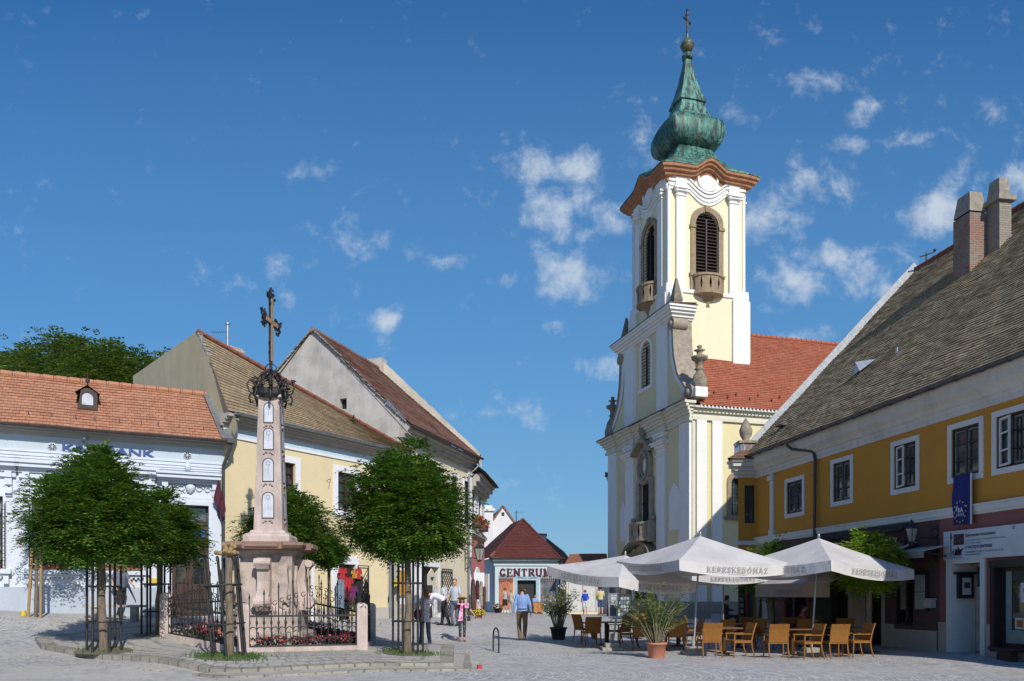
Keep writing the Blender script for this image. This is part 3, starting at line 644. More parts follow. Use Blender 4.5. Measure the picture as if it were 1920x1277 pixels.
gutter(yh, (.1, -.55, zg-.02), (YE+.5, -.55, zg-.02), .08, zinc)
wtile = tiles('yellow_brown_tile', (.38, .29, .175, 1), (.29, .215, .13, 1), (.08, .055, .035, 1), (.20, .16, .10, 1), .6, .2, .19)
# the lopsided gable toward the bank house and the roof that narrows to the far corner
ap = Vector((*fy.loc(-11.29, 28.70), P(370, 620, 28.7).z-Z1)); e0 = Vector((-.15, -.46, zg)); e1 = Vector((YE+.55, -.46, zg))
ft = Vector((*fy.loc(-15.75, 33.25), P(250, 705, 33.25).z-Z1)); far = Vector((YE+1, 3.5, zg+.1))
c0 = Vector((*fy.loc(-9.13, 26.5), 0)); c0.z = P(441, 790, 26.5).z-Z1
gb = MB(); A = Vector((ap.x, ap.y, 0)); Bf = Vector((ft.x, ft.y, 0)); d_ = (Bf-A).normalized()
low = 1.5
gb.prism([c0+Vector((0, 0, -.35)), c0, ap, ft, (ft.x, ft.y, low)], Vector((-d_.y, d_.x, 0))*-.0+Vector((.28, .28, 0)))
oliv = plaster('olive_render', (.48, .42, .28, 1), (.34, .30, .20, 1), .5, (.26, .235, .16, 1)); part('gable_wall', gb, oliv, yh)
rf = MB(); rf.roof(e0, e1, e1+Vector((-.02, .02, .02)), ap+Vector((.15, .1, -.02)), .19); rf.face([ap, e1, far, ft+Vector((1, 0, 0))])
rf.mi = 1; rf.ridge(ap, e1+Vector((0, 0, .03)), .08, .4); ro = part('roof', rf, [wtile, tiles('red_ridge', (.27, .10, .06, 1), (.2, .075, .045, 1), (.1, .04, .03, 1))], yh)
vg = MB()
for i in range(46):
    t0, t1 = i/46, (i+.95)/46; a_, b_ = c0.lerp(ap, t0), c0.lerp(ap, t1); l_ = random.uniform(.0, .05)
    vg.bar(a_+Vector((.1, .1, .03+l_)), b_+Vector((.1, .1, .03+l_)), random.uniform(.12, .18), random.uniform(.06, .1))
part('verge', vg, mat('lichen_mortar', (.30, .29, .27, 1), (.12, .11, .1, 1), 5, rough=.95, bs=20, bump=.6), ro)
ch = MB(); c = P(433, 660, 30.5); cl = Vector((*fy.loc(c.x, c.y), c.z-Z1)); ch.box(cl.x-.33, cl.x+.33, cl.y-.25, cl.y+.25, cl.z-1.2, cl.z+.15); ch.box(cl.x-.4, cl.x+.4, cl.y-.3, cl.y+.3, cl.z-.02, cl.z+.09)
cho = part('chimney', ch, bricks('chimney_white', (.55, .5, .46, 1), (.62, .58, .55, 1), (.4, .3, .25, 1), over=(.3, .2, .15, 1), amt=.5), ro)
fp = MB(); fp.tube([cl+Vector((-.15, 0, .1)), cl+Vector((-.15, 0, 1.0))], .055, 8); fp.tube([cl+Vector((-.15, 0, 1.0)), cl+Vector((-.15, 0, 1.06))], .1, 8); part('flue', fp, mat('steel', (.6, .62, .64, 1), rough=.3, metal=.7), cho)
an = MB(); p0 = cl+Vector((-.15, 0, .72)); an.tube([p0, p0+Vector((-.62, .2, -.14))], .008, 4)
for i in range(8): p_ = p0.lerp(p0+Vector((-.62, .2, -.14)), i/8); an.tube([p_+Vector((-.03, -.09, .02)), p_+Vector((.03, .09, -.02))], .006, 3)
part('antenna', an, dmetal, cho)
cx = MB(); c = P(663, 790, 32.3); cc_ = Vector((*fy.loc(c.x, c.y), c.z-Z1)); cx.bar(cc_+Vector((0, 0, -.45)), cc_+Vector((0, 0, .24)), .05); cx.bar(cc_+Vector((-.16, .08, .06)), cc_+Vector((.16, -.08, .06)), .05); part('roof_cross', cx, iron, ro)
lat = MB(); x0 = shop[1]+.05; x1 = x0+.62                                   # lattice shutter folded back by the shop
lat.ring(rect(x0+.03, x1-.03, .2, zs1_-.05), rect(x0, x1, .17, zs1_-.02), -.12, -.09)
n_ = 9
for i in range(-4, 16):
    for s_ in (1, -1):
        pts = []
        z = .2+i*.2
        for x in (x0, x1):
            pts.append(Vector((x, -.11, z+(x-x0)*s_*1.4 if s_ > 0 else z+.6-(x-x0)*1.4)))
        if pts[0].z > .15 and pts[1].z > .15 and pts[0].z < zs1_ and pts[1].z < zs1_: lat.bar(pts[0], pts[1], .012)
part('lattice_shutter', lat, iron, yh)
dp = MB(); dp.tube([(YR+.06, -.5, zg-.1), (YR+.06, -.45, zg-.35), (YR+.06, -.1, zg-.9), (YR+.06, -.1, .1)], .055, 8); part('downpipe', dp, zinc, yh)
mt = MB(); c = q(612, 902); mt.tube([(c.x, 0, c.z), (c.x+.02, -.2, c.z+.08), (c.x-.04, -.22, c.z-.1)], .012, 4); part('hook', mt, iron, yh)
# ---------------------------------------------------------------- the grey gabled house up the street
Z2 = .3
fg = Frame(-4.85, 34.6, 72.43, Z2); q = lambda px, py: fg.hit(px, py); GR = 8.75
gh = fthing(fg, 'gabled_house', 'tall old house with bare grey gable wall and cream street front left of the lane', 'house')
cream = plaster('cream_paint', (.68, .61, .46, 1), (.5, .43, .3, 1), .3)
ze = q(835, 838).z; greyg = plaster('grey_render', (.47, .445, .41, 1), (.25, .24, .225, 1), .8, (.58, .56, .52, 1))
# gable plane: x = 0
fgp = lambda px, py, x=0: fg.hit(px, py, 'x', x)
corner = fgp(768, 812); apx = fgp(587, 620); lf = fgp(480, 745); hole = [(fgp(px, py).y, fgp(px, py).z) for px, py in ((637, 748), (650, 746), (650, 767), (637, 767))]
TG = Matrix(((0, 1, 0, 0), (-1, 0, 0, 0), (0, 0, 1, 0), (0, 0, 0, 1)))       # (u, v, z) -> x = v, y = -u
gw = MB(TG); H_ = [(-y, z) for y, z in hole]
gw.wall([(-(lf.y+1.5), 0), (-.0, 0), (-.0, ze-.05), (-corner.y+.1, corner.z), (-apx.y, apx.z), (-lf.y, lf.z), (-(lf.y+1.5), lf.z-1.5)], [H_], .25); part('gable_wall', gw, greyg, gh)
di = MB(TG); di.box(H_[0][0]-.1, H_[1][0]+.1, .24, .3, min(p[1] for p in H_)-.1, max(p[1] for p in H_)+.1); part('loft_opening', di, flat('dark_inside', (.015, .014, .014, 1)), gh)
mossy = tiles('brown_tile', (.25, .105, .065, 1), (.19, .085, .055, 1), (.06, .035, .025, 1), (.33, .25, .2, 1), .5, .2, .19)
rx = 6.4; zri = apx.z
rf = MB(); ev = (-.55, ze); fx = GR+.1
rf.roof((-.15, -.6, ze), (fx, -.6, ze), (6.35, apx.y, zri), (-.15, apx.y, zri), .19); rf.face([(-.1, apx.y, zri), (fx, apx.y, zri), (fx, 2*apx.y, ze), (-.1, 2*apx.y, ze)])
rf.ridge((-.1, apx.y, zri+.02), (fx, apx.y, zri+.02), .12, .4); ro = part('roof', rf, mossy, gh)
vg = MB()
for (pa, pb) in ((Vector((-.05, -.35, ze+.1)), Vector((-.05, apx.y, zri+.05))), (Vector((-.05, lf.y, lf.z+.02)), Vector((-.05, apx.y, zri+.05)))):
    for i in range(38):
        t0, t1 = i/38, (i+.9)/38; z_ = random.uniform(0, .05); vg.bar(pa.lerp(pb, t0)+Vector((0, 0, z_)), pa.lerp(pb, t1)+Vector((0, 0, z_)), random.uniform(.10, .16), .07)
part('verge', vg, mat('lichen_mortar', (.30, .29, .27, 1)), ro)
vf_ = MB(TG); vf_.uz([(.52, ze-.02), (-apx.y, zri-.02), (-apx.y, apx.z-.1), (-corner.y+.1, corner.z-.12), (.35, ze-.3)], -.02, .0); part('gable_band', vf_, greyg, gh)
pw = MB(); n_ = 34; P1_, P2_ = Vector((fx-.05, -.5, ze-.1)), Vector((6.35, apx.y, zri-.1)); prev = None
for i in range(n_+1):
    f = i/n_; b_ = P1_.lerp(P2_, f); tp_ = b_+Vector((0, 0, .30+.42*f**.7+random.uniform(-.04, .04))); r_ = [b_+Vector((0, 0, -.3)), tp_, tp_+Vector((.42, .05, .02)), b_+Vector((.42, .05, -.3))]
    if prev:
        for k in range(3): pw.face([prev[k], r_[k], r_[k+1], prev[k+1]])
    prev = r_
pw.face(prev); q2 = prev[1]; pw.box(6.25, 6.8, apx.y-.25, apx.y+.7, zri-.9, zri+.55); pw.face([q2, q2+Vector((.42, .05, .02)), q2+Vector((.5, 2.2, -1.5)), q2+Vector((.0, 2.2, -1.5))]); part('fire_wall', pw, plaster('lichen_wall', (.50, .46, .39, 1), (.25, .22, .17, 1), .75, (.44, .33, .15, 1)), gh)
uw = [(q(886, 950).x-4.4, q(886, 950).x-3.9)]; hs = []
zu0, zu1 = q(889, 985).z, q(889, 908).z
bsh = mat('brown_shutter', (.10, .045, .035, 1), rough=.6)
for a in (1.2, 3.6, 6.0, 7.75): hs.append(window(gh, a, a+.85, zu0, zu1, None, bsh, (2, 3), .16, white, .12))
go = (q(790, 1100).x, q(822, 1100).x); zgo = q(800, 1062).z; hs.append(rect(*go, -.1, zgo))
g2 = (q(735, 1100).x+.25, q(768, 1100).x); hs.append(rect(.35, go[0]-.5, .6, zgo-.1))
wl = MB(); wl.wall(rect(0, GR, -.6, ze-.1), hs, .3); part('wall', wl, cream, gh)
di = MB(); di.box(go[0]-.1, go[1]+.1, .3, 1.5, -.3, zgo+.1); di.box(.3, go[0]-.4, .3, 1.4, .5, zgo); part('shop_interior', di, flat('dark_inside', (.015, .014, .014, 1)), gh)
ss = MB(); ss.ring([(go[0], -.2), (go[1], -.2), (go[1], zgo), (go[0], zgo)], [(go[0]-.14, -.2), (go[1]+.14, -.2), (go[1]+.14, zgo+.2), (go[0]-.14, zgo+.2)], -.05, 0); part('shop_surround', ss, white, gh)
sp = MB(); sp.box(0, go[0]-.14, -.06, 0, -.6, 1.0); sp.box(go[1]+.14, GR, -.06, 0, -.6, .9); part('plinth', sp, bricks('rubble', (.33, .29, .22, 1), (.42, .38, .3, 1), (.25, .23, .19, 1), .35, .2, .02, (.4, .36, .3, 1), .6), gh)
fd = MB(); fd.box(.05, go[0]-.2, -.015, .0, 1.0, 2.9); part('white_panel', fd, white, gh)
co_ = MB(); cornice(co_, 0, GR, ((.1, ze-.62, ze-.5), (.2, ze-.5, ze-.34), (.34, ze-.34, ze-.2), (.5, ze-.2, ze-.05))); part('cornice', co_, plaster('grey_cornice', (.40, .37, .32, 1), (.27, .25, .21, 1)), gh)
gutter(gh, (-.25, -.66, ze-.02), (GR, -.66, ze-.02), .085, dmetal)
dp = MB(); dp.tube([(GR-.3, -.6, ze-.08), (GR-.3, -.6, ze-.4), (GR-.6, -.12, ze-.95), (GR-.6, -.12, .1)], .05, 8); part('downpipe', dp, zinc, gh)
ps = MB(); ps.box(GR-.5, GR-.1, -.09, 0, .2, ze-.6); part('pilaster', ps, white, gh)
l2 = MB(); x0, x1 = go[1]+.2, go[1]+1.5; l2.ring(rect(x0+.04, x1-.04, .35, zgo-.1), rect(x0, x1, .3, zgo-.05), -.14, -.1)
for i in range(-6, 16):
    for s_ in (1, -1):
        z = .3+i*.26; a_ = Vector((x0, -.12, z if s_ > 0 else z+1.3)); b_ = Vector((x1, -.12, z+1.3 if s_ > 0 else z))
        lo_, hi_ = .3, zgo-.05
        if a_.z > hi_ and b_.z > hi_ or a_.z < lo_ and b_.z < lo_: continue
        def cl_(p, o):
            k = p.z
            if k > hi_: return p.lerp(o, (k-hi_)/(k-o.z))
            if k < lo_: return p.lerp(o, (lo_-k)/(o.z-k))
            return p
        l2.bar(cl_(a_, b_), cl_(b_, a_), .022)
part('lattice_shutter', l2, iron, gh)
# ---------------------------------------------------------------- pink house where the lane bends
fp_ = Frame(-2.23, 42.9, 84.3, .25); q = lambda px, py: fp_.hit(px, py); PR = 5.6
pk = fthing(fp_, 'pink_house', 'house with pink ground floor and red window boxes at the mouth of the lane', 'house')
zb = q(897, 1006).z; ze = q(897, 905).z+.1; hs = []
zu0, zu1 = q(900, 985).z, q(900, 912).z
for a in (.55, 3.0): hs.append(window(pk, a, a+1.15, zu0, zu1, None, bsh, (2, 3), .22, white, .12))
wl = MB(); wl.wall(rect(0, PR, zb, ze), hs, .25); wl.face([(PR, 0, zb), (PR, 4, zb), (PR, 4, ze), (PR, 0, ze)]); part('upper_wall', wl, white, pk)
ad = arch(1.6, 3.4, -.2, 2.75); aw = MB(); aw.wall(rect(0, PR, -.6, zb), [ad], .35); aw.face([(PR, 0, -.6), (PR, 4, -.6), (PR, 4, zb), (PR, 0, zb)]); part('wall', aw, plaster('pink_paint', (.50, .17, .15, 1), (.4, .15, .13, 1), .3), pk)
an_ = MB(); an_.ring(ad, grow(ad, .32), -.06, 0); part('door_surround', an_, white, pk)
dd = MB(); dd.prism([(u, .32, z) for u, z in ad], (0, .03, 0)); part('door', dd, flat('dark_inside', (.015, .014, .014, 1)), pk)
for s_ in (0, 1):
    sh = MB(); x = 1.5 if s_ == 0 else 3.5; sh.obox((x+(-.35 if s_ == 0 else .35), -.3, 1.9), (.05, .75, 1.6), R(50 if s_ == 0 else -50)); part('shutter', sh, white, pk)
co_ = MB(); cornice(co_, 0, PR, ((.08, zb-.15, zb-.05), (.18, zb-.05, zb+.1), (.1, zb+.1, zb+.2))); cornice(co_, 0, PR+.1, ((.15, ze-.9, ze-.7), (.3, ze-.7, ze-.45), (.5, ze-.45, ze-.2), (.62, ze-.2, ze-.05))); part('cornice', co_, plaster('grey_cornice', (.4, .37, .32, 1), (.3, .3, .3, 1)), pk)
rf = MB(); rf.roof((-.4, -.85, ze), (PR+.5, -.85, ze), (PR-3, 4, ze+3.6), (0, 4, ze+3.6), .19); rf.roof((PR+.5, -.85, ze), (PR+.5, 6, ze), (PR-3, 5, ze+3.6), (PR-3, 4, ze+3.6), .19); part('roof', rf, mossy, pk)
for a in (.55, 3.0):
    b_ = MB(); b_.box(a-.12, a+1.27, -.42, -.06, zu0-.35, zu0-.02); bo = part('flower_box', b_, mat('box_wood', (.13, .045, .03, 1)), pk); f_ = MB()
    for i in range(160):
        f_.mi = 1 if random.random() < .5 else 0; f_.obox((random.uniform(a-.15, a+1.3), random.uniform(-.5, -.04), zu0+random.uniform(-.1, .3)), (.09, .01, .08), random.random()*6, random.random()*6)
    part('flowers', f_, [leafmat('box_leaf', (.05, .12, .03, 1), (.08, .16, .04, 1), (.2, .3, .06, 1)), flat('geranium', (.55, .02, .02, 1))], bo)
# ---------------------------------------------------------------- the church: x along its sunny side, y into the front's width
Zc = .35
fc = Frame(10.1, 45, 16.35, Zc); W_ = 11.57
ch = fthing(fc, 'church', 'cream and white baroque church with a green copper onion spire on its bell tower', 'church')
TF = Matrix(((0, 1, 0, 0), (-1, 0, 0, W_), (0, 0, 1, 0), (0, 0, 0, 1)))        # front: (u, v, z) -> x = v, y = W-u
def fr(px, py, x=0.): h = fc.hit(px, py, 'x', x); return Vector((W_-h.y, 0, h.z))     # front-plane u, z
def sd_(px, py, y=0.): return fc.hit(px, py, 'y', y)
cy = plaster('church_yellow', (.70, .62, .36, 1), (.56, .50, .33, 1), .3, (.52, .47, .34, 1)); cyl = plaster('tower_cream', (.76, .70, .48, 1), (.62, .57, .42, 1), .26, (.6, .55, .42, 1))
cw = plaster('church_white', (.78, .77, .72, 1), (.58, .56, .51, 1), .26); cg = plaster('church_cornice', (.66, .63, .50, 1), (.45, .42, .35, 1), .3)
stone = mat('church_stone', (.34, .25, .15, 1), (.24, .18, .12, 1), 4, rough=.9, bump=.4); dstone = mat('dark_stone', (.24, .20, .15, 1), (.14, .12, .09, 1), 4, rough=.9, bump=.4)
ctile = tiles('church_tile', (.40, .12, .06, 1), (.31, .085, .045, 1), (.12, .035, .025, 1), (.36, .16, .10, 1), .4, .2, .2)
louv = mat('louvre_brown', (.022, .014, .012, 1), (.05, .03, .02, 1), 8, rough=.6)
ze = sd_(1380, 768).z; zl = sd_(1330, 1128).z; SL = 26.0; zent = sd_(1297, 787).z
# side wall
mb = MB(); wa, wb = sd_(1370, 930).x, sd_(1397, 930).x; zwa, zwb = sd_(1380, 966).z, sd_(1380, 893).z
hl = arch(wa, wb, zwa, zwb); hl2 = arch(wa+6.5, wb+6.5, zwa, zwb); hl3 = [(p[0]+6.5, p[1]) for p in hl2]
mb.wall(rect(0, SL, -.8, ze), [hl, hl2, hl3], .5); mb.face([(SL, 0, -.8), (SL, W_, -.8), (SL, W_, ze), (SL, 0, ze)]); mb.face([(0, W_, -.8), (SL, W_, -.8), (SL, W_, ze), (0, W_, ze)]); part('side_wall', mb, cy, ch)
for h in (hl, hl2, hl3):
    g = MB(); g.prism([(u, .42, z) for u, z in h], (0, .02, 0)); wo = part('window', g, glass('church_glass', (.015, .018, .02, 1), (.08, .09, .1, 1)), ch)
    g = MB(); x0, x1 = h[0][0], h[1][0]
    for i in range(1, 5): g.bar((x0+(x1-x0)*i/5, .38, zwa), (x0+(x1-x0)*i/5, .38, zwb-.1), .02)
    for i in range(1, 10): z = zwa+(zwb-zwa)*i/10; g.bar((x0+.02, .38, z), (x1-.02, .38, z), .02)
    part('window_bars', g, iron, wo)
    g = MB(); g.ring(h, grow(h, .26), -.08, 0); g.box(x0-.4, x1+.4, -.2, 0, zwa-.28, zwa-.1); part('surround', g, stone, wo)
def pil(name, T, u0, u1, z0, z1, o=.12, m=None, cap=0, base=0):
    p = MB(T); p.box(u0, u1, -o, .0, z0, z1)
    if cap:
        for (dz, h_, e) in ((0, .12, .2), (-.12, .14, .12), (-.5, .07, .06)): p.box(u0-e*.6, u1+e*.6, -o-e, 0, z1+dz-h_, z1+dz)
    if base: p.box(u0-.06, u1+.06, -o-.06, 0, z0, z0+base)
    return part(name, p, m or cw, ch)
I4 = Matrix()
for (a, b, n) in ((1292.5, 1303, 'edge'), (1304.5, 1323, 'p'), (1333.5, 1352, 'p')):
    a, b = sd_(a, 930).x, sd_(b, 930).x
    pil('pilaster', I4, max(a, .02), b, zl, zent, .14 if n == 'p' else .05, cw if n == 'p' else cg)
for x in (wb+2.2, wb+3.2, wb+9.0, wb+9.9): pil('pilaster', I4, x, x+.6, zl, zent, .14)
p = MB(); cornice(p, -.0, SL, ((.14, zent, zent+.18), (.08, zent+.18, zent+.42), (.22, zent+.42, ze-.12), (.42, ze-.12, ze-.02))); part('cornice', p, cg, ch)
p = MB()
for i in range(int(SL/.24)): x = .3+i*.24; p.box(x, x+.1, -.5, -.2, ze-.13, ze+.03)
part('dentils', p, cw, ch)
p = MB(); p.box(-.12, SL, -.18, 0, -.8, zl); p.box(-.18, -.001, -.05, W_+.1, -.8, zl); part('plinth', p, bricks('plinth_stone', (.28, .25, .2, 1), (.34, .3, .24, 1), (.18, .16, .13, 1), .7, .4, .01, (.25, .22, .18, 1)), ch)
# roof: lower slope in front of and around the tower, main ridge behind it
yr = W_/2; zr = sd_(1490, 636, 5.6).z; tx0, tx1 = .25, 5.5; ty0, ty1 = 3.33, 8.15
p = MB(); p.roof((.3, -.5, ze), (SL, -.5, ze), (SL, yr, zr), (.3, yr, zr), .2); p.face([(.3, yr, zr), (SL, yr, zr), (SL, W_+.5, ze), (.3, W_+.5, ze)]); p.ridge((5.6, yr, zr), (SL, yr, zr), .14)
ro = part('roof', p, ctile, ch)
p = MB(); n_ = Vector((0, -(zr-ze), yr+.5)).normalized()
for i in range(34):
    x = .9+i*.72; f = .09+(i % 2)*.045; b0 = Vector((x, -.5, ze)).lerp(Vector((x, yr, zr)), f); p.bar(b0, b0+Vector((0, -.05, .2)), .05, .07); p.bar(b0+Vector((0, -.05, .18)), b0+Vector((0, .12, .04)), .04)
part('snow_guards', p, mat('guard_red', (.2, .05, .03, 1)), ro)
# front
zc0, zc1 = fr(1210, 815).z, fr(1210, 796).z            # entablature
cu = lambda px, py=930: fr(px, py).x
zE = fr(1290, 754).z
nb0, nb1 = cu(1203, 950), cu(1221, 950); znb0, znb1 = fr(1212, 984).z, fr(1212, 902).z
dr0, dr1 = cu(1188, 1080), cu(1228, 1080); dz1 = fr(1208, 1048).z
p = MB(TF); p.wall(rect(0, W_, -.8, zE), [rect(nb0, nb1, znb0, znb1), [(dr0, -.5), (dr1, -.5), (dr1, dz1), (dr0, dz1)]], .13); part('front_wall', p, cy, ch)
zcap = fr(1242, 832).z
for (a, b, cap) in ((1144.5, 1158, 0), (1176, 1191, 1), (1234, 1250, 1), (1277, 1291.5, 0)):
    u0, u1 = cu(a), cu(b)
    if not cap: u0, u1 = (.02, u1) if a < 1150 else (u0, W_-.02)
    pil('pilaster', TF, u0, u1, zl, zE-1.0, .14, cw, 0)
    if cap:
        q_ = MB(TF)
        for (z0_, z1_, e) in ((zcap-.75, zcap-.68, .08), (zcap-.3, zcap-.12, .1), (zcap-.12, zcap, .25), (zcap, zcap+.1, .34), (zcap+.35, zcap+.5, .12), (zcap+.5, zcap+.6, .2)): q_.box(u0-e, u1+e, -.14-e, -.0, z0_, z1_)
        part('capital', q_, cw, ch)
p = MB(TF)
for (o, a, b) in ((.14, -1.15, -1.0), (.08, -1.0, -.75), (.2, -.75, -.6), (.3, -.6, -.42), (.45, -.42, -.25), (.62, -.25, -.1)):
    p.box(-o*.8, W_+o*.8, -o, .02, zE+a, zE+b)
    for (u0, u1) in ((-.02, cu(1158)), (cu(1176), cu(1191)), (cu(1234), cu(1250)), (cu(1277), W_+.02)): p.box(u0-.08-o*.8, u1+.08+o*.8, -o-.12, -o+.01, zE+a, zE+b)
part('front_cornice', p, cg, ch)
p = MB(TF); p.face([(-.6, -.75, zE-.1), (W_+.6, -.75, zE-.1), (W_+.6, .05, zE+.12), (-.6, .05, zE+.12)]); p.box(-.6, W_+.6, -.78, -.7, zE-.13, zE-.07); part('cornice_tiles', p, mat('brown_lead', (.13, .06, .04, 1), (.2, .1, .07, 1), 5), ch)
for (a, b, c, d, apex) in ((1255, 1275, 995, 925, 907), (1163.5, 1174.5, 1015, 960, 940)):
    u0, u1 = cu(a), cu(b); q_ = MB(TF); q_.uz([(u0, fr(a, c).z), (u1, fr(a, c).z), (u1, fr(a, d).z), ((u0+u1)/2, fr(a, apex).z), (u0, fr(a, d).z)], -.03, 0); part('blind_niche', q_, cw, ch)
p = MB(TF); p.prism([(u, .1, z) for u, z in rect(nb0, nb1, znb0, znb1)], (0, .02, 0)); p.box((nb0+nb1)/2-.05, (nb0+nb1)/2+.05, .05, .11, znb0, znb1); p.box(nb0, nb1, .05, .11, (znb0+znb1)/2-.05, (znb0+znb1)/2+.05); wo = part('window', p, mat('black_door', (.02, .012, .01, 1)), ch)
p = MB(TF); cxu = (nb0+nb1)/2
p.ring(rect(nb0, nb1, znb0, znb1), rect(nb0-.45, nb1+.45, znb0, znb1+.15), -.18, 0)
zo = fr(1215, 873).z
ov_ = [(cxu+.42*math.cos(math.pi*2*i/20), zo+.62*math.sin(math.pi*2*i/20)) for i in range(20)]
ou_ = [(cxu+.95*math.cos(math.pi*2*i/20)*1.05, zo+1.2*math.sin(math.pi*2*i/20)) for i in range(20)]
p.ring(ov_, ou_, -.22, 0); p.ring([(cxu+.55*math.cos(math.pi*2*i/20), zo+.78*math.sin(math.pi*2*i/20)) for i in range(20)], [(cxu+.68*math.cos(math.pi*2*i/20), zo+.92*math.sin(math.pi*2*i/20)) for i in range(20)], -.32, -.2)
p.uz([(cxu-1.0, znb1+.1), (cxu+1.0, znb1+.1), (cxu+.8, zo-.3), (cxu+.5, zo-.9), (cxu-.5, zo-.9), (cxu-.8, zo-.3)], -.16, 0)
zt_ = fr(1212, 838).z
arc_ = [(cxu-1.35, zo+.75), (cxu-1.1, zo+.85), (cxu-.8, zo+1.15), (cxu-.4, zo+1.38), (cxu, zo+1.45), (cxu+.4, zo+1.38), (cxu+.8, zo+1.15), (cxu+1.1, zo+.85), (cxu+1.35, zo+.75)]
for i in range(len(arc_)-1):
    (a0, a1), (b0, b1) = arc_[i], arc_[i+1]; p.uz([(a0, a1), (b0, b1), (b0, b1+.2), (a0, a1+.2)], -.5, 0)
p.lathe([(.25, 0), (.3, .15), (.14, .35), (.2, .55), (.28, .7), (.18, .85), (.22, 1.0), (.08, 1.15)], (cxu, -.3, zo+1.5), 10)
part('surround', p, mat('facade_stone', (.36, .31, .22, 1), (.25, .21, .15, 1), 4, bump=.4), wo)
p = MB(TF); p.uz([(u, z) for u, z in ov_], -.05, -.02); part('oval', p, cw, wo)
def balcony(T, cu_, z0, w, h, d, name='balcony'):
    "bowed stone balustrade with pierced lozenges, on a corbel"
    q_ = MB(T); n = 10
    pt = lambda a, z, k=1.: (cu_+w/2*math.sin(a)*k, -d*math.cos(a)**.8*k if abs(a) < 1.57 else 0, z)
    A_ = [-math.pi/2+math.pi*i/n for i in range(n+1)]
    for (zz0, zz1, k) in ((z0, z0+.16, 1.06), (z0+h-.14, z0+h, 1.08), (z0+.16, z0+.3, .98)): q_.grid([[pt(a, zz0, k) for a in A_], [pt(a, zz1, k) for a in A_]], smooth=False); q_.face([pt(a, zz1, k) for a in A_]); q_.face([pt(a, zz0, k) for a in A_])
    for i, a in enumerate(A_[:-1]):
        a2 = A_[i+1]; am = (a+a2)/2
        q_.face([pt(a, z0+.1), pt(am, z0+.1), pt(a+(am-a)*.45, z0+h/2), pt(am, z0+h-.1), pt(a, z0+h-.1)]) if i % 2 == 0 else q_.face([pt(a, z0+.1), pt(a2, z0+.1), pt(a2, z0+h-.1), pt(a, z0+h-.1)])
        if i % 2 == 0: q_.face([pt(a2, z0+.1), pt(am, z0+.1), pt(a2-(am-a)*.45, z0+h/2), pt(am, z0+h-.1), pt(a2, z0+h-.1)])
    q_.lathe([(.05, -.75), (.2, -.68), (.16, -.5), (.3, -.4), (.42, -.15), (.5*w, 0.)], (cu_, -.05, z0), 12, sy=.7 if d < w/2 else 1)
    return q_
bz = fr(1210, 1016).z; p = balcony(TF, cxu, bz, 2.6, fr(1210, 984).z-bz+.1, .9); p.box(cxu-1.5, cxu-1.15, -.5, 0, bz-.1, bz+1.25); p.box(cxu+1.15, cxu+1.5, -.5, 0, bz-.1, bz+1.25)
p.ball((cxu-1.32, -.25, bz+1.4), .2); p.ball((cxu+1.32, -.25, bz+1.4), .2); part('balcony', p, mat('facade_stone', (.36, .31, .22, 1)), ch)
p = MB(TF); zp = fr(1208, 1040).z
for i in range(12):
    a0, a1 = math.pi*i/12, math.pi*(i+1)/12; f_ = lambda a: ((dr0+dr1)/2+2.0*math.cos(a), zp-.35+1.0*math.sin(a))
    (x0, z0_), (x1, z1_) = f_(a0), f_(a1); p.uz([(x0, z0_), (x1, z1_), (x1, z1_+.22), (x0, z0_+.22)], -.7, 0)
p.box(dr0-.7, dr1+.7, -.5, 0, dz1+.1, dz1+.4)
for (a, b) in ((dr0-.5, dr0), (dr1, dr1+.5)): p.box(a, b, -.35, 0, zl-.5, dz1+.1)
part('portal', p, mat('portal_stone', (.25, .20, .12, 1), (.16, .13, .09, 1), 4, bump=.4), ch)
p = MB(TF); p.box(dr0, dr1, .1, .15, -.5, dz1); p.box((dr0+dr1)/2-.03, (dr0+dr1)/2+.03, .06, .11, -.5, dz1); part('door', p, mat('door_green', (.03, .035, .03, 1), rough=.6), ch)
# upper front with its sweeping sides
zM = fr(1248, 578).z; zM0 = fr(1155, 636).z
R1 = [(1297, 738), (1284, 722), (1272, 700), (1266, 670), (1264, 640), (1263, 600)]
def uc(px, py): q_ = fr(px, py); return (q_.x, q_.z)
cr = [uc(*a) for a in R1]; cen = W_/2
cl = [(2*cen-u, z) for u, z in cr]
zM = cr[-1][1]
loop = [(cl[0][0], zE), (cr[0][0], zE)]+cr+cl[::-1]
wu = (cu(1203, 690), cu(1221, 690)); wz = (fr(1212, 727).z, fr(1212, 640).z); wh = arch(wu[0], wu[1], wz[0], wz[1])
p = MB(TF); p.wall(loop, [wh], .1); p.wall([(u, z) for u, z in loop], [wh], .0, y=.9); part('upper_front', p, cy, ch)
p = MB(TF); p.ring(wh, grow(wh, .22), -.06, 0); p.box(wu[0]-.35, wu[1]+.35, -.14, 0, wz[0]-.2, wz[0]); part('surround', p, cw, ch)
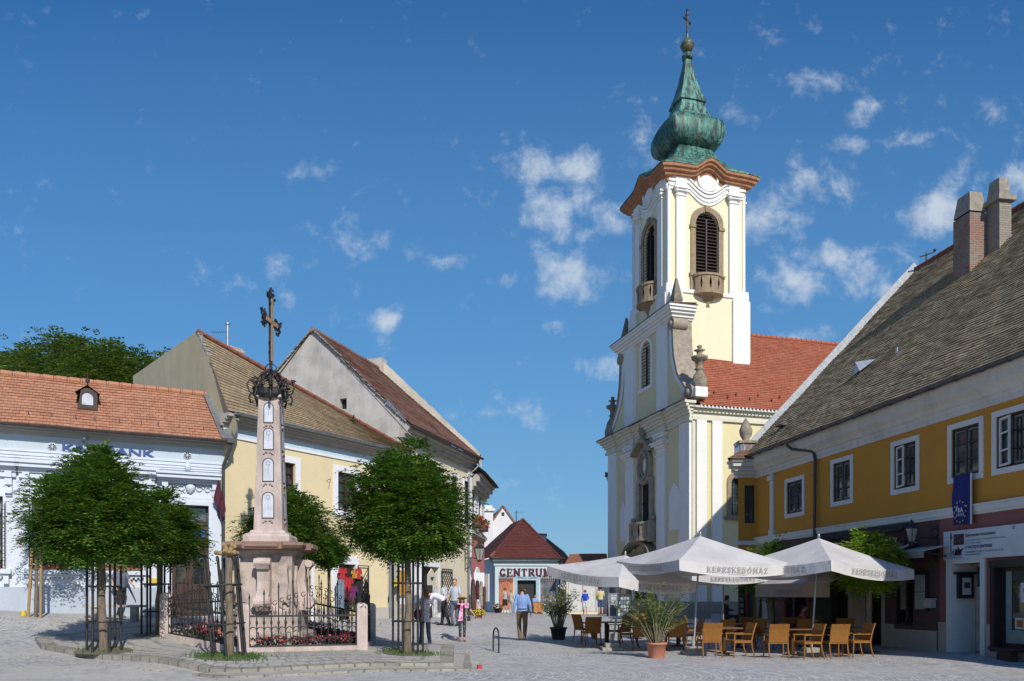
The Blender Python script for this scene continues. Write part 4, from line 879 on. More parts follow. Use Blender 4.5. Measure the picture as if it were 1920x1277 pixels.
def louvres(T, lp, depth=.3, n=16, split=True):
    x0, x1 = lp[0][0], lp[1][0]; z0, z1 = lp[0][1], max(q_[1] for q_ in lp); r = (x1-x0)/2; q_ = MB(T)
    q_.prism([(u, depth+.12, z) for u, z in lp], (0, .02, 0))
    for i in range(n):
        z = z0+(z1-z0)*(i+.5)/n; hw = r if z < z1-r else math.sqrt(max(.0, r*r-(z-(z1-r))**2)); h = (z1-z0)/n
        if hw < .1: continue
        q_.face([(x0+r-hw, depth-.06, z-h*.35), (x0+r+hw, depth-.06, z-h*.35), (x0+r+hw, depth+.1, z+h*.35), (x0+r-hw, depth+.1, z+h*.35)]); q_.box(x0+r-hw, x0+r+hw, depth-.07, depth-.05, z-h*.42, z-h*.3)
    if split: q_.box(x0+r-.05, x0+r+.05, depth-.1, depth-.02, z0, z1-r*.5)
    q_.box(x0, x1, depth-.1, depth-.02, z0, z0+.08)
    return q_
part('louvres', louvres(TF, wh, .08, 14), louv, ch)
for (u0, u1) in ((cu(1234, 690), cu(1254, 690)), (2*cen-cu(1254, 690), 2*cen-cu(1234, 690))): pil('pilaster', TF, u0, u1, zE+.1, zM, .12)
p = MB(TF)                                                # white edging and stone coping along the curves
for C_ in (cr, cl):
    s_ = 1 if C_ is cr else -1; p = MB(TF)
    for i in range(len(C_)-1):
        (a0, a1), (b0, b1) = C_[i], C_[i+1]; p.face([(a0-s_*.5, -.05, a1), (b0-s_*.5, -.05, b1), (b0, -.05, b1), (a0, -.05, a1)])
    part('edging', p, cw, ch)
p = MB(TF)
for C_ in (cr, cl):
    s_ = 1 if C_ is cr else -1; fine = []; p = MB(TF)
    for i in range(len(C_)-1):
        for k in range(4): fine.append((C_[i][0]+(C_[i+1][0]-C_[i][0])*k/4, C_[i][1]+(C_[i+1][1]-C_[i][1])*k/4))
    fine.append(C_[-1])
    for i in range(len(fine)-1):
        (a0, a1), (b0, b1) = fine[i], fine[i+1]; p.prism([(a0-s_*.05, -.14, a1), (b0-s_*.05, -.14, b1), (b0+s_*.14, -.14, b1), (a0+s_*.14, -.14, a1)], (0, 1.25, 0))
    for (u, z, r) in ((C_[0][0]-s_*.1, C_[0][1]+.05, .5), (C_[-1][0]+s_*.05, C_[-1][1]-.25, .36)):
        T0 = p.T; p.T = TF @ Matrix.Translation((u, 0, z)) @ Matrix.Rotation(R(90), 4, 'X'); p.lathe([(r, -.75), (r, .2)], (0, 0, 0), 18, False); p.lathe([(r*.5, .2), (r*.45, .28), (.02, .3)], (0, 0, 0), 14); p.T = T0
    part('volute', p, mat('volute_stone', (.36, .30, .23, 1), (.24, .20, .155, 1), 4, bump=.4), ch)
p = MB(TF)
ml, mr_ = cl[-1][0], cr[-1][0]; zM1 = zM+.35
for (o, a, b) in ((.1, 0, .12), (.2, .12, .3), (.34, .3, .45), (.46, .45, .62), (.55, .62, .78)): p.box(ml-.1-o, mr_+.1+o, -o-.05, 1.2, zM+a, zM+b)
part('mid_cornice', p, cw, ch)
zT = zM+.78
p = MB(TF); p.face([(ml-.7, -.62, zT), (mr_+.7, -.62, zT), (mr_+.7, 1.2, zT+.12), (ml-.7, 1.2, zT+.12)]); p.box(ml-.7, mr_+.7, -.64, 1.22, zT-.02, zT+.02); part('mid_roofing', p, mat('brown_lead', (.13, .06, .04, 1)), ch)
for u in (ml+.15, mr_-.15):
    p = MB(TF); p.lathe([(.5, 0), (.5, .22), (.4, .26), (.36, .34), (.42, .42), (.07, 1.75)], (u, .25, zT), 4, False); part('obelisk', p, dstone, ch)
for u in (cr[0][0]+.25, cl[0][0]-.25):
    p = MB(TF); zb_ = zE+.1
    p.box(u-.36, u+.36, -.1, .66, zb_, zb_+.55); p.T = TF
    part('finial_block', p, cw, ch); p = MB(TF)
    p.lathe([(.38, .55), (.44, .72), (.45, .95), (.36, 1.2), (.22, 1.4), (.19, 1.55), (.30, 1.62), (.19, 1.69), (.17, 1.9), (.28, 2.05), (.44, 2.16), (.48, 2.3), (.26, 2.38), (.15, 2.44), (.18, 2.6), (.32, 2.67), (.1, 2.74), (.12, 2.83), (.16, 2.9), (.02, 2.98)], (u, .35, zb_), 12)
    part('finial', p, mat('finial_stone', (.30, .25, .175, 1), (.17, .14, .10, 1), 5, bump=.5), ch)
# tower
zt0 = ze; zst = sd_(1292, 548, ty0).z; 
TS = Matrix.Translation((tx0, ty0, 0)); WT, DT = tx1-tx0, ty1-ty0
TL = Matrix(((0, 1, 0, tx0), (-1, 0, 0, ty1), (0, 0, 1, 0), (0, 0, 0, 1)))
def ts(px, py): h = fc.hit(px, py, 'y', ty0); return Vector((h.x-tx0, 0, h.z))
ztop = ts(1330, 345).z
bu = (ts(1310, 450).x, ts(1353, 450).x); bz_ = (ts(1330, 519).z, ts(1330, 400).z)
bc = WT/2; hb = (bu[1]-bu[0])/2; bl = arch(bc-hb, bc+hb, *bz_)
faces_ = [(TS, WT, bc), (TL, DT, DT/2)]
TB = Matrix.Translation((tx1, ty1, 0)) @ Matrix.Rotation(math.pi, 4, 'Z'); TR = Matrix(((0, -1, 0, tx1), (1, 0, 0, ty0), (0, 0, 1, 0), (0, 0, 0, 1)))
faces_ += [(TB, WT, WT/2), (TR, DT, DT/2)]
za = ts(1330, 353).z                                       # springing of the great cornice
for k, (T, W2, c2) in enumerate(faces_):
    lp = arch(c2-hb, c2+hb, *bz_); tw = MB(T)
    tw.wall(rect(0, W2, zst, za+.6), [lp], .2); o_tw = part('tower_wall', tw, cyl, ch)
    tw = MB(T); tw.box(-.14, W2+.14, -.14, .02, zt0-.5, zst); part('tower_base', tw, cyl, ch)
    p = MB(T); p.box(-.18, W2+.18, -.22, 0, zst-.12, zst+.1); p.box(-.2, .95, -.3, -.1, zt0-.5, zst-.25); p.box(W2-.95, W2+.2, -.3, -.1, zt0-.5, zst-.25)
    p.box(-.17, .9, -.2, 0, zst-.25, zst+.35); p.box(W2-.9, W2+.17, -.2, 0, zst-.25, zst+.35); part('string_course', p, cw, ch)
    for (u0, u1) in ((.0-.06, .14), (.5, 1.12), (W2-1.12, W2-.5), (W2-.14, W2+.06)):
        p = MB(T); o_ = .16 if .3 < u0 < W2-.3 else .06; zc_ = ts(1330, 366).z
        p.box(u0, u1, -o_, 0, zst+.1, zc_)
        if o_ > .1:
            for (a, b, e) in ((-.38, -.3, .05), (-.12, .0, .12), (0, .1, .2)): p.box(u0-e, u1+e, -o_-e, 0, zc_+a, zc_+b)
            p.ball((u0-.02, -o_-.08, zc_-.12), .12, 8, 6); p.ball((u1+.02, -o_-.08, zc_-.12), .12, 8, 6)
        part('pilaster', p, cw, ch)
    p = MB(T); zc_ = ts(1330, 366).z                      # white entablature dipping round the medallion
    m_ = 24; top = []; low = []; dip = lambda s: max(0., math.cos(max(-1., min(1., s/1.3))*math.pi/2))**1.1
    for i in range(m_+1):
        u = W2*i/m_; s = u-c2; low.append((u, zc_+.1+.45-.72*dip(s)))
    for i in range(m_): (a0, a1), (b0, b1) = low[i], low[i+1]; p.uz([(a0, a1-.55), (b0, b1-.55), (b0, za+.55), (a0, za+.55)], -.08, 0)
    for (o, dz0, dz1) in ((.16, -.1, .06), (.22, .12, .24), (.13, -.36, -.28)):
        for i in range(m_): (a0, a1), (b0, b1) = low[i], low[i+1]; p.uz([(a0, a1+dz0), (b0, b1+dz0), (b0, b1+dz1), (a0, a1+dz1)], -o, -.05)
    for (u0, u1) in ((.44, 1.18), (W2-1.18, W2-.44)): p.box(u0, u1, -.2, 0, zc_+.1, za+.5)
    part('entablature', p, cw, ch)
    zm = zc_+.92; p = MB(T)
    p.ring([(c2+.60*math.cos(R(15*i)), zm+.66*math.sin(R(15*i))) for i in range(24)], [(c2+.72*math.cos(R(15*i)), zm+.8*math.sin(R(15*i))) for i in range(24)], -.2, -.06); p.uz([(c2+.60*math.cos(R(15*i)), zm+.66*math.sin(R(15*i))) for i in range(24)], -.12, -.06); part('medallion', p, cw, ch)
    p = MB(T); ol = grow(lp, .32); p.ring(lp, ol, -.1, 0); p.box(c2-hb-.4, c2-hb, -.16, 0, bz_[1]-hb-.25, bz_[1]-hb-.08); p.box(c2+hb, c2+hb+.4, -.16, 0, bz_[1]-hb-.25, bz_[1]-hb-.08)
    p.box(c2-.16, c2+.16, -.18, 0, bz_[1]-.02, bz_[1]+.38); p.box(c2-hb-.36, c2-hb+.02, -.1, 0, bz_[0]-1.35, bz_[0]); p.box(c2+hb-.02, c2+hb+.36, -.1, 0, bz_[0]-1.35, bz_[0]); p.box(c2-hb-.42, c2+hb+.42, -.16, 0, bz_[0]-.08, bz_[0]+.08)
    part('surround', p, stone, ch)
    part('louvres', louvres(T, lp, .12, 19), louv, ch)
    part('balcony', balcony(T, c2, bz_[0]-1.25, 2*hb+.35, 1.2, .75), stone, ch)
p = MB(); p.box(tx0-.22, tx1+.25, ty0-.24, ty0-.1, zt0+.1, zt0+.2); part('flashing', p, dmetal, ro)
# great cornice, swelling over each medallion
cxT, cyT = (tx0+tx1)/2, (ty0+ty1)/2
def sq_ring(off, dz, bump=1.0, m_=20):
    out_ = []; hx, hy = WT/2+off, DT/2+off
    for (ax, ay, bx, by, half, o2) in ((1, 0, 0, -1, hx, hy), (0, 1, 1, 0, hy, hx), (-1, 0, 0, 1, hx, hy), (0, -1, -1, 0, hy, hx)):
        for i in range(m_):
            s = -half+2*half*i/m_; t = abs(s)/1.15; b = (math.cos(min(1, t)*math.pi)+1)/2; b = b**.9*.62*bump; flare = .12*(abs(s)/half)**6
            out_.append((cxT+ax*s+bx*o2, cyT+ay*s+by*o2, za+dz+b-flare))
    return out_
p = MB(); rr = [sq_ring(*a) for a in ((.02, .08), (.12, .1), (.16, .28), (.34, .34), (.38, .46), (.52, .52), (.55, .64), (.66, .7), (.68, .86), (.3, .9))]
p.grid(rr, True, False); part('great_cornice', p, mat('cornice_rust', (.42, .19, .085, 1), (.27, .125, .065, 1), 3, rough=.85, bump=.3), ch)
def copper():
    t = NT('copper_patina'); v = t.co()
    a = t.rng(t.noise(v, .55, 7, .7, (1.6, 1.6, .5)), .44, .56); b = t.rng(t.noise(v, 2.0, 6, .7, (3, 3, .3)), .45, .58)
    cc = t.mix(a, (.026, .125, .092, 1), (.10, .28, .215, 1)); cc = t.mix(b, cc, (.022, .028, .024, 1))
    cc = t.mix(t.rng(t.noise(v, .8, 6, .7), .56, .68, 0, .6), cc, (.10, .06, .035, 1)); t.bump(t.noise(v, 5, 5), .35, .04)
    return t.done(cc, .55, .1, .5)
cop = copper()
cz = lambda py: EYE-Zc+(HY-py)/F*51.3
def dome_ring(h, z, ex, m_=20):
    "ring whose plan goes from square (ex=1) to rounded"
    out_ = []; hx = h; hy = h*DT/WT
    for (ax, ay, bx, by) in ((1, 0, 0, -1), (0, 1, 1, 0), (-1, 0, 0, 1), (0, -1, -1, 0)):
        for i in range(m_):
            s = -1+2*i/m_; vx, vy = ax*s+bx, ay*s+by; L_ = math.hypot(vx, vy); k = 1/(L_**(1-ex)) if ex < 1 else 1.
            out_.append((cxT+vx*hx*k, cyT+vy*hy*k, z))
    return out_
zn = cz(290); p = MB(); base_ = sq_ring(.70, .86); base2 = sq_ring(.72, .93)
n1 = dome_ring(1.22, cz(291), .8); mid = [((a[0]*.45+b[0]*.55), (a[1]*.45+b[1]*.55), a[2]*.62+b[2]*.38) for a, b in zip(base2, n1)]
md2 = [((a[0]*.15+b[0]*.85), (a[1]*.15+b[1]*.85), a[2]*.3+b[2]*.7) for a, b in zip(base2, n1)]
p.grid([base_, base2, mid, md2, n1], True, True)
prof = [(1.22, 291), (1.48, 289), (1.78, 283), (1.92, 274), (1.97, 263), (1.94, 252), (1.8, 242), (1.5, 235), (1.22, 230)]
p.grid([dome_ring(h, cz(y), .72) for h, y in prof], True, True)
prof = [(1.22, 230), (1.1, 224), (.96, 213), (.86, 201)]
p.grid([dome_ring(h, cz(y), .8) for h, y in prof], True, True)
prof = [(.86, 201), (.97, 200), (.9, 194), (.7, 178), (.48, 155), (.31, 130), (.19, 112)]
p.grid([dome_ring(h, cz(y), .8) for h, y in prof], True, False)
p.lathe([(.2, 0), (.34, .03), (.36, .2), (.24, .28), (.22, .4)], (cxT, cyT, cz(112)), 14)
dome = part('spire', p, cop, ch)
p = MB(); p.tube([(cxT, cyT, cz(104)), (cxT, cyT, cz(98))], .12, 8); p.ball((cxT, cyT, cz(86)), .42, 14, 10); p.tube([(cxT, cyT, cz(74)), (cxT, cyT, cz(64))], .09, 8); p.lathe([(.42, 0), (.46, .03), (.42, .06)], (cxT, cyT, cz(87)), 16)
part('ball', p, mat('old_bronze', (.16, .12, .06, 1), (.08, .13, .09, 1), 3, rough=.5, metal=.3), dome)
p = MB(); zq = cz(66); p.bar((cxT, cyT, zq), (cxT, cyT, cz(20)), .1)
ar = Vector((.5, .5, 0)).normalized()
for z, l_ in ((cz(38), .62), (cz(28), .34)): p.bar(Vector((cxT, cyT, z))-ar*l_+Vector((0, 0, -.22)), Vector((cxT, cyT, z))+ar*l_+Vector((0, 0, .22)), .08)
for s_ in (-1, 1):
    for z in (cz(52), cz(45)): c_ = Vector((cxT, cyT, z)); p.tube([c_+ar*s_*(.05+.16*math.sin(i*.5))+Vector((0, 0, .12*i-.3)) for i in range(7)], .025, 4)
    c_ = Vector((cxT, cyT, cz(38)))+ar*s_*.62+Vector((0, 0, .22*s_)); p.ball(c_, .09, 6, 5)
p.ball((cxT, cyT, cz(19)), .1, 6, 5); part('cross', p, iron, dome)
# ---------------------------------------------------------------- the ochre house on the right
Zo = .05
fo = Frame(10.1, 33.1, -80.15, Zo); q = lambda px, py: fo.hit(px, py); OL = 20.0
oh = fthing(fo, 'ochre_house', 'long ochre two-storey house with mossy grey roof and shops below, right side', 'house')
ochre = plaster('ochre_paint', (.50, .235, .032, 1), (.37, .185, .05, 1), .5, (.42, .2, .06, 1)); trim = plaster('trim_white', (.60, .60, .58, 1), (.42, .40, .36, 1), .3)
ze = q(1600, 791).z; zcb = q(1640, 829).z; zs1, zs0 = q(1650, 973).z, q(1650, 988).z
print('ochre eave', ze, zcb, zs1, zs0)
zt = (q(1583, 861).z+q(1812, 800).z+q(1700, 834).z)/3; zb = (q(1583, 940).z+q(1812, 887).z+q(1700, 916).z)/3
og = glass('ochre_glass', (.035, .045, .05, 1), (.10, .13, .14, 1), .8); ofr = mat('near_black_frame', (.02, .016, .015, 1), rough=.5)
hs = []
wins = [(1476, 1505), (1563, 1595), (1677, 1718), (1785, 1837), (1869, 1925)]
for i, (a, b) in enumerate(wins):
    u0, u1 = q(a, 900).x, q(b, 900).x
    zb_, zt_ = (zb-.1, zt-.22) if i == 0 else (zb, zt)
    hs.append(window(oh, u0, u1, zb_, zt_, None, ofr, (2, 3), .15, trim, .075, fw=.05, pm=og))
    sm_ = (u0+u1)/2
    for (x0, x1) in ((u0+.06, sm_-.03), (sm_+.03, u1-.06)): sa_ = MB(); sa_.ring(rect(x0+.045, x1-.045, zb_+.12, zt_-.12), rect(x0, x1, zb_+.07, zt_-.07), .045, .09); part('sash', sa_, mat('sash_grey', (.17, .17, .155, 1), (.10, .10, .09, 1), 5, rough=.6), oh)
    if i in (2, 4):                                         # an open casement standing in the room
        a_ = MB(); T = Matrix.Translation((u0+.06, .03, 0)) @ Matrix.Rotation(R(-14), 4, 'Z'); a_.T = T; w_ = (u1-u0)*.5
        a_.ring(rect(.05, w_-.05, zb_+.1, zt_-.1), rect(0, w_, zb_+.05, zt_-.05), -.02, .02)
        for j in (1, 2): z = zb_+(zt_-zb_)*j/3; a_.box(0, w_, -.015, .015, z-.02, z+.02)
        part('casement', a_, trim, oh)
us_ = [q(1869, 900).x+2.35]
for u in us_: hs.append(window(oh, u, u+.95, zb, zt, None, ofr, (2, 3), .15, trim, .075, fw=.05, pm=og))
wl = MB(); wl.wall(rect(0, OL, zs0, ze), hs, .25); wl.face([(OL, 0, zs0), (OL, 14, zs0), (OL, 14, ze), (OL, 7.3, ze+8.2), (OL, 0, ze)]); wl.face([(0, 14.4, -.6), (OL, 14.4, -.6), (OL, 14.4, ze+.3), (0, 14.4, ze+.3)]); part('upper_wall', wl, ochre, oh)
st = MB(); cornice(st, 0, OL, ((.05, zs0-.02, zs0+.05), (.09, zs0+.05, zs1-.05), (.12, zs1-.05, zs1))); part('string_course', st, trim, oh)
co_ = MB(); cornice(co_, 0, OL, ((.05, zcb, zcb+.14), )); co_.prism([(0, .02, zcb+.14), (0, -.07, zcb+.14), (0, -.09, zcb+.24), (0, -.14, zcb+.27), (0, -.22, zcb+.38), (0, -.36, zcb+.5), (0, -.38, ze-.14), (0, -.46, ze-.12), (0, -.46, ze-.02), (0, .02, ze-.02)], (OL, 0, 0)); part('cornice', co_, plaster('worn_cornice', (.58, .55, .50, 1), (.36, .34, .29, 1), .5, (.3, .28, .25, 1)), oh)
pb = q(1449, 950).x; pm_ = MB(); pm_.box(pb-.13, pb+.13, -.07, 0, zs1, zcb); pm_.box(pb-.2, pb+.2, -.14, 0, zcb-.28, zcb-.1); pm_.box(pb-.18, pb+.18, -.1, 0, zs1, zs1+.2); part('pilaster', pm_, trim, oh)
# canted corner turned to the lane
cu0 = Vector((-.62, .62)); ct = MB(); zch = zs0-.15
TC = Matrix(((.74, .67, 0, 0), (-.67, .74, 0, 0), (0, 0, 1, 0), (0, 0, 0, 1)))
fcn = Frame(*fo.world(-.0, 0).xy, 0, Zo); cL = fcn.hit(1384, 950).x
TC = fo_inv = Matrix.Rotation(-fo.a, 4, 'Z')                 # turns world axes into the house's own
ww = (fcn.hit(1396, 950).x, -.06); wz = (fcn.hit(1410, 981).z, fcn.hit(1410, 910).z)
hh = window(oh, ww[0], ww[1], wz[0], wz[1], TC, ofr, (2, 3), 0, None, .12, fw=.06, pm=og)
cwall = MB(TC); cwall.wall(rect(cL, .0, -.6, ze-.3), [[(max(min(u, -.01), cL), z) for u, z in hh]] if 0 else [hh] if hh[1][0] < -.01 else [], .12)
if not hh[1][0] < -.01:
    pass
cwall.face([(cL, 0, -.6), (cL+.75, 1.3, -.6), (cL+.75, 1.3, ze-.3), (cL, 0, ze-.3)]); part('corner_wall', cwall, ochre, oh)
cc_ = MB(TC); xl = cL
for (o, a, b) in ((.06, -.75, -.62), (.16, -.62, -.5), (.3, -.5, -.34), (.46, -.34, -.16), (.55, -.16, -.05)): cc_.box(xl-o*.7, .3, -o, .3, ze+a-.1, ze+b-.1)
part('corner_cornice', cc_, MATS['worn_cornice'], oh)
cc_ = MB(TC); cc_.box(xl-.08, .1, -.09, .02, zs0-.05, zs0+.12); part('corner_string_course', cc_, trim, oh)
cr_ = MB(TC); cr_.roof((xl-.6, -.65, ze-.16), (.5, -.65, ze-.16), (.7, .2, ze+.35), (xl+.3, .2, ze+.35), .16); cr_.roof((xl-.1, .9, ze-.16), (xl-.6, -.65, ze-.16), (xl+.3, .2, ze+.35), (xl+.5, .9, ze+.35), .16)
gry = tiles('grey_mossy_tile', (.50, .40, .25, 1), (.27, .205, .12, 1), (.05, .038, .026, 1), (.20, .155, .085, 1), .7, .18, .165, 0., 1.1, spot=(.62, .57, .48, 1))
part('corner_roof', cr_, tiles('corner_tile', (.3, .14, .08, 1), (.2, .12, .08, 1), (.06, .04, .03, 1), (.17, .14, .1, 1)), oh)
fi = MB(TC); b_ = fcn.hit(1404, 832); fi.box(b_.x-.32, b_.x+.32, .1, .75, ze-.1, b_.z+.1); fi.box(b_.x-.4, b_.x+.4, .02, .83, b_.z+.05, b_.z+.15)
fi.lathe([(.2, 0), (.14, .1), (.25, .3), (.27, .5), (.18, .72), (.07, .92), (.02, 1.0)], (b_.x, .42, b_.z+.15), 12); part('pinecone_finial', fi, mat('finial_grey', (.33, .27, .2, 1), (.18, .15, .12, 1), 5, bump=.5), oh)
# great roof
Vr = lambda px, py: fo.hit(px, py, 'x', -.3)
rg = Vr(1716, 508); zrd = rg.z; yrd = rg.y; ov = .5
rf = MB(); rf.roof((-.3, -ov, ze), (OL+.4, -ov, ze), (OL+.4, yrd, zrd), (-.3, yrd, zrd), .15, .34, .034, .011, .06); rf.face([(-.3, yrd, zrd), (OL+.4, yrd, zrd), (OL+.4, 2*yrd, ze), (-.3, 2*yrd, ze)])
rf.mi = 1; rf.ridge((-.3, yrd, zrd+.02), (OL+.4, yrd, zrd+.02), .13, .4); ro = part('roof', rf, [gry, MATS['red_ridge']], oh)
gw = MB(); gw.prism([(-.2, 0, -.5), (-.2, 0, ze-.1), (-.2, yrd, zrd-.15), (-.2, 2*yrd, ze-.1), (-.2, 2*yrd, -.5)], (.2, 0, 0)); part('gable_wall', gw, plaster('olive_render', (.4, .35, .24, 1), (.29, .26, .17, 1)), oh)
vf = MB(); n_ = 26; A_ = Vector((-.3, -ov+.1, ze+.1)); B_ = Vector((-.3, yrd, zrd+.1))
for i in range(n_): vf.bar(A_.lerp(B_, i/n_)+Vector((.1, 0, .07)), A_.lerp(B_, (i+.985)/n_)+Vector((.1, 0, .07)), .06, .42)
for i in range(n_): vf.bar(A_.lerp(B_, i/n_)+Vector((-.1, 0, .1)), A_.lerp(B_, (i+.985)/n_)+Vector((-.1, 0, .1)), .2, .05)
vf.bar(A_+Vector((-.05, -.15, -.25)), A_+Vector((-.1, -.1, .5)), .4, .3)
part('verge_flashing', vf, mat('light_zinc', (.45, .48, .52, 1), (.36, .38, .41, 1), 5, rough=.4, metal=.5), ro)
gutter(oh, (-.35, -ov-.1, ze-.03), (OL+.4, -ov-.1, ze-.03), .09, mat('dark_zinc', (.10, .105, .115, 1), (.06, .06, .065, 1), 6, rough=.45, metal=.5))
dx = q(1533, 950).x; ux = q(1503, 830).x
dp = MB(); dp.tube([(ux, -ov-.1, ze-.1), (ux, -ov-.08, ze-.2), (ux+.1, -ov+.05, ze-.35), (dx-.05, -.14, zcb+.3), (dx, -.1, zcb-.0), (dx, -.12, zs1), (dx, -.12, .1)], .055, 8)
for z in (zcb-.6, zs1+.4, 2.4): dp.tube([(dx, -.12, z), (dx, -.12, z+.05)], .07, 8)
part('downpipe', dp, mat('pipe_dark', (.05, .055, .055, 1), (.03, .03, .03, 1), rough=.5), oh)
sn = MB(); sl = Vector((0, yrd+ov, zrd-ze)).normalized(); nn = Vector((0, -sl.z, sl.y))
for i in range(int(OL/.62)):
    p_ = Vector((.3+i*.62, -ov, ze))+sl*(.75+.28*(i % 2)); sn.bar(p_, p_+nn*.13, .012, .03)
part('snow_guards', sn, mat('rusty_iron', (.05, .035, .025, 1)), ro)
def on_roof(px, py):
    "where the line of sight meets the front slope"
    r = Vector(((px-CX)/F, 1, (HY-py)/F)); o = Vector((0, 0, EYE)); m = Matrix.Rotation(-fo.a, 4, 'Z')
    rl = m @ r; ol = m @ (o-Vector((fo.o.x, fo.o.y, Zo))); A0 = Vector((0, -ov, ze)); t = (A0-ol).dot(nn)/rl.dot(nn); return ol+rl*t
h_ = on_roof(1612, 700); vt = MB(); T = Matrix.Translation(h_) @ Matrix.Rotation(R(-15), 4, 'Z'); vt.T = T
vt.face([(-.3, -.1, .0), (.0, -.16, .42), (.02, .55, .5)]); vt.face([(.3, -.1, .0), (.0, -.16, .42), (.02, .55, .5)]); vt.face([(-.3, -.12, .02), (.3, -.12, .02), (0, -.15, .4)])
part('roof_vent', vt, MATS['light_zinc'], ro)
h_ = on_roof(1683, 662); v2 = MB(); v2.obox(h_+nn*.06, (.1, .03, .28)); part('lead_patch', v2, MATS['light_zinc'], ro)
h_ = on_roof(1470, 800); v3 = MB(); v3.obox(h_+nn*.05, (.5, .35, .05)); part('roof_hatch', v3, MATS['pipe_dark'], ro)
ant = MB(); r_ = fo.hit(1733, 498, 'x', .15); bz = Vector((.4, yrd, zrd)); ant.tube([bz, bz+Vector((0, 0, .5))], .03, 5); ant.tube([bz+Vector((-.0, -.3, .3)), bz+Vector((.1, .3, .5))], .03, 5); ant.ball(bz+Vector((.1, .33, .58)), .07, 6, 5); part('ridge_bracket', ant, iron, ro)
brk = bricks('chimney_brick', (.30, .12, .07, 1), (.22, .10, .07, 1), (.26, .23, .19, 1), .25, .08, .014, (.24, .22, .185, 1), .75)
ck = mat('chimney_cap', (.33, .29, .23, 1), (.20, .18, .145, 1), 5, bump=.4)
for k, (px0, px1, pyb, pyt, pxm) in enumerate(((1783, 1843, 525, 368, 1812), (1846, 1888, 478, 340, 1868))):
    b_ = on_roof(pxm, pyb-14); wx, wy = ((.40, .33), (.30, .23))[k]
    rr_ = Vector(((pxm-CX)/F, 1)); dist = fo.world(b_.x, b_.y).y; zt_ = EYE-Zo+(HY-pyt)/F*dist
    c_ = MB(); top_ = zt_-.75
    c_.box(b_.x-wx, b_.x+wx, b_.y-wy*.6, b_.y+wy*1.4, b_.z-.9, top_)
    cho = part('chimney', c_, brk if k == 0 else bricks('chimney_brick_grey', (.36, .32, .25, 1), (.28, .24, .19, 1), (.2, .18, .15, 1), .25, .08, .014, (.25, .23, .2, 1), .6), ro)
    c_ = MB(); cy_ = b_.y+wy*.4
    if k: c_.box(b_.x-wx-.12, b_.x+wx+.12, cy_-wy-.12, cy_+wy+.12, top_-.05, top_+.1)
    pz = [(1.0, 0.06), (.98, .1), (.74, .75), (.70, .78)]
    rows = [[(b_.x+sx_*wx*f, cy_+sy_*wy*f, top_+z) for sx_, sy_ in ((-1, -1), (1, -1), (1, 1), (-1, 1))] for f, z in pz]
    c_.grid(rows, True, False); c_.face(rows[-1]); part('chimney_cap', c_, ck, cho)
    c_ = MB(); c_.box(b_.x-wx-.08, b_.x+wx+.08, b_.y-wy*.6-.06, b_.y+wy*1.4, b_.z-1.0, b_.z-.42); c_.bar(Vector((b_.x+wx+.08, b_.y-wy*.6, b_.z-.35)), Vector((b_.x+wx+.08, b_.y+wy*1.4, b_.z+wy*1.1)), .05, .16); part('chimney_flashing', c_, MATS['light_zinc'], cho)
# ---- ground floor: restaurant under a dark fascia, then the mauve shop
u_f0, u_f1, u_m = q(1448, 1100).x, q(1745, 1100).x, q(1762, 1100).x
dk = plaster('aubergine_wall', (.105, .06, .055, 1), (.07, .045, .04, 1), .4); mv = plaster('mauve_wall', (.23, .095, .085, 1), (.17, .08, .07, 1), .3); lowp = plaster('low_render', (.40, .37, .32, 1), (.26, .23, .18, 1), .5)
shopw = plaster('old_white', (.42, .40, .36, 1), (.3, .28, .24, 1), .4)
z2 = lambda px, py: q(px, py).z
hd = []; dro = (q(1786, 1150).x, q(1841, 1150).x); zdo = z2(1815, 1056)
hd_door = [(dro[0], -.3), (dro[1], -.3), (dro[1], zdo), (dro[0], zdo)]
sw = (q(1868, 1150).x, q(1868, 1150).x+2.3); zsw = (z2(1885, 1215), z2(1890, 1062)); hsw = rect(sw[0], sw[1], zsw[0], zsw[1])
sw2 = rect(sw[1]+1.2, sw[1]+3.2, zsw[0], zsw[1])
zpl = z2(1762, 1166)
w_ = MB(); w_.wall(rect(u_m, OL, -.6, zs0), [hd_door, hsw, sw2], .7); w_.face([(OL, 0, -.6), (OL, 14, -.6), (OL, 14, zs0), (OL, 0, zs0)]); part('shop_wall', w_, mv, oh)
w_ = MB()
for a, b in ((u_m, dro[0]-.2), (dro[1]+.2, sw[0]-.1), (sw[1]+.1, OL)): w_.box(a, b, -.05, 0, -.6, zpl)
w_.box(sw[0]-.1, sw[1]+.1, -.05, 0, -.6, zsw[0]-.02); part('plinth', w_, lowp, oh)
w_ = MB(); w_.ring(hd_door, [(dro[0]-.18, -.3), (dro[1]+.16, -.3), (dro[1]+.16, zdo+.2), (dro[0]-.18, zdo+.2)], -.06, 0); w_.face([(dro[0]+.001, 0, -.3), (dro[0]+.001, .69, -.3), (dro[0]+.001, .69, zdo), (dro[0]+.001, 0, zdo)]); w_.face([(dro[1]-.001, 0, -.3), (dro[1]-.001, .69, -.3), (dro[1]-.001, .69, zdo), (dro[1]-.001, 0, zdo)])
part('door_surround', w_, trim, oh)
w_ = MB(); a, b = dro; w_.ring(rect(a+.12, b-.1, -.2, zdo-.08), rect(a, b, -.3, zdo), .6, .7); w_.box(a+.1, b-.08, .6, .7, zdo-.75, zdo-.62); w_.ring(rect(a+.32, b-.3, .95, zdo-.9), rect(a+.12, b-.1, .1, zdo-.75), .62, .68); w_.box(a+.3, b-.28, .64, .68, .15, .85)
od = part('door', w_, mat('cream_door', (.40, .38, .32, 1)), oh); g = MB(); g.box(a+.1, b-.08, .66, .67, .2, zdo-.06); part('pane', g, og, od)
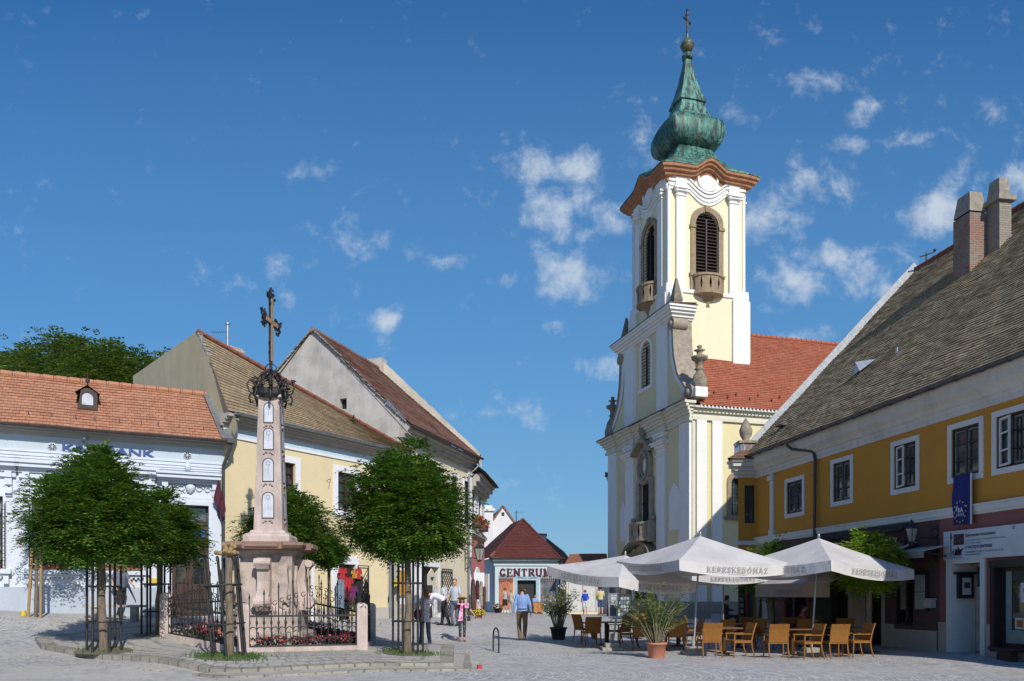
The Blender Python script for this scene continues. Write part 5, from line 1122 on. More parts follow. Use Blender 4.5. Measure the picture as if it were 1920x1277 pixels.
w_ = MB(); zc_ = 1.9; w_.T = Matrix.Translation((a+.03, .32, zc_)) @ Matrix.Rotation(R(90), 4, 'Z'); w_.box(-.22, .22, -.1, 0, -.36, .3); w_.box(-.32, .32, -.14, 0, .3, .36); c_ = part('display_case', w_, ofr, oh)
w_ = MB(); w_.T = Matrix.Translation((a+.14, .32, zc_)) @ Matrix.Rotation(R(90), 4, 'Z'); w_.box(-.13, .13, -.012, 0, -.26, .2); part('poster', w_, flat('poster_white', (.5, .52, .54, 1)), c_); w_ = MB(); w_.T = Matrix.Translation((a+.155, .32, zc_)) @ Matrix.Rotation(R(90), 4, 'Z'); w_.box(-.09, .09, -.008, 0, -.08, .08); part('print', w_, flat('print_dark', (.05, .05, .06, 1)), c_)
for hq in (hsw, sw2):
    a, b = hq[0][0], hq[1][0]; w_ = MB(); w_.ring(grow(hq, -.12), hq, .08, .2); w_.box(a-.12, b+.12, -.12, .1, hq[2][1]-.02, hq[2][1]+.16); w_.box(a-.1, a+.04, -.1, .12, hq[0][1]-.1, hq[2][1]); w_.box(a-.1, b+.12, -.16, .1, hq[0][1]-.06, hq[0][1]+.02); so = part('shop_window', w_, mat('shop_frame', (.018, .012, .012, 1), rough=.5), oh)
    g = MB(); g.box(a+.1, b-.1, .17, .18, hq[0][1]+.1, hq[2][1]-.1); part('pane', g, glass('shop_glass', (.02, .03, .03, 1), (.07, .09, .09, 1), .6), so)
    g = MB(); g.box(a+.14, b-.14, .155, .165, hq[0][1]+.12, hq[0][1]+.45); g.box(a+.14, a+.32, .155, .165, hq[0][1]+.45, hq[2][1]-.12); part('window_film', g, flat('pale_film', (.22, .27, .27, 1)), so)
a, b = sw; g = MB()
for (x0, x1, z0_, z1_) in ((.45, .75, zsw[0]+.48, zsw[0]+.76), (.8, 1.1, zsw[0]+.48, zsw[0]+.76), (.62, 1.05, zsw[0]+1.15, zsw[0]+1.62)): g.box(a+x0, a+x1, .14, .15, z0_, z1_)
g.mi = 1
for (x0, x1, z0_, z1_) in ((.5, .7, zsw[0]+.53, zsw[0]+.71), (.85, 1.05, zsw[0]+.53, zsw[0]+.71)): g.box(a+x0, a+x1, .132, .139, z0_, z1_)
g.mi = 2; g.box(a+.72, a+.98, .132, .139, zsw[0]+1.4, zsw[0]+1.5); g.mi = 2; g.text('N', facing(a+.8, .137, zsw[0]+1.2), .12, 0, .003)
part('window_cards', g, [flat('card_white', (.5, .55, .56, 1)), flat('card_orange', (.35, .12, .03, 1)), flat('card_black', (.02, .02, .03, 1))], oh)
# museum banner over the door
b0, b1 = q(1775, 1010), q(1775, 1050); sb0 = b0.x; zb0, zb1 = q(1775, 1051).z, q(1775, 998).z; sl_ = 3.1
w_ = MB(); w_.box(sb0, sb0+sl_, -.1, -.04, zb0, zb1); bn = part('banner', w_, mat('banner_white', (.50, .53, .56, 1), (.42, .45, .48, 1), 2, bump=0, fine=.03), oh)
H_ = zb1-zb0; w_ = MB(); w_.box(sb0+.04, sb0+.72, -.105, -.1, zb0+.03, zb0+H_*.24); part('banner_band', w_, flat('banner_grey', (.34, .38, .44, 1)), bn)
w_ = MB(); w_.box(sb0+.40, sb0+.78, -.112, -.1, zb0+H_*.50, zb0+H_*.90-.02); w_.mi = 1
for i in range(14): w_.ball((sb0+.44+random.random()*.3, -.112, zb0+H_*(.53+random.random()*.3)), .012, 5, 3)
part('banner_picture', w_, [flat('pict_dark', (.05, .015, .015, 1)), flat('pict_spots', (.4, .2, .05, 1))], bn)
w_ = MB(); x = sb0+.30; w_.box(x-.01, x+.01, -.112, -.1, zb0+H_*.2, zb0+H_*.8); w_.box(x-.045, x+.045, -.112, -.1, zb0+H_*.74, zb0+H_*.78); w_.box(x-.02, x+.02, -.114, -.1, zb0+H_*.78, zb0+H_*.93)
xt, zt__ = sb0+.57, zb0+H_*.2
w_.uz([(xt-.12, zt__-.04), (xt+.1, zt__-.04), (xt+.13, zt__+.09), (xt+.08, zt__+.12), (xt-.08, zt__+.12), (xt-.13, zt__+.05)], -.113, -.1); w_.uz([(xt-.03, zt__+.12), (xt+.03, zt__+.12), (xt, zt__+.2)], -.113, -.1); w_.uz([(xt+.1, zt__+.02), (xt+.2, zt__+.14), (xt+.17, zt__+.15), (xt+.08, zt__+.07)], -.113, -.1)
w_.tube([(xt-.11+.08*math.cos(a_), -.108, zt__+.04+.07*math.sin(a_)) for a_ in [R(80+20*i) for i in range(10)]], .012, 4)
part('banner_emblem', w_, flat('emblem_black', (.02, .015, .015, 1)), bn)
w_ = MB(); x = sb0+.82
for (txt, zf_, h_, wd) in (('SZENTENDRE VONZÁSÁBAN', .80, .085, 1.05), ('ALKOTÓK, MŰVÉSZEK A SZENTENDREI KÉPTÁRBAN', .655, .05, 1.38), ('XX. SZÁZADI FESTÉSZET', .56, .045, .58), ('ATTRACTED BY SZENTENDRE', .40, .08, .95), ('CONTEMPORARY ARTISTS OF THE SZENTENDRE GALLERY', .255, .045, 1.34), ('20TH CENTURY PAINTING', .165, .045, .55)):
    w_.mi = 0 if h_ > .07 else 1; w_.text(txt, facing(x, -.106, zb0+H_*zf_-.04), .1, 0, .001 if h_ < .07 else .004, width=wd, height=h_)
w_.mi = 0; w_.text('SZ', facing(sb0+2.42, -.106, zb0+H_*.86), .1, 0, .002, width=.1, height=.07)
part('banner_lettering', w_, [flat('ink_dark', (.05, .055, .08, 1)), flat('ink_grey', (.13, .15, .18, 1))], bn)
# restaurant front
zfa0, zfa1 = z2(1620, 1037), z2(1620, 998)
dd_ = (q(1622, 1150).x, q(1655, 1150).x); wn_ = (q(1676, 1150).x, q(1712, 1150).x); ow = [(q(1490, 1150).x, q(1512, 1150).x), (q(1556, 1150).x, q(1602, 1150).x)]
zdh = 2.45
holes = [[(dd_[0], -.3), (dd_[1], -.3), (dd_[1], zdh), (dd_[0], zdh)], rect(wn_[0], wn_[1], .75, zdh)]+[[(a, -.3), (b, -.3), (b, zdh), (a, zdh)] for a, b in ow]
w_ = MB(); w_.wall(rect(u_f0, u_m, -.6, zs0), holes, .3); part('restaurant_wall', w_, dk, oh)
w_ = MB()
for a, b in ((dd_[0]-.9, dd_[0]-.12), (dd_[1]+.12, wn_[0]-.0)): w_.box(a, b, -.03, 0, -.6, 2.3 if a < dd_[0] else .75)
w_.box(wn_[0], u_m-.1, -.03, 0, -.6, .62); w_.box(dd_[0]-.12, dd_[0], -.05, .0, -.4, zdh); w_.box(dd_[1], dd_[1]+.1, -.05, .0, -.4, zdh); part('pale_render', w_, lowp, oh)
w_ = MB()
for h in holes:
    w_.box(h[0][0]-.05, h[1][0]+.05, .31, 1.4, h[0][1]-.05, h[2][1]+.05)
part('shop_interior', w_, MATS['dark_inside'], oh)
w_ = MB()
w_.ring(grow(rect(wn_[0], wn_[1], .75, zdh), -.07), rect(wn_[0], wn_[1], .75, zdh), .1, .2); w_.box((wn_[0]+wn_[1])/2-.03, (wn_[0]+wn_[1])/2+.03, .1, .2, .75, zdh); wo = part('window', w_, ofr, oh)
w_ = MB(); w_.box(wn_[0]+.05, wn_[0]+.32, .17, .18, 1.2, 2.2); part('pale_poster', w_, flat('curtain_pale', (.28, .26, .24, 1)), wo)
w_ = MB(); fa0, fa1 = q(1536, 1000).x, q(1713, 1000).x
w_.face([(fa0, -.12, zfa1+.12), (fa1, -.12, zfa1+.12), (fa1, -.42, zfa1-.12), (fa0, -.42, zfa1-.12)]); w_.box(fa0, fa1, -.3, -.05, zfa0-.05, zfa1-.1); w_.box(fa0-.01, fa1+.01, -.44, -.1, zfa1-.14, zfa1-.1); part('fascia', w_, flat('fascia_brown', (.035, .017, .016, 1), .8), oh)
w_ = MB(); xk = q(1597, 1010).x; xe = q(1700, 1010).x; serif_text(w_, 'KERESKEDŐHÁZ', xk, -.315, zfa0+.04, xe-xk, .30, .045); part('lettering', w_, mat('gold_letters', (.45, .33, .12, 1), rough=.4, metal=.3, bump=0), oh)
w_ = MB(); a, b = q(1722, 1100).x, q(1740, 1100).x; z0_, z1_ = z2(1730, 1142), z2(1730, 1078); w_.box(a-.06, b+.06, -.1, 0, z0_-.06, z1_+.1); c_ = part('menu_case', w_, ofr, oh)
w_ = MB(); w_.box(a, b, -.115, -.1, z0_, (z0_+z1_)/2-.01); w_.box(a, b, -.115, -.1, (z0_+z1_)/2+.01, z1_); part('menu', w_, flat('menu_paper', (.33, .38, .34, 1)), c_)
w_ = MB(); a, b = q(1744, 1100).x, q(1759, 1100).x; z0_, z1_ = z2(1752, 1140), z2(1752, 1122); w_.box(a, b-.03, -.2, -.04, z0_, z1_); w_.box(a-.02, b-.01, -.22, -.03, z1_-.04, z1_); w_.box(a+.05, b-.1, -.205, -.2, z1_-.1, z1_-.08)
solo('mailbox', w_, flat('mailbox_grey', (.38, .40, .42, 1), .4, .3), 'small grey mailbox on the dark wall left of the white doorway', 'mailbox', (fo.o.x, fo.o.y, Zo), fo.a)
# retractable awnings
def awning(u0, u1, zt_, zb_, d, name='awning', txt=None, label=None, val=.3):
    t = fthing(fo, name, label, 'awning'); c_ = MB(); c_.prism([(u0, -.05, zt_), (u1, -.05, zt_), (u1, -d, zb_), (u0, -d, zb_)], (0, 0, .02)); part('cloth', c_, awm, t)
    v_ = MB(); v_.box(u0, u1, -d-.02, -d, zb_-val, zb_); vo_ = part('valance', v_, awv, t)
    for a in (u0+.15, u1-.15): r_ = MB(); r_.tube([(a, -.05, zt_-.3), (a, -d*.5, (zt_+zb_)/2-.15), (a, -d+.04, zb_-.02)], .025, 6); part('arm', r_, iron, t)
    if txt: l_ = MB(); l_.text(txt, facing((u0+u1)/2, -d-.024, zb_-val*.8), .2, 0, .002, 'CENTER', width=(u1-u0)*.35, height=val*.48); part('lettering', l_, flat('awning_ink', (.16, .13, .11, 1)), t)
    return t
awm = mat('awning_cloth', (.50, .46, .40, 1), (.42, .38, .33, 1), 2, bump=.05, fine=.05); awv = mat('awning_valance', (.30, .24, .19, 1), (.26, .21, .17, 1), 2, bump=.05, fine=.05)
# over the cafe tables: measured at its own lower edge, 2.4 m out from the wall
hq = lambda px, py, y: fo.hit(px, py, 'y', y)
a0, a1 = hq(1417, 1106, -2.8), hq(1556, 1098, -2.8); awning(a0.x, a1.x, zs0-.6, (a0.z+a1.z)/2+.13, 2.8, txt='KERESKEDŐHÁZ', label='beige retractable awning reaching out over the dark café shopfront', val=.42)
a0 = hq(1674, 1050, -.9); a1 = hq(1732, 1033, -.9); awning(a0.x, a1.x, zfa0+.0, a1.z, .9, label='small pale awning over the restaurant window under the lantern', val=.18)
# red posts of the small cafe at the corner
w_ = MB()
for px in (1391, 1437): u = fcn.hit(px, 1130).x; w_.tube([(u, 0, 0), (u, 0, 2.9)], .1, 10)
t = thing('shopfront', 'red posts and blue-green frames of the small shop at the ochre corner', 'shopfront', (*fo.o, Zo))
rp = mat('red_post', (.22, .035, .03, 1), (.16, .03, .025, 1)); tealm = mat('teal_frame', (.03, .07, .075, 1))
for px, y_ in ((1400, -.55), (1473, -1.7), (1519, -2.2)):
    h = Frame(fo.o.x, fo.o.y, 0, Zo); 
    if px == 1400: c = h.hit(px, 1130, 'y', -.3); pos = (c.x, -.3)
    else: c = hq(px, 1130, -.35); ww_ = fo.world(c.x, -.35); pos = (ww_.x-fo.o.x, ww_.y-fo.o.y)
    w_ = MB(); w_.tube([(*pos, .0), (*pos, 2.6)], .09, 8); part('post', w_, rp, t); w_ = MB(); w_.box(pos[0]+.1, pos[0]+.24, pos[1]-.05, pos[1]+.05, 0, 2.6); part('frame', w_, tealm, t)
# wall below the upper floor between the canted corner and the restaurant
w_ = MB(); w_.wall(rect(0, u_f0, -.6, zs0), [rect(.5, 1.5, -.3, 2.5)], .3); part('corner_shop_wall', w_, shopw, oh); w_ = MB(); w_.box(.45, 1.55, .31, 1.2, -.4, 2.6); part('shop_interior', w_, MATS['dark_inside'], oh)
# bracket lantern
def lantern(name, label, loc, rz, s=1., arm=.9):
    t = thing(name, label, 'lantern', loc, rz, 'bracket lanterns'); a_ = MB()
    a_.tube([(0, 0, .1), (0, -arm*.6, .12), (0, -arm, .0)], .022, 6); a_.tube([(0, 0, -.45), (0, -.25*arm, -.42), (0, -.4*arm, -.2), (0, -.25*arm, .08)], .02, 6); a_.tube([(0, -.1*arm-.12*math.cos(i*.7), .28+.12*math.sin(i*.7)) for i in range(9)], .015, 5); a_.box(-.03, .03, -.03, 0, -.55, .5)
    part('bracket', a_, iron, t); c = (0, -arm, 0); b_ = MB()
    b_.lathe([(.02, -.12), (.09*s, -.08), (.12*s, .0)], c, 6, False); b_.lathe([(.26*s, .5*s), (.27*s, .53*s), (.1*s, .68*s), (.05*s, .8*s), (.01, .85*s)], c, 6, False)
    for k in range(6): a = 2*math.pi*(k+.5)/6; b_.bar((.12*s*math.cos(a), -arm+.12*s*math.sin(a), 0), (.25*s*math.cos(a), -arm+.25*s*math.sin(a), .5*s), .018)
    part('lamp_frame', b_, iron, t); g = MB(); g.lathe([(.115*s, .01), (.24*s, .49*s)], c, 6, False); part('lamp_glass', g, mat('lantern_glass', (.30, .31, .28, 1), (.22, .22, .2, 1), rough=.25, bump=0), t); return t
ln = fo.hit(1757, 1010); wpt = fo.world(ln.x, 0, ln.z-.1); lantern('lantern', 'black iron wall lantern on a bracket at the restaurant, beside the museum banner', wpt, fo.a, .74, .8)
lg = fg.hit(868, 1050); wpt = fg.world(GR-.9, 0, lg.z); lantern('lantern', 'black iron wall lantern on the cream house at the mouth of the lane', wpt, fg.a, 1.2, .8)
# the blue flag hanging from a window
a0 = q(1797, 895); t = fthing(fo, 'flag', 'long blue flag with gold stars and a white emblem hanging from an upper window', 'flag'); rows = []; L_ = a0.z-q(1811, 984).z; wf = q(1829, 930).x-a0.x+.03
for j in range(15): rows.append([(a0.x+wf*k/12+.02*math.sin(j*.7), -.16-.03*math.sin(k*1.1+j*.25)-.02*math.sin(k*.5), a0.z-L_*j/14) for k in range(13)])
c_ = MB(); c_.grid(rows); part('cloth', c_, mat('flag_blue', (.010, .018, .16, 1), (.008, .012, .10, 1), 2, bump=.05), t)
c_ = MB(); cx_, cz_ = a0.x+wf/2, a0.z-L_*.74
for i in range(12):
    a = R(30*i); x, z = cx_+.21*math.cos(a), cz_+.28*math.sin(a); c_.uz([(x+.034*(1 if k % 2 == 0 else .42)*math.sin(k*math.pi/5), z+.034*(1 if k % 2 == 0 else .42)*math.cos(k*math.pi/5)) for k in range(10)], -.225, -.215)
part('stars', c_, flat('star_gold', (.5, .38, .05, 1)), t)
c_ = MB(); c_.text('RA', facing(cx_+.02, -.222, cz_-.02), .1, 0, .004, 'CENTER', height=.13, width=.2); c_.bar((cx_-.14, -.22, cz_+.02), (cx_-.1, -.22, cz_+.16), .02)
for k in range(5): c_.bar((cx_-.13+.06*k, -.22, cz_-.12), (cx_-.10+.06*k, -.22, cz_-.04), .014)
part('emblem', c_, flat('emblem_white', (.5, .52, .6, 1)), t); c_ = MB(); c_.bar((a0.x+wf+.02, -.17, a0.z+.02), (a0.x+wf+.02, -.17, a0.z-L_-.02), .03); part('edge_cord', c_, trim, t)
# ---------------------------------------------------------------- the CENTRUM shop and the roofs behind it
Zk = .5
fk = Frame(-1.19, 56, 3.0, Zk); q = lambda px, py: fk.hit(px, py)
ck_ = fthing(fk, 'centrum_shop', 'low white shop with brown hipped roof and large CENTRUM lettering', 'shop')
xe = q(1046, 1100).x; zeK = q(985, 1046).z; cwh = plaster('centrum_white', (.52, .60, .63, 1), (.4, .46, .5, 1), .25)
d0, d1 = q(966, 1100).x, q(1011, 1100).x; zdk = q(985, 1088).z; i0, i1 = q(970, 1100).x, q(1005, 1100).x
w_ = MB(); w_.wall(rect(0, xe, -.8, zeK), [[(i0, -.3), (i1, -.3), (i1, zdk), (i0, zdk)]], .3); w_.face([(0, 0, -.8), (-1.3, 6, -.8), (-1.3, 6, zeK), (0, 0, zeK)]); w_.face([(xe, 0, -.8), (xe, 6, -.8), (xe, 6, zeK), (xe, 0, zeK)]); w_.face([(-1.3, 6, -.8), (xe, 6, -.8), (xe, 6, zeK), (-1.3, 6, zeK)]); part('wall', w_, cwh, ck_)
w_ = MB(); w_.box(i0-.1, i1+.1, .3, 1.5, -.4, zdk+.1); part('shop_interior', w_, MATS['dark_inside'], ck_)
w_ = MB(); w_.ring([(i0, -.3), (i1, -.3), (i1, zdk), (i0, zdk)], [(d0-.02, -.3), (d1, -.3), (d1, zdk+.32), (d0-.02, zdk+.32)], -.05, 0); part('door_surround', w_, flat('centrum_blue', (.35, .50, .58, 1)), ck_)
w_ = MB(); w_.box(-.1, xe+.05, -.08, 0, zeK-.55, zeK-.42); w_.box(-.15, xe+.1, -.16, 0, zeK-.2, zeK-.05); part('moulding', w_, cwh, ck_)
w_ = MB(); w_.text('PAPÍRBOLT - AJÁNDÉK', facing((d0+d1)/2-.02, -.06, zdk+.09), .15, 0, .003, 'CENTER', width=(d1-d0)*.88, height=.14); part('small_lettering', w_, flat('violet_ink', (.10, .03, .12, 1)), ck_)
w_ = MB(); c0_, c1_ = q(937, 1080), q(1035, 1080); serif_text(w_, 'CENTRUM', c0_.x, -.08, c0_.z, c1_.x-c0_.x, .5, .115)
part('lettering', w_, mat('centrum_red', (.10, .018, .025, 1), (.06, .012, .02, 1), bump=0), ck_)
for (a, b, m) in ((936, 962, mat('poster_orange', (.55, .22, .09, 1), (.35, .1, .05, 1), 1.2, bump=0)), (1014, 1042, mat('poster_blue', (.06, .10, .14, 1), (.3, .2, .2, 1), 1.5, bump=0))):
    w_ = MB(); x0, x1 = q(a, 1100).x, q(b, 1100).x; w_.box(x0, x1, -.06, -.02, .25, zdk+.1); part('poster', w_, m, ck_)
    w_ = MB()
    for i in range(8): w_.bar((x0+(x1-x0)*i/7, -.08, zdk-.1), (x0+(x1-x0)*i/7, -.08, zdk+.34), .02)
    for i in range(4): w_.bar((x0, -.08, zdk-.1+.14*i), (x1, -.08, zdk-.1+.14*i), .02)
    part('grille', w_, mat('green_iron', (.02, .04, .045, 1)), ck_)
w_ = MB(); x0 = q(949, 1100).x; w_.tube([(x0+.4*math.cos(a)*.8, -.07, 1.75+.4*math.sin(a)) for a in [R(20*i) for i in range(19)]], .02, 5); part('poster_ring', w_, flat('ring_pale', (.6, .45, .4, 1)), ck_)
ap = q(980, 975); apd = 3.7; apz = EYE-Zk+(HY-973)/F*(56+apd); apx_ = fk.hit(980, 973, 'y', apd).x
bt = tiles('brown_red_tile', (.14, .038, .03, 1), (.11, .03, .026, 1), (.04, .012, .012, 1), (.10, .04, .035, 1), .4, .2, .2)
rf = MB(); El = (-.35, -.4, zeK); Er = (xe+.12, -.4, zeK); A_ = (apx_, apd, apz); Lb = (-1.7, 6.5, zeK); Rb = (xe-.4, 6.5, zeK); A2 = (apx_-.7, 8, apz)
rf.roof(El, Er, A_, A_, .2); rf.roof(Lb, El, A_, A2, .2); rf.roof(Er, Rb, A2, A_, .2); rf.mi = 1; rf.ridge(El, Vector(El).lerp(Vector(A_), .12), .12); rf.mi = 0; rf.ridge(Vector(El).lerp(Vector(A_), .12), A_, .09); rf.ridge(Er, A_, .09); ro = part('roof', rf, [bt, MATS['red_ridge']], ck_)
gutter(ck_, (-.45, -.48, zeK-.02), (xe+.45, -.48, zeK-.02), .07, dmetal)
dp = MB(); dp.tube([(-.3, -.4, zeK-.1), (-.12, -.1, zeK-.5), (-.12, -.1, 0)], .045, 6); dp.tube([(xe+.4, -.4, zeK-.1), (xe+.1, -.1, zeK-.5), (xe+.1, -.1, 0)], .045, 6); part('downpipe', dp, dmetal, ck_)
st = MB()
for i in range(3): st.box(-1.6-.3*i, 1.6+.3*i, -.3-.35*(i+1), -.05, -.8, .0-.13*i)
part('steps', st, mat('step_stone', (.36, .35, .33, 1), (.28, .27, .25, 1), 3), ck_)
# white gabled house behind
fh = Frame(-3.2, 67, 8, .5); q = lambda px, py: fh.hit(px, py)
wg = fthing(fh, 'white_gable_house', 'white house with a steep plain gable rising behind the low brown-roofed shop', 'house'); g0, g1, g2 = q(899, 1015), q(943, 951), q(975, 998)
w_ = MB(); w_.uz([(g0.x, -.5), (g2.x+2.4, -.5), (g2.x+2.4, g2.z-3.5), (g2.x, g2.z), (g1.x, g1.z), (g1.x-.3, g1.z-.35), (g0.x, g0.z)], 0, .3); part('gable_wall', w_, plaster('far_white', (.70, .70, .70, 1), (.5, .5, .48, 1), .25), wg)
w_ = MB(); s_ = q(943, 964); w_.box(s_.x-.12, s_.x+.12, -.02, .1, s_.z-.15, s_.z+.15); part('vent_hole', w_, flat('vent_dark', (.02, .02, .025, 1)), wg)
w_ = MB(); w_.bar((g0.x-.3, .3, g0.z-.2), (g1.x, .3, g1.z+.1), .8, .15); w_.bar((g1.x, .3, g1.z+.1), (g2.x+.1, .3, g2.z+.05), .8, .15); w_.face([(g1.x, 0, g1.z+.1), (g1.x, 9, g1.z+.1), (g0.x-.3, 9, g0.z-.2), (g0.x-.3, 0, g0.z-.2)]); w_.face([(g1.x, 0, g1.z+.1), (g1.x, 9, g1.z+.1), (g2.x+2.8, 9, g2.z-3.5), (g2.x+2.8, 0, g2.z-3.5)]); ro = part('roof', w_, MATS['brown_tile'], wg)
w_ = MB(); c_ = q(910, 985); w_.box(c_.x-.55, c_.x+.55, -.9, .2, c_.z-6, c_.z+1.3); w_.box(c_.x-.7, c_.x+.7, -1.05, .35, c_.z+1.1, c_.z+1.35); w_.box(c_.x-.5, c_.x+.5, -.8, .1, c_.z+1.35, c_.z+1.6); part('chimney', w_, plaster('far_white', (.7, .7, .7, 1), (.5, .5, .48, 1)), ro)
w_ = MB(); c_ = q(968, 1000); w_.tube([c_, c_+Vector((0, 0, 1.9))], .035, 5); w_.bar(c_+Vector((-.2, 0, 1.75)), c_+Vector((.6, 0, 1.8)), .025); w_.bar(c_+Vector((-.4, 0, .75)), c_+Vector((1.3, 0, .8)), .02)
for i in range(6): w_.bar(c_+Vector((-.3+.3*i, -.25, .76)), c_+Vector((-.3+.3*i, .25, .76)), .015)
part('antenna', w_, iron, ro)
# roofs to the right of it
fr2 = Frame(2.6, 63, -3, .45); q = lambda px, py: fr2.hit(px, py)
rh = fthing(fr2, 'dormered_house', 'distant house with orange-brown roof and a small white dormer behind the low shop', 'house')
P1 = [(q(px, py).x, q(px, py).z) for px, py in ((1000, 1090), (1000, 1002), (1013, 994), (1058, 1032), (1066, 1050), (1066, 1090))]
w_ = MB(); w_.face([(P1[1][0]-2, 3, P1[1][1]+.1), (P1[2][0], 3.2, P1[2][1]), (P1[3][0], 1.6, P1[3][1]), (P1[4][0]+.4, -.3, P1[4][1]-.3), (P1[1][0]-2, -.3, P1[4][1]-.3)]); w_.face([(P1[2][0], 3.2, P1[2][1]), (P1[2][0]-1, 8, P1[2][1]), (P1[4][0], 7, P1[4][1]-.3), (P1[4][0]+.4, -.3, P1[4][1]-.3), (P1[3][0], 1.6, P1[3][1])]); part('roof', w_, tiles('far_orange_tile', (.36, .15, .085, 1), (.27, .11, .065, 1), (.14, .06, .04, 1), (.22, .12, .08, 1), .5), rh)
w_ = MB(); w_.box(P1[0][0]-2, P1[5][0], 0, 3, -.5, P1[4][1]-.3); part('wall', w_, MATS['far_white'], rh)
w_ = MB(); c_ = q(1017, 1008); w_.box(c_.x-.3, c_.x+.3, .3, 2, c_.z-.9, c_.z+.25); dm_ = part('dormer', w_, MATS['far_white'], rh); w_ = MB(); w_.box(c_.x-.35, c_.x+.35, .2, 2, c_.z+.25, c_.z+.33); part('dormer_roof', w_, MATS['far_orange_tile'], dm_)
fl_ = Frame(3.2, 54.6, -2, .45); q = lambda px, py: fl_.hit(px, py)
lh = fthing(fl_, 'low_red_house', 'low cream building with red roof seen left of the church behind the parasols', 'house'); a, b = q(1062, 1050), q(1141, 1060); zr_ = q(1075, 1039).z; ze_ = q(1100, 1068).z
w_ = MB(); w_.roof((a.x-.3, -.35, ze_), (b.x, -.35, ze_), (b.x, 1.6, zr_+.1), (a.x+.3, 1.6, zr_+.1), .22); part('roof', w_, MATS['far_orange_tile'], lh)
w_ = MB(); w_.box(a.x, b.x-.1, 0, 1.6, -.8, ze_); part('wall', w_, plaster('far_cream', (.68, .58, .42, 1), (.5, .45, .38, 1), .3), lh)
w_ = MB(); c_ = q(1131, 1100)
for px in (1080, 1105, 1129): x = q(px, 1100).x; w_.box(x-.5, x+.5, -.04, 0, .2, 2.3)
part('shutters', w_, flat('shutter_white', (.6, .6, .58, 1)), lh)
# far left: a red roof behind the trees
ff = Frame(-40, 55, 20, 1.5); q = lambda px, py: ff.hit(px, py); a, b, c_ = q(-60, 640), q(22, 648), q(4, 705)
rr_ = fthing(ff, 'red_roofed_house', 'distant house with plain red roof showing at the far left edge behind the trees', 'house')
w_ = MB(); w_.roof((a.x-6, 0, c_.z-.4), (b.x+1.5, 0, c_.z-.4), (b.x, 4, b.z+.1), (a.x-6, 4, b.z+.1), .25); part('roof', w_, tiles('far_red_tile', (.38, .09, .05, 1), (.3, .075, .045, 1), (.16, .05, .03, 1), (.3, .1, .06, 1), .4), rr_)
w_ = MB(); w_.bar((b.x+1.5, -.1, c_.z-.3), (b.x, 4, b.z+.2), .3, .2); w_.box(a.x-6, b.x+1.2, .1, 4, -1, c_.z-.4); part('wall', w_, MATS['far_cream'], rr_)
# building corner poking out left of the church
fe = Frame(7.9, 66, 10, .45); q = lambda px, py: fe.hit(px, py); eh = fthing(fe, 'old_eaves_house', 'old dark-eaved house peeping out beyond the left edge of the church', 'house')
a = q(1133, 885); b = q(1160, 905); w_ = MB(); w_.roof((a.x, -.5, a.z-.5), (a.x+5, -.5, a.z-.5), (a.x+5, 3, a.z+3), (a.x+2, 3, a.z+3), .25); w_.bar((a.x, -.5, a.z-.5), (a.x, -.5, a.z-.1), .15); part('roof', w_, MATS['brown_tile'], eh)
w_ = MB(); w_.box(q(1156, 930).x+.2, a.x+5, 0, 3, -1, a.z-.5); part('wall', w_, MATS['far_cream'], eh)
w_ = MB(); w_.tube([(a.x+.1, -.55, a.z-.5), (a.x+.5, -.1, a.z-1.2), (a.x+.6, -.1, a.z-2.2)], .09, 6); part('downpipe', w_, trim, eh)
# ---------------------------------------------------------------- trees
def spray(mb, c, d, L_, wd, n=4, droop=.5):
    "one feathered leaf: pairs of leaflets along a drooping stem"
    d = d.normalized(); s = d.cross(Vector((0, 0, 1)))
    s = s.normalized() if s.length > .01 else Vector((1, 0, 0)); p = Vector(c)
    for i in range(n):
        f = (i+.5)/n; q_ = p+d*L_*f+Vector((0, 0, -droop*L_*f*f)); lw = wd*(1-.35*f); ll = wd*2.3*(1-.4*abs(f-.4))
        for sg_ in (-1, 1):
            a = q_; o = (s*sg_+d*.45+Vector((0, 0, random.uniform(-.45, .15)))).normalized(); e = a+o*ll; h = d*lw*.5+Vector((0, 0, random.uniform(-.3, .3)*lw))
            b = len(mb.v); mb.v += [mb.T @ v for v in (a, (a+e)/2+h, e, (a+e)/2-h)]; mb.f.append((b, b+1, b+2, b+3)); mb.m.append(mb.mi); mb.sm.append(False); mb.uv += [(0, 0), (1, 0), (1, 1), (0, 1)]
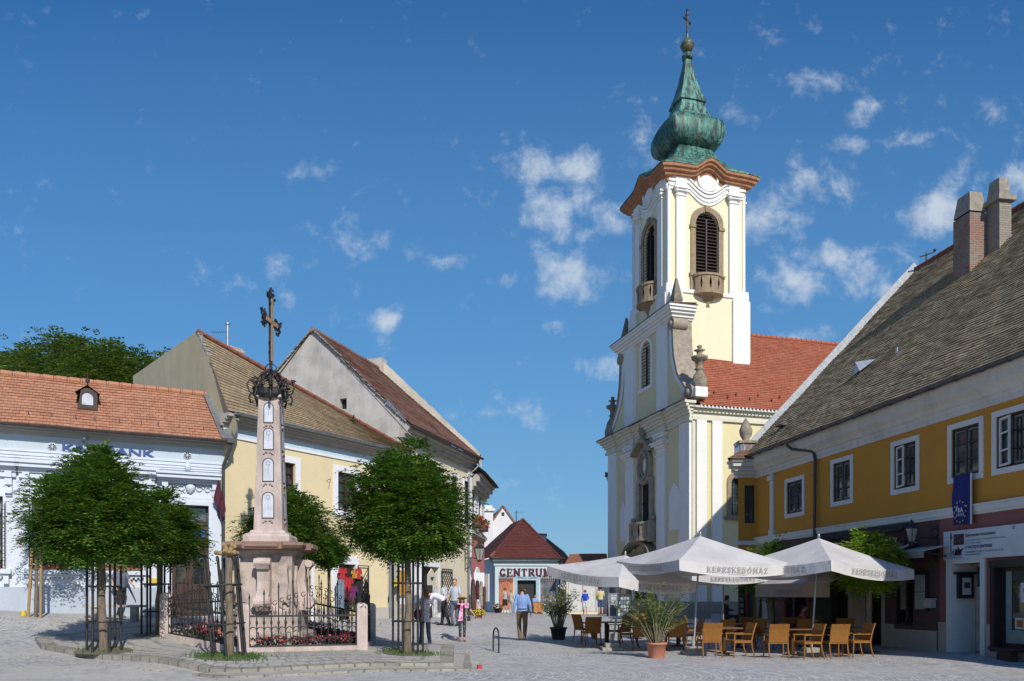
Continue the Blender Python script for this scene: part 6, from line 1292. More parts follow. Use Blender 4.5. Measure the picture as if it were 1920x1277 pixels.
def crown(c, rad, n_cl=70, per=26, leaf=.05, L_=.26, seed=1, low=-.55, spread=.24, droop=.55, n=4, lumps=.16, cone=.32):
    rnd = random.Random(seed); st_ = random.getstate(); random.seed(seed); mb = MB(); c = Vector(c); hubs = []
    for i in range(n_cl):
        z = 1-2*(i+.5)/n_cl; a = i*2.39996+rnd.random()*.5; r = math.sqrt(max(0, 1-z*z)); d = Vector((r*math.cos(a), r*math.sin(a), z))
        if z < low: d.z = low+rnd.uniform(-.12, .1)
        k = rnd.uniform(.78, 1.0)+lumps*noise.noise(d*2.3+Vector((seed, 0, 0)))*2; q_ = k*(1-cone*max(0., d.z+.15)); zz = d.z+(.12*cone*3 if d.z > .8 else 0)
        hubs.append((Vector((d.x*rad[0]*q_, d.y*rad[1]*q_, zz*rad[2]*k)), d))
    for i in range(n_cl//3):
        d = Vector((rnd.gauss(0, 1), rnd.gauss(0, 1), rnd.gauss(0, .8))).normalized(); k = rnd.uniform(.25, .65); hubs.append((Vector((d.x*rad[0]*k, d.y*rad[1]*k, max(low*.8, d.z*k)*rad[2])), d))
    for h, d in hubs:
        s_ = spread*rnd.uniform(.75, 1.3)
        for j in range(per):
            o = Vector((rnd.gauss(0, s_), rnd.gauss(0, s_), rnd.gauss(0, s_*.5))); di = (d*.8+o*2.2/max(.05, s_)*.35+Vector((0, 0, rnd.uniform(-.1, .35))))
            spray(mb, c+h+o, di, L_*rnd.uniform(.7, 1.25), leaf*rnd.uniform(.8, 1.2), n, droop)
    random.setstate(st_); return mb, [c+h*.8 for h, d in hubs[::3]]
locust = leafmat('locust_leaf', (.045, .115, .015, 1), (.085, .165, .022, 1), (.20, .22, .035, 1), 1.6)
bark = mat('bark', (.22, .17, .12, 1), (.11, .085, .06, 1), 6, stretch=(5, 5, .6), rough=.95, bs=25, bump=.7)
def trunk(base, top, r0, r1, lean=.0, seed=0):
    rnd = random.Random(seed); b, t = Vector(base), Vector(top); n = 7
    pts = [b.lerp(t, i/n)+Vector((rnd.uniform(-.02, .02), rnd.uniform(-.02, .02), 0))*(0 < i < n) for i in range(n+1)]; m = MB()
    m.tube(pts, [r0*1.25 if i == 0 else r0+(r1-r0)*i/n for i in range(n+1)], 10); return m
def tree(label, bx, by, bz, cz_, rad, seed, r0=.1, n_cl=70, per=26, leaf=.05, lm=None, off=(0, 0), name='locust_tree', group=None, low=-.55, **k):
    t = thing(name, label, 'tree', (bx, by, bz), 0, group); H = cz_-bz; cb = H-rad[2]*.55
    m = trunk((0, 0, -.1), (off[0]*.4, off[1]*.4, cb), r0, r0*.75, seed=seed); cr, tips = crown((off[0], off[1], H), rad, n_cl, per, leaf, seed=seed, low=low, **k)
    for tp in tips[:18]:
        a = Vector((off[0]*.4, off[1]*.4, cb-.05)); mid = a.lerp(tp, .5)+Vector((0, 0, .12)); m.tube([a, mid, tp], [r0*.38, r0*.24, r0*.08], 5)
    part('trunk', m, bark, t); part('crown', cr, lm or locust, t); return t
def at(px, D): return (px-CX)/F*D
T1 = (at(195, 18.6), 18.6); T2_ = (at(296, 21.6), 21.6); T4 = (at(765, 19.6), 19.6)
zc = lambda py, D: EYE+(HY-py)/F*D
tree('big round-headed locust tree in an iron guard at the left end of the island', *T1, itop(*T1), zc(975, 18.6), (1.27, 1.2, 1.34), 3, .10, 100, 62, leaf=.05, low=-.5, off=(-.2, 0), spread=.18, L_=.22)
tree('smaller locust tree behind the left end of the railing, partly hidden', *T2_, itop(*T2_), zc(1005, 21.6), (.86, .85, .88), 5, .09, 70, 56, leaf=.05, low=-.5, spread=.16, L_=.22, off=(.14, 0))
tree('dense dark locust tree in an iron guard at the right end of the island', *T4, itop(*T4), zc(965, 19.6), (1.32, 1.25, 1.42), 8, .095, 115, 64, leaf=.05, low=-.55, spread=.18, L_=.22, cone=.16)
xb = (at(540, 24.6), 24.6); tree('locust tree directly behind the stone column', *xb, itop(*xb), zc(1000, 24.6), (1.25, 1.1, 1.05), 11, .09, 85, 56, leaf=.05, low=-.5, spread=.17, L_=.22, cone=.2)
xb = (at(617, 25.6), 25.6); tree('small locust tree with a thin trunk in front of the clothes shop', *xb, ground(*xb), zc(1035, 25.6), (.46, .45, .42), 13, .06, 30, 40, leaf=.045, low=-.6, spread=.12, L_=.18, cone=.1)
# pruned stump of a tree
ps = (at(430, 17.7), 17.7); zps = itop(*ps); t = thing('pruned_tree', 'leafless pollarded young tree with a knobbly head in front of the fence', 'tree', (*ps, zps)); Ht = zc(1035, 17.7)-zps
m = MB(); m.tube([(0, 0, -.1), (.01, 0, .8), (-.02, 0, 1.6), (.0, 0, Ht)], [.11, .085, .08, .085], 10); part('trunk', m, bark, t)
m = MB(); rnd = random.Random(4)
for i in range(16):
    a = rnd.uniform(0, 6.28); e = rnd.uniform(.05, .95); L_ = rnd.uniform(.12, .34); d = Vector((math.cos(a)*(1.1-e), math.sin(a)*(1.1-e), e*.9)); b0 = Vector((0, 0, Ht-.05)); m.tube([b0, b0+d*L_*.6, b0+d*L_], [.06, .055, .05], 6); m.ball(b0+d*L_, .055, 6, 5)
part('pollard_head', m, mat('pollard', (.24, .15, .07, 1), (.42, .28, .12, 1), 12, rough=.95, bs=30, bump=.7), t)
# dark tree mass behind the bank roof: three trees
wild = leafmat('wild_leaf', (.06, .12, .028, 1), (.115, .165, .032, 1), (.24, .23, .06, 1), .5)
for px, py, D, rad, sd__, lb in ((130, 712, 42, (2.8, 2.5, 1.85), 21, 'tall dark tree behind the bank roof, highest of the row'), (212, 722, 40, (2.2, 2.0, 1.6), 22, 'olive green tree behind the bank roof next to the bare gable'), (40, 722, 44, (2.3, 2.1, 1.5), 23, 'dark tree behind the bank roof beside the distant red roof'), (296, 705, 45, (1.0, .9, .8), 24, 'thin tree top peeping over the sloping olive gable')):
    X = at(px, D); tree(lb, X, D, 1.2, zc(py, D), rad, sd__, .25, 110 if rad[0] > 2 else 40, 26 if rad[0] > 2 else 16, .10, wild, name='background_tree', L_=.5, spread=.42, n=3, low=-.8, group='trees behind the bank roof', lumps=.3)
# sapling with stakes by the bank
sp = (at(67, 23.2), 23.2); zs_ = ground(*sp); t = thing('young_tree', 'thin young tree tied between two wooden stakes beside the bank house', 'tree', (*sp, zs_))
m = MB(); m.tube([(0, 0, -.1), (.02, 0, 1.2), (0, 0, 2.9)], [.055, .045, .03], 8); part('trunk', m, bark, t)
for x0, x1 in ((-.16, -.06), (.2, .2)): m = MB(); m.tube([(x0, -.1, -.05), (x1, -.08, zc(1028, 23.2)-zs_)], .04, 8); part('stake', m, mat('stake_wood', (.38, .24, .10, 1), (.28, .17, .07, 1), 4, stretch=(6, 6, 1)), t)
m = MB(); m.tube([(-.08, -.1, 1.55), (.05, .03, 1.5), (.2, -.1, 1.58)], .015, 5); part('tie', m, flat('tie_white', (.6, .58, .5, 1)), t)
# its crown lies hidden behind the big tree
cr, tp = crown((.6, -.2, 3.1), (.8, .8, .8), 34, 18, .05, seed=31); part('crown', cr, locust, t)
yp = (at(44, 23.2), 23.2); m = MB(); m.tube([(0, 0, 0), (0, 0, .16)], [.08, .07], 10); solo('yellow_bollard', m, flat('bollard_yellow', (.65, .48, .03, 1)), 'short yellow stub post on the paving beside the staked young tree', 'bollard', (*yp, ground(*yp)))
# iron tree guards
def guard(label, x, y, z, H, r, tilt=0., n=6, seed=0, ang=0.):
    t = thing('tree_guard', label, 'tree guard', (x, y, z), 0, 'iron tree guards'); rnd = random.Random(seed); t.rotation_euler = (tilt*.4, tilt, ang)
    for k in range(n):
        a = 2*math.pi*k/n+.3; ca, sa = math.cos(a), math.sin(a); m = MB(); h = H*rnd.uniform(.97, 1.03)
        pts = [(r*ca, r*sa, 0), (r*ca*.99, r*sa*.99, h*.5), (r*ca, r*sa, h-.08)]+[(ca*(r+.055-.055*math.cos(i*.7)), sa*(r+.055-.055*math.cos(i*.7)), h-.08+.07*math.sin(i*.7)) for i in range(1, 6)]
        m.tube(pts, .03, 6); part('rod', m, iron, t)
    for z_ in (H*.32, H*.70): m = MB(); m.tube([((r+.015)*math.cos(R(15*i)), (r+.015)*math.sin(R(15*i)), z_) for i in range(25)], .02, 6, cap=False); part('hoop', m, iron, t)
    return t
guard('iron tree guard around the big left locust tree', *T1, itop(*T1), zc(1046, 18.3)-itop(*T1), .36, seed=1)
guard('iron tree guard around the smaller locust tree by the fence end', T2_[0]-.05, T2_[1], itop(*T2_), 1.95, .36, seed=2)
guard('iron tree guard around the dark right locust tree', *T4, itop(*T4), 2.45, .37, seed=3)
guard('leaning iron tree guard around the leafless pollarded tree', ps[0], ps[1], zps, zc(1040, 17.7)-zps, .37, R(-4.5), seed=4, ang=.4)
# grass tufts in the tree pits, bare earth
for i, (x, y) in enumerate((T1, T4, ps, T2_)):
    m = MB(); m.grid([[(x+rr*math.cos(R(20*k)), y+rr*math.sin(R(20*k)), itop(x+rr*math.cos(R(20*k)), y+rr*math.sin(R(20*k)))+.006+(.02 if rr < .5 else 0)) for k in range(18)] for rr in (.02, .35, .62)], True); solo('soil', m, mat('pit_soil', (.13, .11, .085, 1), (.2, .17, .12, 1), 6, bump=.6), kind='structure')
    g = MB(); rnd = random.Random(i)
    for k in range((160, 620, 900, 60)[i]):
        a, d = rnd.uniform(0, 6.28), abs(rnd.gauss(.38, .22))*(1.25 if i == 2 else 1); gx_, gy_ = x+d*math.cos(a), y+d*math.sin(a)*.8; zz = itop(gx_, gy_)+.01; h = rnd.uniform(.03, .10); dx = rnd.uniform(-.04, .04)
        g.face([(gx_-.012, gy_, zz), (gx_+.012, gy_, zz), (gx_+dx, gy_+rnd.uniform(-.03, .03), zz+h)])
    solo('grass', g, leafmat('grass_leaf', (.05, .12, .02, 1), (.08, .15, .03, 1), (.2, .2, .07, 1), 3), kind='stuff')
# ---------------------------------------------------------------- the column and its railing
pink = mat('pink_limestone', (.56, .46, .41, 1), (.38, .30, .265, 1), 1.6, .42, .62, rough=.85, bs=14, bump=.35, stretch=(1.5, 1.5, .6)); pinkd = mat('weathered_limestone', (.50, .405, .35, 1), (.27, .235, .205, 1), 2.2, .42, .62, rough=.9, bs=14, bump=.5)
mc = Vector((at(508, 21.7), 21.7)); zm0 = itop(*mc)+.02; Zc_ = lambda py: zc(py, 21.7)-zm0
mo = thing('plague_column', 'tall pink stone column with a gilded iron cross on a square pedestal', 'monument', (*mc, zm0), R(5)); t = mo
m = MB(); m.lathe([(1.5, -.2), (1.5, .22), (1.42, .28)], (0, 0, 0), 4, False); part('plinth', m, pinkd, t)
S = math.sqrt(2)
zs_a, zs_b = Zc_(1035), Zc_(1019)
m = MB(); m.lathe([(1.05*S*.82, .28), (1.05*S*.82, .8), (.95*S*.8, .9), (.82*S*.86, 1.0), (.78*S*.86, 1.6), (.8*S*.86, zs_a-.12), (.9*S*.86, zs_a)], (0, 0, 0), 4, False)
part('pedestal', m, pinkd, t)
for k in range(4):                                     # scrolled pilasters on each side
    T = Matrix.Rotation(R(90*k), 4, 'Z'); m = MB(T); y = -.86
    prof = [(y-.16, .82), (y-.30, .98), (y-.30, 1.12), (y-.12, 1.35), (y-.06, 1.6), (y-.08, 2.0), (y-.16, zs_a-.5), (y-.24, zs_a-.38), (y-.24, zs_a-.25), (y-.1, zs_a-.2)]
    for s0, s1 in ((-.16, .16),): m.prism([(s0, a, b) for a, b in prof]+[(s0, y+.2, zs_a-.2), (s0, y+.2, .82)], (s1-s0, 0, 0))
    for z_, r in ((1.05, .15), (zs_a-.32, .1)): m.tube([(-.21, y-.17, z_), (.21, y-.17, z_)], r, 12, False)
    m.box(-.22, .22, y-.1, y+.1, .84, .94); part('scroll_bracket', m, pink, t)
    m = MB(T)
    for s_ in (-1, 1): m.tube([(s_*(.52+.1*math.cos(R(40*i))), -.80, .98+.1*math.sin(R(40*i))) for i in range(8)], .035, 5); m.tube([(s_*.6, -.78, 1.05), (s_*.66, -.76, 1.6), (s_*.64, -.78, zs_a-.4)], .05, 6)
    part('carved_scroll', m, pinkd, t)
m = MB(); m.lathe([(.98*S*.88, zs_a), (1.08*S*.9, zs_a+.06), (1.12*S*.92, zs_a+.13), (1.1*S*.92, zs_b-.03), (.95*S*.9, zs_b)], (0, 0, 0), 4, False)
for k in range(4):
    T = Matrix.Rotation(R(90*k), 4, 'Z'); m.T = T; m.box(-.5, .5, -1.14, -.9, zs_a+.03, zs_b-.02); m.box(-.42, .42, -1.19, -.9, zs_a+.08, zs_b-.05)
m.T = Matrix(); part('cornice_slab', m, mat('rusty_slab', (.30, .18, .14, 1), (.2, .14, .11, 1), 3, rough=.9, bump=.5), t)
zb0_, zb1_ = Zc_(997), Zc_(752)
m = MB(); m.lathe([(.60*S, zs_b), (.60*S, zs_b+.16), (.56*S, zs_b+.22), (.46*S, zs_b+.26), (.44*S, zs_b+.32), (.38*S, zb0_+.02)], (0, 0, 0), 4, False)
m.lathe([(.375*S, zb0_+.02), (.27*S, zb1_)], (0, 0, 0), 4, False); m.lathe([(.27*S, zb1_), (.33*S, zb1_+.04), (.33*S, zb1_+.1), (.29*S, zb1_+.13)], (0, 0, 0), 4, False); part('shaft', m, pink, t)
for k in range(4):                                     # painted panels up each side
    for j, (pa, pb_) in enumerate(((973, 927), (905, 864), (846, 808), (796, 761))):
        z0_, z1_ = Zc_(pa), Zc_(pb_); f = lambda z: .375+(.27-.375)*(z-zb0_)/(zb1_-zb0_); w_ = .115*f(z0_)/.3
        T = Matrix.Rotation(R(90*k), 4, 'Z') @ Matrix.Translation((0, -f((z0_+z1_)/2)-.014, 0)) @ Matrix.Translation((0, 0, (z0_+z1_)/2)) @ Matrix.Rotation(-math.atan((.375-.27)/(zb1_-zb0_)), 4, 'X') @ Matrix.Translation((0, 0, -(z0_+z1_)/2))
        lp = arch(-w_, w_, z0_, z1_, 8); m = MB(T); m.prism([(u, 0, z) for u, z in lp], (0, .02, 0)); m.mi = 1; m.ring(lp, grow(lp, .022), -.006, .01)
        m.mi = 2; m.ring([(u*.5, z1_-.12+.05*math.sin(a)) for u, a in [(.05*math.cos(R(a))*1.6, R(a)) for a in range(0, 360, 45)]], [(u*.5, z1_-.12+.07*math.sin(a)) for u, a in [(.07*math.cos(R(a))*1.6, R(a)) for a in range(0, 360, 45)]], -.004, 0); m.box(-.004, .004, -.004, 0, z0_+.2, z1_-.2)
        part('painted_panel', m, [flat('panel_white', (.58, .60, .66, 1), .4), flat('panel_rim', (.07, .06, .055, 1)), flat('panel_ink', (.3, .3, .33, 1))], t)
        m = MB(T); zz = z0_-.1
        for s_ in (-1, 1): m.tube([(s_*(.03+.05*i*.5), -.005-.01*(i % 2), zz+.035*math.sin(i*1.3)) for i in range(5)], .02, 4)
        part('carving', m, pinkd, t)
# wrought iron crown
m = MB(); zk = zb1_+.12
for k in range(8):
    T = Matrix.Rotation(R(45*k+10), 4, 'Z'); m.T = T
    m.tube([(.28, 0, zk), (.42, 0, zk+.02), (.56, 0, zk+.12), (.62, 0, zk+.3), (.56, 0, zk+.42), (.46, 0, zk+.38), (.44, 0, zk+.3)], .022, 5)
    m.tube([(.5, 0, zk+.1), (.56, 0, zk-.06), (.52, 0, zk-.2), (.46, 0, zk-.16)], .03, 5)
    m.tube([(.3, 0, zk+.1), (.36, .05, zk+.4), (.22, .1, zk+.62), (.1, .0, zk+.7)], .022, 5)
    m.tube([(.34+.09*math.cos(i*.9), .03, zk+.32+.09*math.sin(i*.9)) for i in range(7)], .018, 4)
    m.tube([(.2+.08*math.cos(i*.9), -.04, zk+.54+.08*math.sin(i*.9)) for i in range(7)], .018, 4)
    for q_ in range(5): a = random.uniform(-.15, .15); r = random.uniform(.3, .62); m.obox((r, a, zk+random.uniform(-.18, .5)), (.11, .02, .08), random.random()*3, random.random()*3)
m.T = Matrix(); m.lathe([(.40, zk-.1), (.46, zk), (.47, zk+.14), (.36, zk+.17)], (0, 0, 0), 16, False); m.tube([(0, 0, zk+.1), (0, 0, zk+.75)], .05, 6)
m.tube([(0, 0, zk+.7), (0, 0, zk+1.1)], .045, 6)
for s_ in (-1, 1):
    for r_0 in (0, 1.57): m.tube([((.05+.1*math.sin(i*.7))*math.cos(r_0)*s_, (.05+.1*math.sin(i*.7))*math.sin(r_0)*s_, zk+.66+.05*i) for i in range(7)], .02, 4)
part('iron_crown', m, iron, t)
zx0, zx1 = Zc_(678), Zc_(560); T = Matrix.Rotation(R(77), 4, 'Z'); m = MB(T); H_ = zx1-zx0
m.box(-.055, .055, -.045, .045, zx0, zx1); zA = zx0+H_*.62; m.box(-.36, .36, -.045, .045, zA-.05, zA+.06); m.mi = 1; m.box(-.075, .075, -.03, .03, zx0, zx1+.02); m.box(-.38, .38, -.03, .03, zA-.07, zA+.08)
rnd = random.Random(6)
for cx__, cz__ in ((-.42, zA), (.42, zA), (0, zx1+.02)):
    for i in range(44): a = rnd.uniform(0, 6.28); r = rnd.uniform(.04, .22); m.obox((cx__+r*math.cos(a)*.9, rnd.uniform(-.04, .04), cz__+r*math.sin(a)*1.15), (.075, .02, .06), 0, 0, rnd.uniform(0, 3))
m.tube([(0, 0, zx1), (0, 0, zx1+.26)], .02, 5); m.ball((0, 0, zx1+.28), .035, 6, 5)
for z_ in (zx0+.25, zx0+.5): m.obox((-.09, 0, z_), (.06, .03, .09), 0, 0, .5)
part('cross', m, [mat('worn_gilding', (.42, .26, .11, 1), (.5, .3, .22, 1), 5, rough=.5, metal=.2), iron], t)
# the railing
FL = [(-9.1, 21.0), (-6.45, 19.2), (-3.77, 20.05), (-4.05, 22.9), (-6.9, 24.2)]
fe_ = thing('railing', 'ornate black iron railing with pink stone posts around the column', 'fence', (*mc, 0))
off = Vector((*mc, 0))
def railing(a, b):
    a, b = Vector(a), Vector(b); d = (b-a).normalized(); L_ = (b-a).length; a = a+d*.14; L_ -= .28; m = MB(); n = round(L_/.168)
    pt = lambda s, z, o=0: Vector((a.x+d.x*s-d.y*o, a.y+d.y*s+d.x*o, itop(a.x+d.x*s, a.y+d.y*s)+z))-off
    for z in (.13, .86): m.bar(pt(0, z), pt(L_, z), .03, .045)
    for i in range(n+1):
        s = L_*i/n; f = i/n; hump = math.sin(math.pi*f)**1.5; H = 1.28+.42*hump; tall = i % 2 == 0
        m.tube([pt(s, .08), pt(s, H if tall else .86+.12)], .0145, 5)
        if tall: m.tube([pt(s, H-.02), pt(s, H+.02), pt(s, H+.13)], [.0145, .026, .003], 5)
        if i < n:
            sm = s+L_/n/2; r = L_/n/2; m.tube([pt(sm-r*math.cos(math.pi*k/6), .50+.1*math.sin(math.pi*k/6)) for k in range(7)], .014, 4)
            m.tube([pt(sm-r*math.cos(math.pi*k/4), .36-.06*math.sin(math.pi*k/4)) for k in range(5)], .013, 4); m.tube([pt(s, .62), pt(s, .70), pt(s, .80)], [.008, .036, .006], 6)
            dr_ = 1 if f < .5 else -1; zq = 1.0+.38*hump
            m.tube([pt(sm+dr_*(.07*math.cos(1+k*.8))*(1-k*.08), zq+.07*math.sin(1+k*.8)*(1-k*.08)) for k in range(8)], .012, 4); m.tube([pt(sm, .88), pt(sm+.02*dr_, zq-.07)], .011, 4)
            if i % 2: m.tube([pt(sm+.035*math.cos(k*.9), .96+.035*math.sin(k*.9)) for k in range(8)], .008, 4)
            for q_ in range(3): m.obox(pt(sm+random.uniform(-.05, .05), random.uniform(.18, .34)), (.05, .012, .05), random.random()*3, 0, random.random()*3)
    part('railing_panel', m, iron, fe_)
    m = MB(); p0, p1 = pt(-.1, 0), pt(L_+.1, 0); m.bar(p0+Vector((0, 0, .02)), p1+Vector((0, 0, .02)), .16, .18); part('base_rail', m, pink, fe_)
for i in range(5): railing(FL[i], FL[(i+1) % 5])
for x, y in FL:
    z = itop(x, y); m = MB(); T = Matrix.Translation(Vector((x, y, z))-off) @ Matrix.Rotation(R(20), 4, 'Z'); m.T = T
    m.box(-.13, .13, -.12, .12, -.1, 1.08); rows = [[(-.13*k_, -.12*k_, z_), (.13*k_, -.12*k_, z_), (.13*k_, .12*k_, z_), (-.13*k_, .12*k_, z_)] for k_, z_ in ((1, 1.08), (.85, 1.14), (.5, 1.17), (.05, 1.18))]; m.grid(rows, True, False); part('stone_post', m, pink, fe_)
# red flowers inside the railing
g = MB(); rnd = random.Random(9); cen_ = sum((Vector(p) for p in FL), Vector((0, 0)))/5
for i in range(5):
    a, b = Vector(FL[i]), Vector(FL[(i+1) % 5])
    for k in range(430):
        p = a.lerp(b, rnd.uniform(.06, .94)); p = p.lerp(cen_, rnd.uniform(.08, .30)); z = itop(p.x, p.y); r_ = rnd.random(); g.mi = 0 if r_ < .52 else (1 if r_ < .85 else 2); h = rnd.uniform(.02, .30) if g.mi == 0 else rnd.uniform(.18, .36); s_ = rnd.uniform(.05, .09) if g.mi == 0 else rnd.uniform(.03, .055)
        g.obox((p.x, p.y, z+h), (s_, s_*.9, .012), rnd.random()*6, rnd.uniform(-1.2, 1.2), rnd.uniform(-1, 1))
solo('flower_bed', g, [leafmat('begonia_leaf', (.05, .05, .02, 1), (.04, .09, .02, 1), (.12, .04, .03, 1), 3), flat('begonia_red', (.50, .02, .025, 1)), flat('begonia_pink', (.65, .14, .2, 1))], kind='stuff')
# ---------------------------------------------------------------- stone bench by the bank
bx = (at(216, 24.2), 24.2); z = ground(*bx); t = thing('bench', 'stone bench with a thin slab seat standing in front of the white bank house', 'bench', (*bx, z), R(10))
m = MB(); m.box(-.87, .87, -.2, .2, .42, .49); part('seat', m, pink, t)
for s_ in (-1, 1): m = MB(); m.box(s_*.55-.09, s_*.55+.09, -.15, .15, -.15, .42); part('leg', m, pinkd, t)
# bicycle hoop, red box
hp = (at(930, 21.6), 21.6); z = ground(*hp); m = MB(); h_ = .62; m.tube([(-.075*math.cos(math.pi*i/10)*1.05, .3*math.cos(math.pi*i/10), h_-.18+.2*math.sin(math.pi*i/10)) if 0 < i < 10 else (-.075 if i == 0 else .075, .3 if i == 0 else -.3, h_-.18) for i in range(11)][::1], .022, 8)
m.tube([(-.08, .3, -.05), (-.08, .3, h_-.17)], .022, 8); m.tube([(.08, -.3, -.05), (.08, -.3, h_-.17)], .022, 8); solo('cycle_stand', m, iron, 'slim black iron cycle hoop standing alone in the open square', 'cycle stand', (*hp, z))
rb = (at(899, 17.9), 17.9); m = MB(); m.box(-.05, .05, -.04, .04, 0, .085); m.box(-.045, .045, -.035, .035, .085, .092); solo('red_box', m, flat('red_carton', (.50, .03, .03, 1)), 'tiny red carton lying on the paving near the island kerb', 'box', (*rb, ground(*rb)), .3)

lv = MB(); rnd = random.Random(77)
for i in range(520):
    u = rnd.random(); x, y = (rnd.gauss(-8.5, 2.2), rnd.gauss(17.6, 1.0)) if u < .5 else ((rnd.gauss(-3.5, 1.6), rnd.gauss(18.3, 1.0)) if u < .8 else (rnd.gauss(9, 1.6), rnd.gauss(20.6, .7)))
    z = ground(x, y)+.012; a = rnd.uniform(0, 6.28); s_ = rnd.uniform(.012, .03)
    inside = False; n_ = len(ISL); j = n_-1
    for i2 in range(n_):
        (x1, y1), (x2, y2) = ISL[i2], ISL[j]
        if (y1 > y) != (y2 > y) and x < (x2-x1)*(y-y1)/(y2-y1)+x1: inside = not inside
        j = i2
    if inside: z += .115
    c, s2 = math.cos(a), math.sin(a); lv.mi = 0 if rnd.random() < .6 else 1
    lv.face([(x-c*s_*1.6, y-s2*s_*1.6, z), (x+s2*s_*.6, y-c*s_*.6, z+.006), (x+c*s_*1.6, y+s2*s_*1.6, z), (x-s2*s_*.6, y+c*s_*.6, z+.004)])
solo('fallen_leaves', lv, [flat('leaf_dry', (.16, .11, .05, 1)), flat('leaf_yellow', (.28, .24, .06, 1))], kind='stuff')
# ---------------------------------------------------------------- parasols of the restaurant
canv = NT('parasol_canvas'); v_ = canv.co(); cc__ = canv.mix(canv.rng(canv.noise(v_, 1.2, 5), .4, .7), (.66, .635, .62, 1), (.52, .50, .49, 1)); canv.bump(canv.noise(v_, 2.6, 4), .5, .06); canv.done(cc__, .85, 0, .2)
tr_ = canv.n('BsdfTranslucent'); tr_.inputs[0].default_value = (.5, .44, .40, 1); ms_ = canv.n('MixShader'); ms_.inputs[0].default_value = .18; canv.l(canv.b.outputs[0], ms_.inputs[1]); canv.l(tr_.outputs[0], ms_.inputs[2]); canv.l(ms_.outputs[0], [n for n in canv.t.nodes if n.type == 'OUTPUT_MATERIAL'][0].inputs[0]); canv = canv.m
inkm = flat('parasol_ink', (.24, .22, .21, 1)); galv = mat('galvanised', (.36, .38, .38, 1), (.26, .28, .28, 1), 4, rough=.4, metal=.5); conc = mat('concrete', (.36, .33, .28, 1), (.25, .23, .2, 1), 4, bump=.4)
def parasol(label, peak, base, corners, val=.27):
    t = thing('parasol', label, 'parasol', base, 0, 'white restaurant parasols'); o = Vector(base); pk = Vector(peak)-o; cs = [Vector(c)-o for c in corners]
    m = MB(); n = 9
    for i in range(4):
        a, b = cs[i], cs[(i+1) % 4]; rows = []
        for j in range(n+1):
            f = j/n; row = []
            for k in range(n+1):
                g = k/n; e = a.lerp(b, g); p = pk.lerp(e, f); sag = (.10*math.sin(math.pi*g)*f*f+.03*math.sin(math.pi*f)); p.z -= sag; row.append(p)
            rows.append(row)
        m.grid(rows, False, True)
    part('canopy', m, canv, t)
    c_ = sum(cs, Vector())/4
    for i in range(4):
        a, b = cs[i], cs[(i+1) % 4]; m = MB(); top = []; bot = []
        out_ = ((a+b)/2-c_); out_.z = 0; out_.normalize(); k_ = 14
        for k in range(k_+1):
            g = k/k_; e = a.lerp(b, g); e.z -= .10*math.sin(math.pi*g); top.append(e); w_ = .012*math.sin(g*17+i*2)+.01*math.sin(g*31); bot.append(e+Vector((0, 0, -val-.03*math.sin(math.pi*g)))+out_*(w_+.015))
        mid = [(p+q_)/2+out_*.006*math.sin(k*2.1) for k, (p, q_) in enumerate(zip(top, bot))]
        m.grid([top, mid, bot], False, True); vo_ = part('valance', m, canv, t)
        mid_ = (a+b)/2; L_ = (b-a).length; d = (b-a).normalized(); dd = Vector((d.x, d.y, d.z))
        if out_.y < .3:                                    # sides that can be read from the square
            if d.cross(Vector((0, 0, 1))).dot(out_) < 0: d = -d
            z_ax = Vector((0, 0, 1)); y_ax = d.cross(z_ax)*-1; T = Matrix(((d.x, -out_.x, 0, mid_.x), (d.y, -out_.y, 0, mid_.y), (d.z, 0, 1, mid_.z), (0, 0, 0, 1)))
            l_ = MB(); serif_text(l_, 'KERESKEDŐHÁZ', -L_*.27, -.045, -.10-val*.66, L_*.54, val*.48, .017, T, .75, .16); part('lettering', l_, inkm, vo_)
            l_ = MB(T); l_.text('Café & Restaurant', facing(0, -.045, -.10-val*.85), .1, 0, 0, 'CENTER', width=L_*.16, height=.035); part('small_lettering', l_, flat('faint_ink', (.42, .38, .36, 1)), vo_)
    m = MB(); m.tube([(0, 0, .0), pk+Vector((0, 0, .03))], .028, 8); po = part('pole', m, galv, t); m = MB(); m.lathe([(.02, 0), (.045, .03), (.03, .07), (.035, .1), (.0, .13)], pk+Vector((0, 0, .0)), 8); part('finial', m, galv, po)
    hub = pk*.62+Vector((0, 0, .0)); hub = Vector((0, 0, 0)).lerp(pk, .70)
    for c in cs: m = MB(); m.bar(pk+Vector((0, 0, -.08)), c+Vector((0, 0, -.03)), .025); m.bar(hub, pk.lerp(c, .5)+Vector((0, 0, -.06)), .018); part('rib', m, galv, t)
    m = MB(); m.box(-.30, .30, -.30, .30, 0, .10); m.box(-.2, .2, -.2, .2, .10, .22); m.tube([(0, 0, .2), (0, 0, .5)], .045, 8); part('base', m, conc, t)
    return t
G = lambda px, D: (at(px, D), D, ground(at(px, D), D))
parasol('large white parasol in the middle, its peak the highest of all', (5.27, 22.4, 3.34), G(1300, 22.0), [(4.22, 20.2, 2.57), (7.47, 21.35, 2.52), (6.32, 24.6, 2.6), (3.07, 23.45, 2.68)])
parasol('white parasol on the right in front of the lime green tree', (8.55, 22.3, 3.27), G(1521, 22.2), [(7.95, 19.95, 2.55), (10.9, 21.7, 2.38), (9.3, 24.6, 2.5), (6.3, 22.9, 2.55)])
parasol('tilted low white parasol on the left over the dark oleander chairs', (3.4, 24.0, 2.88), G(1147, 23.6), [(2.89, 21.7, 2.17), (5.43, 23.4, 2.05), (3.6, 26.2, 2.4), (1.07, 24.4, 2.58)])
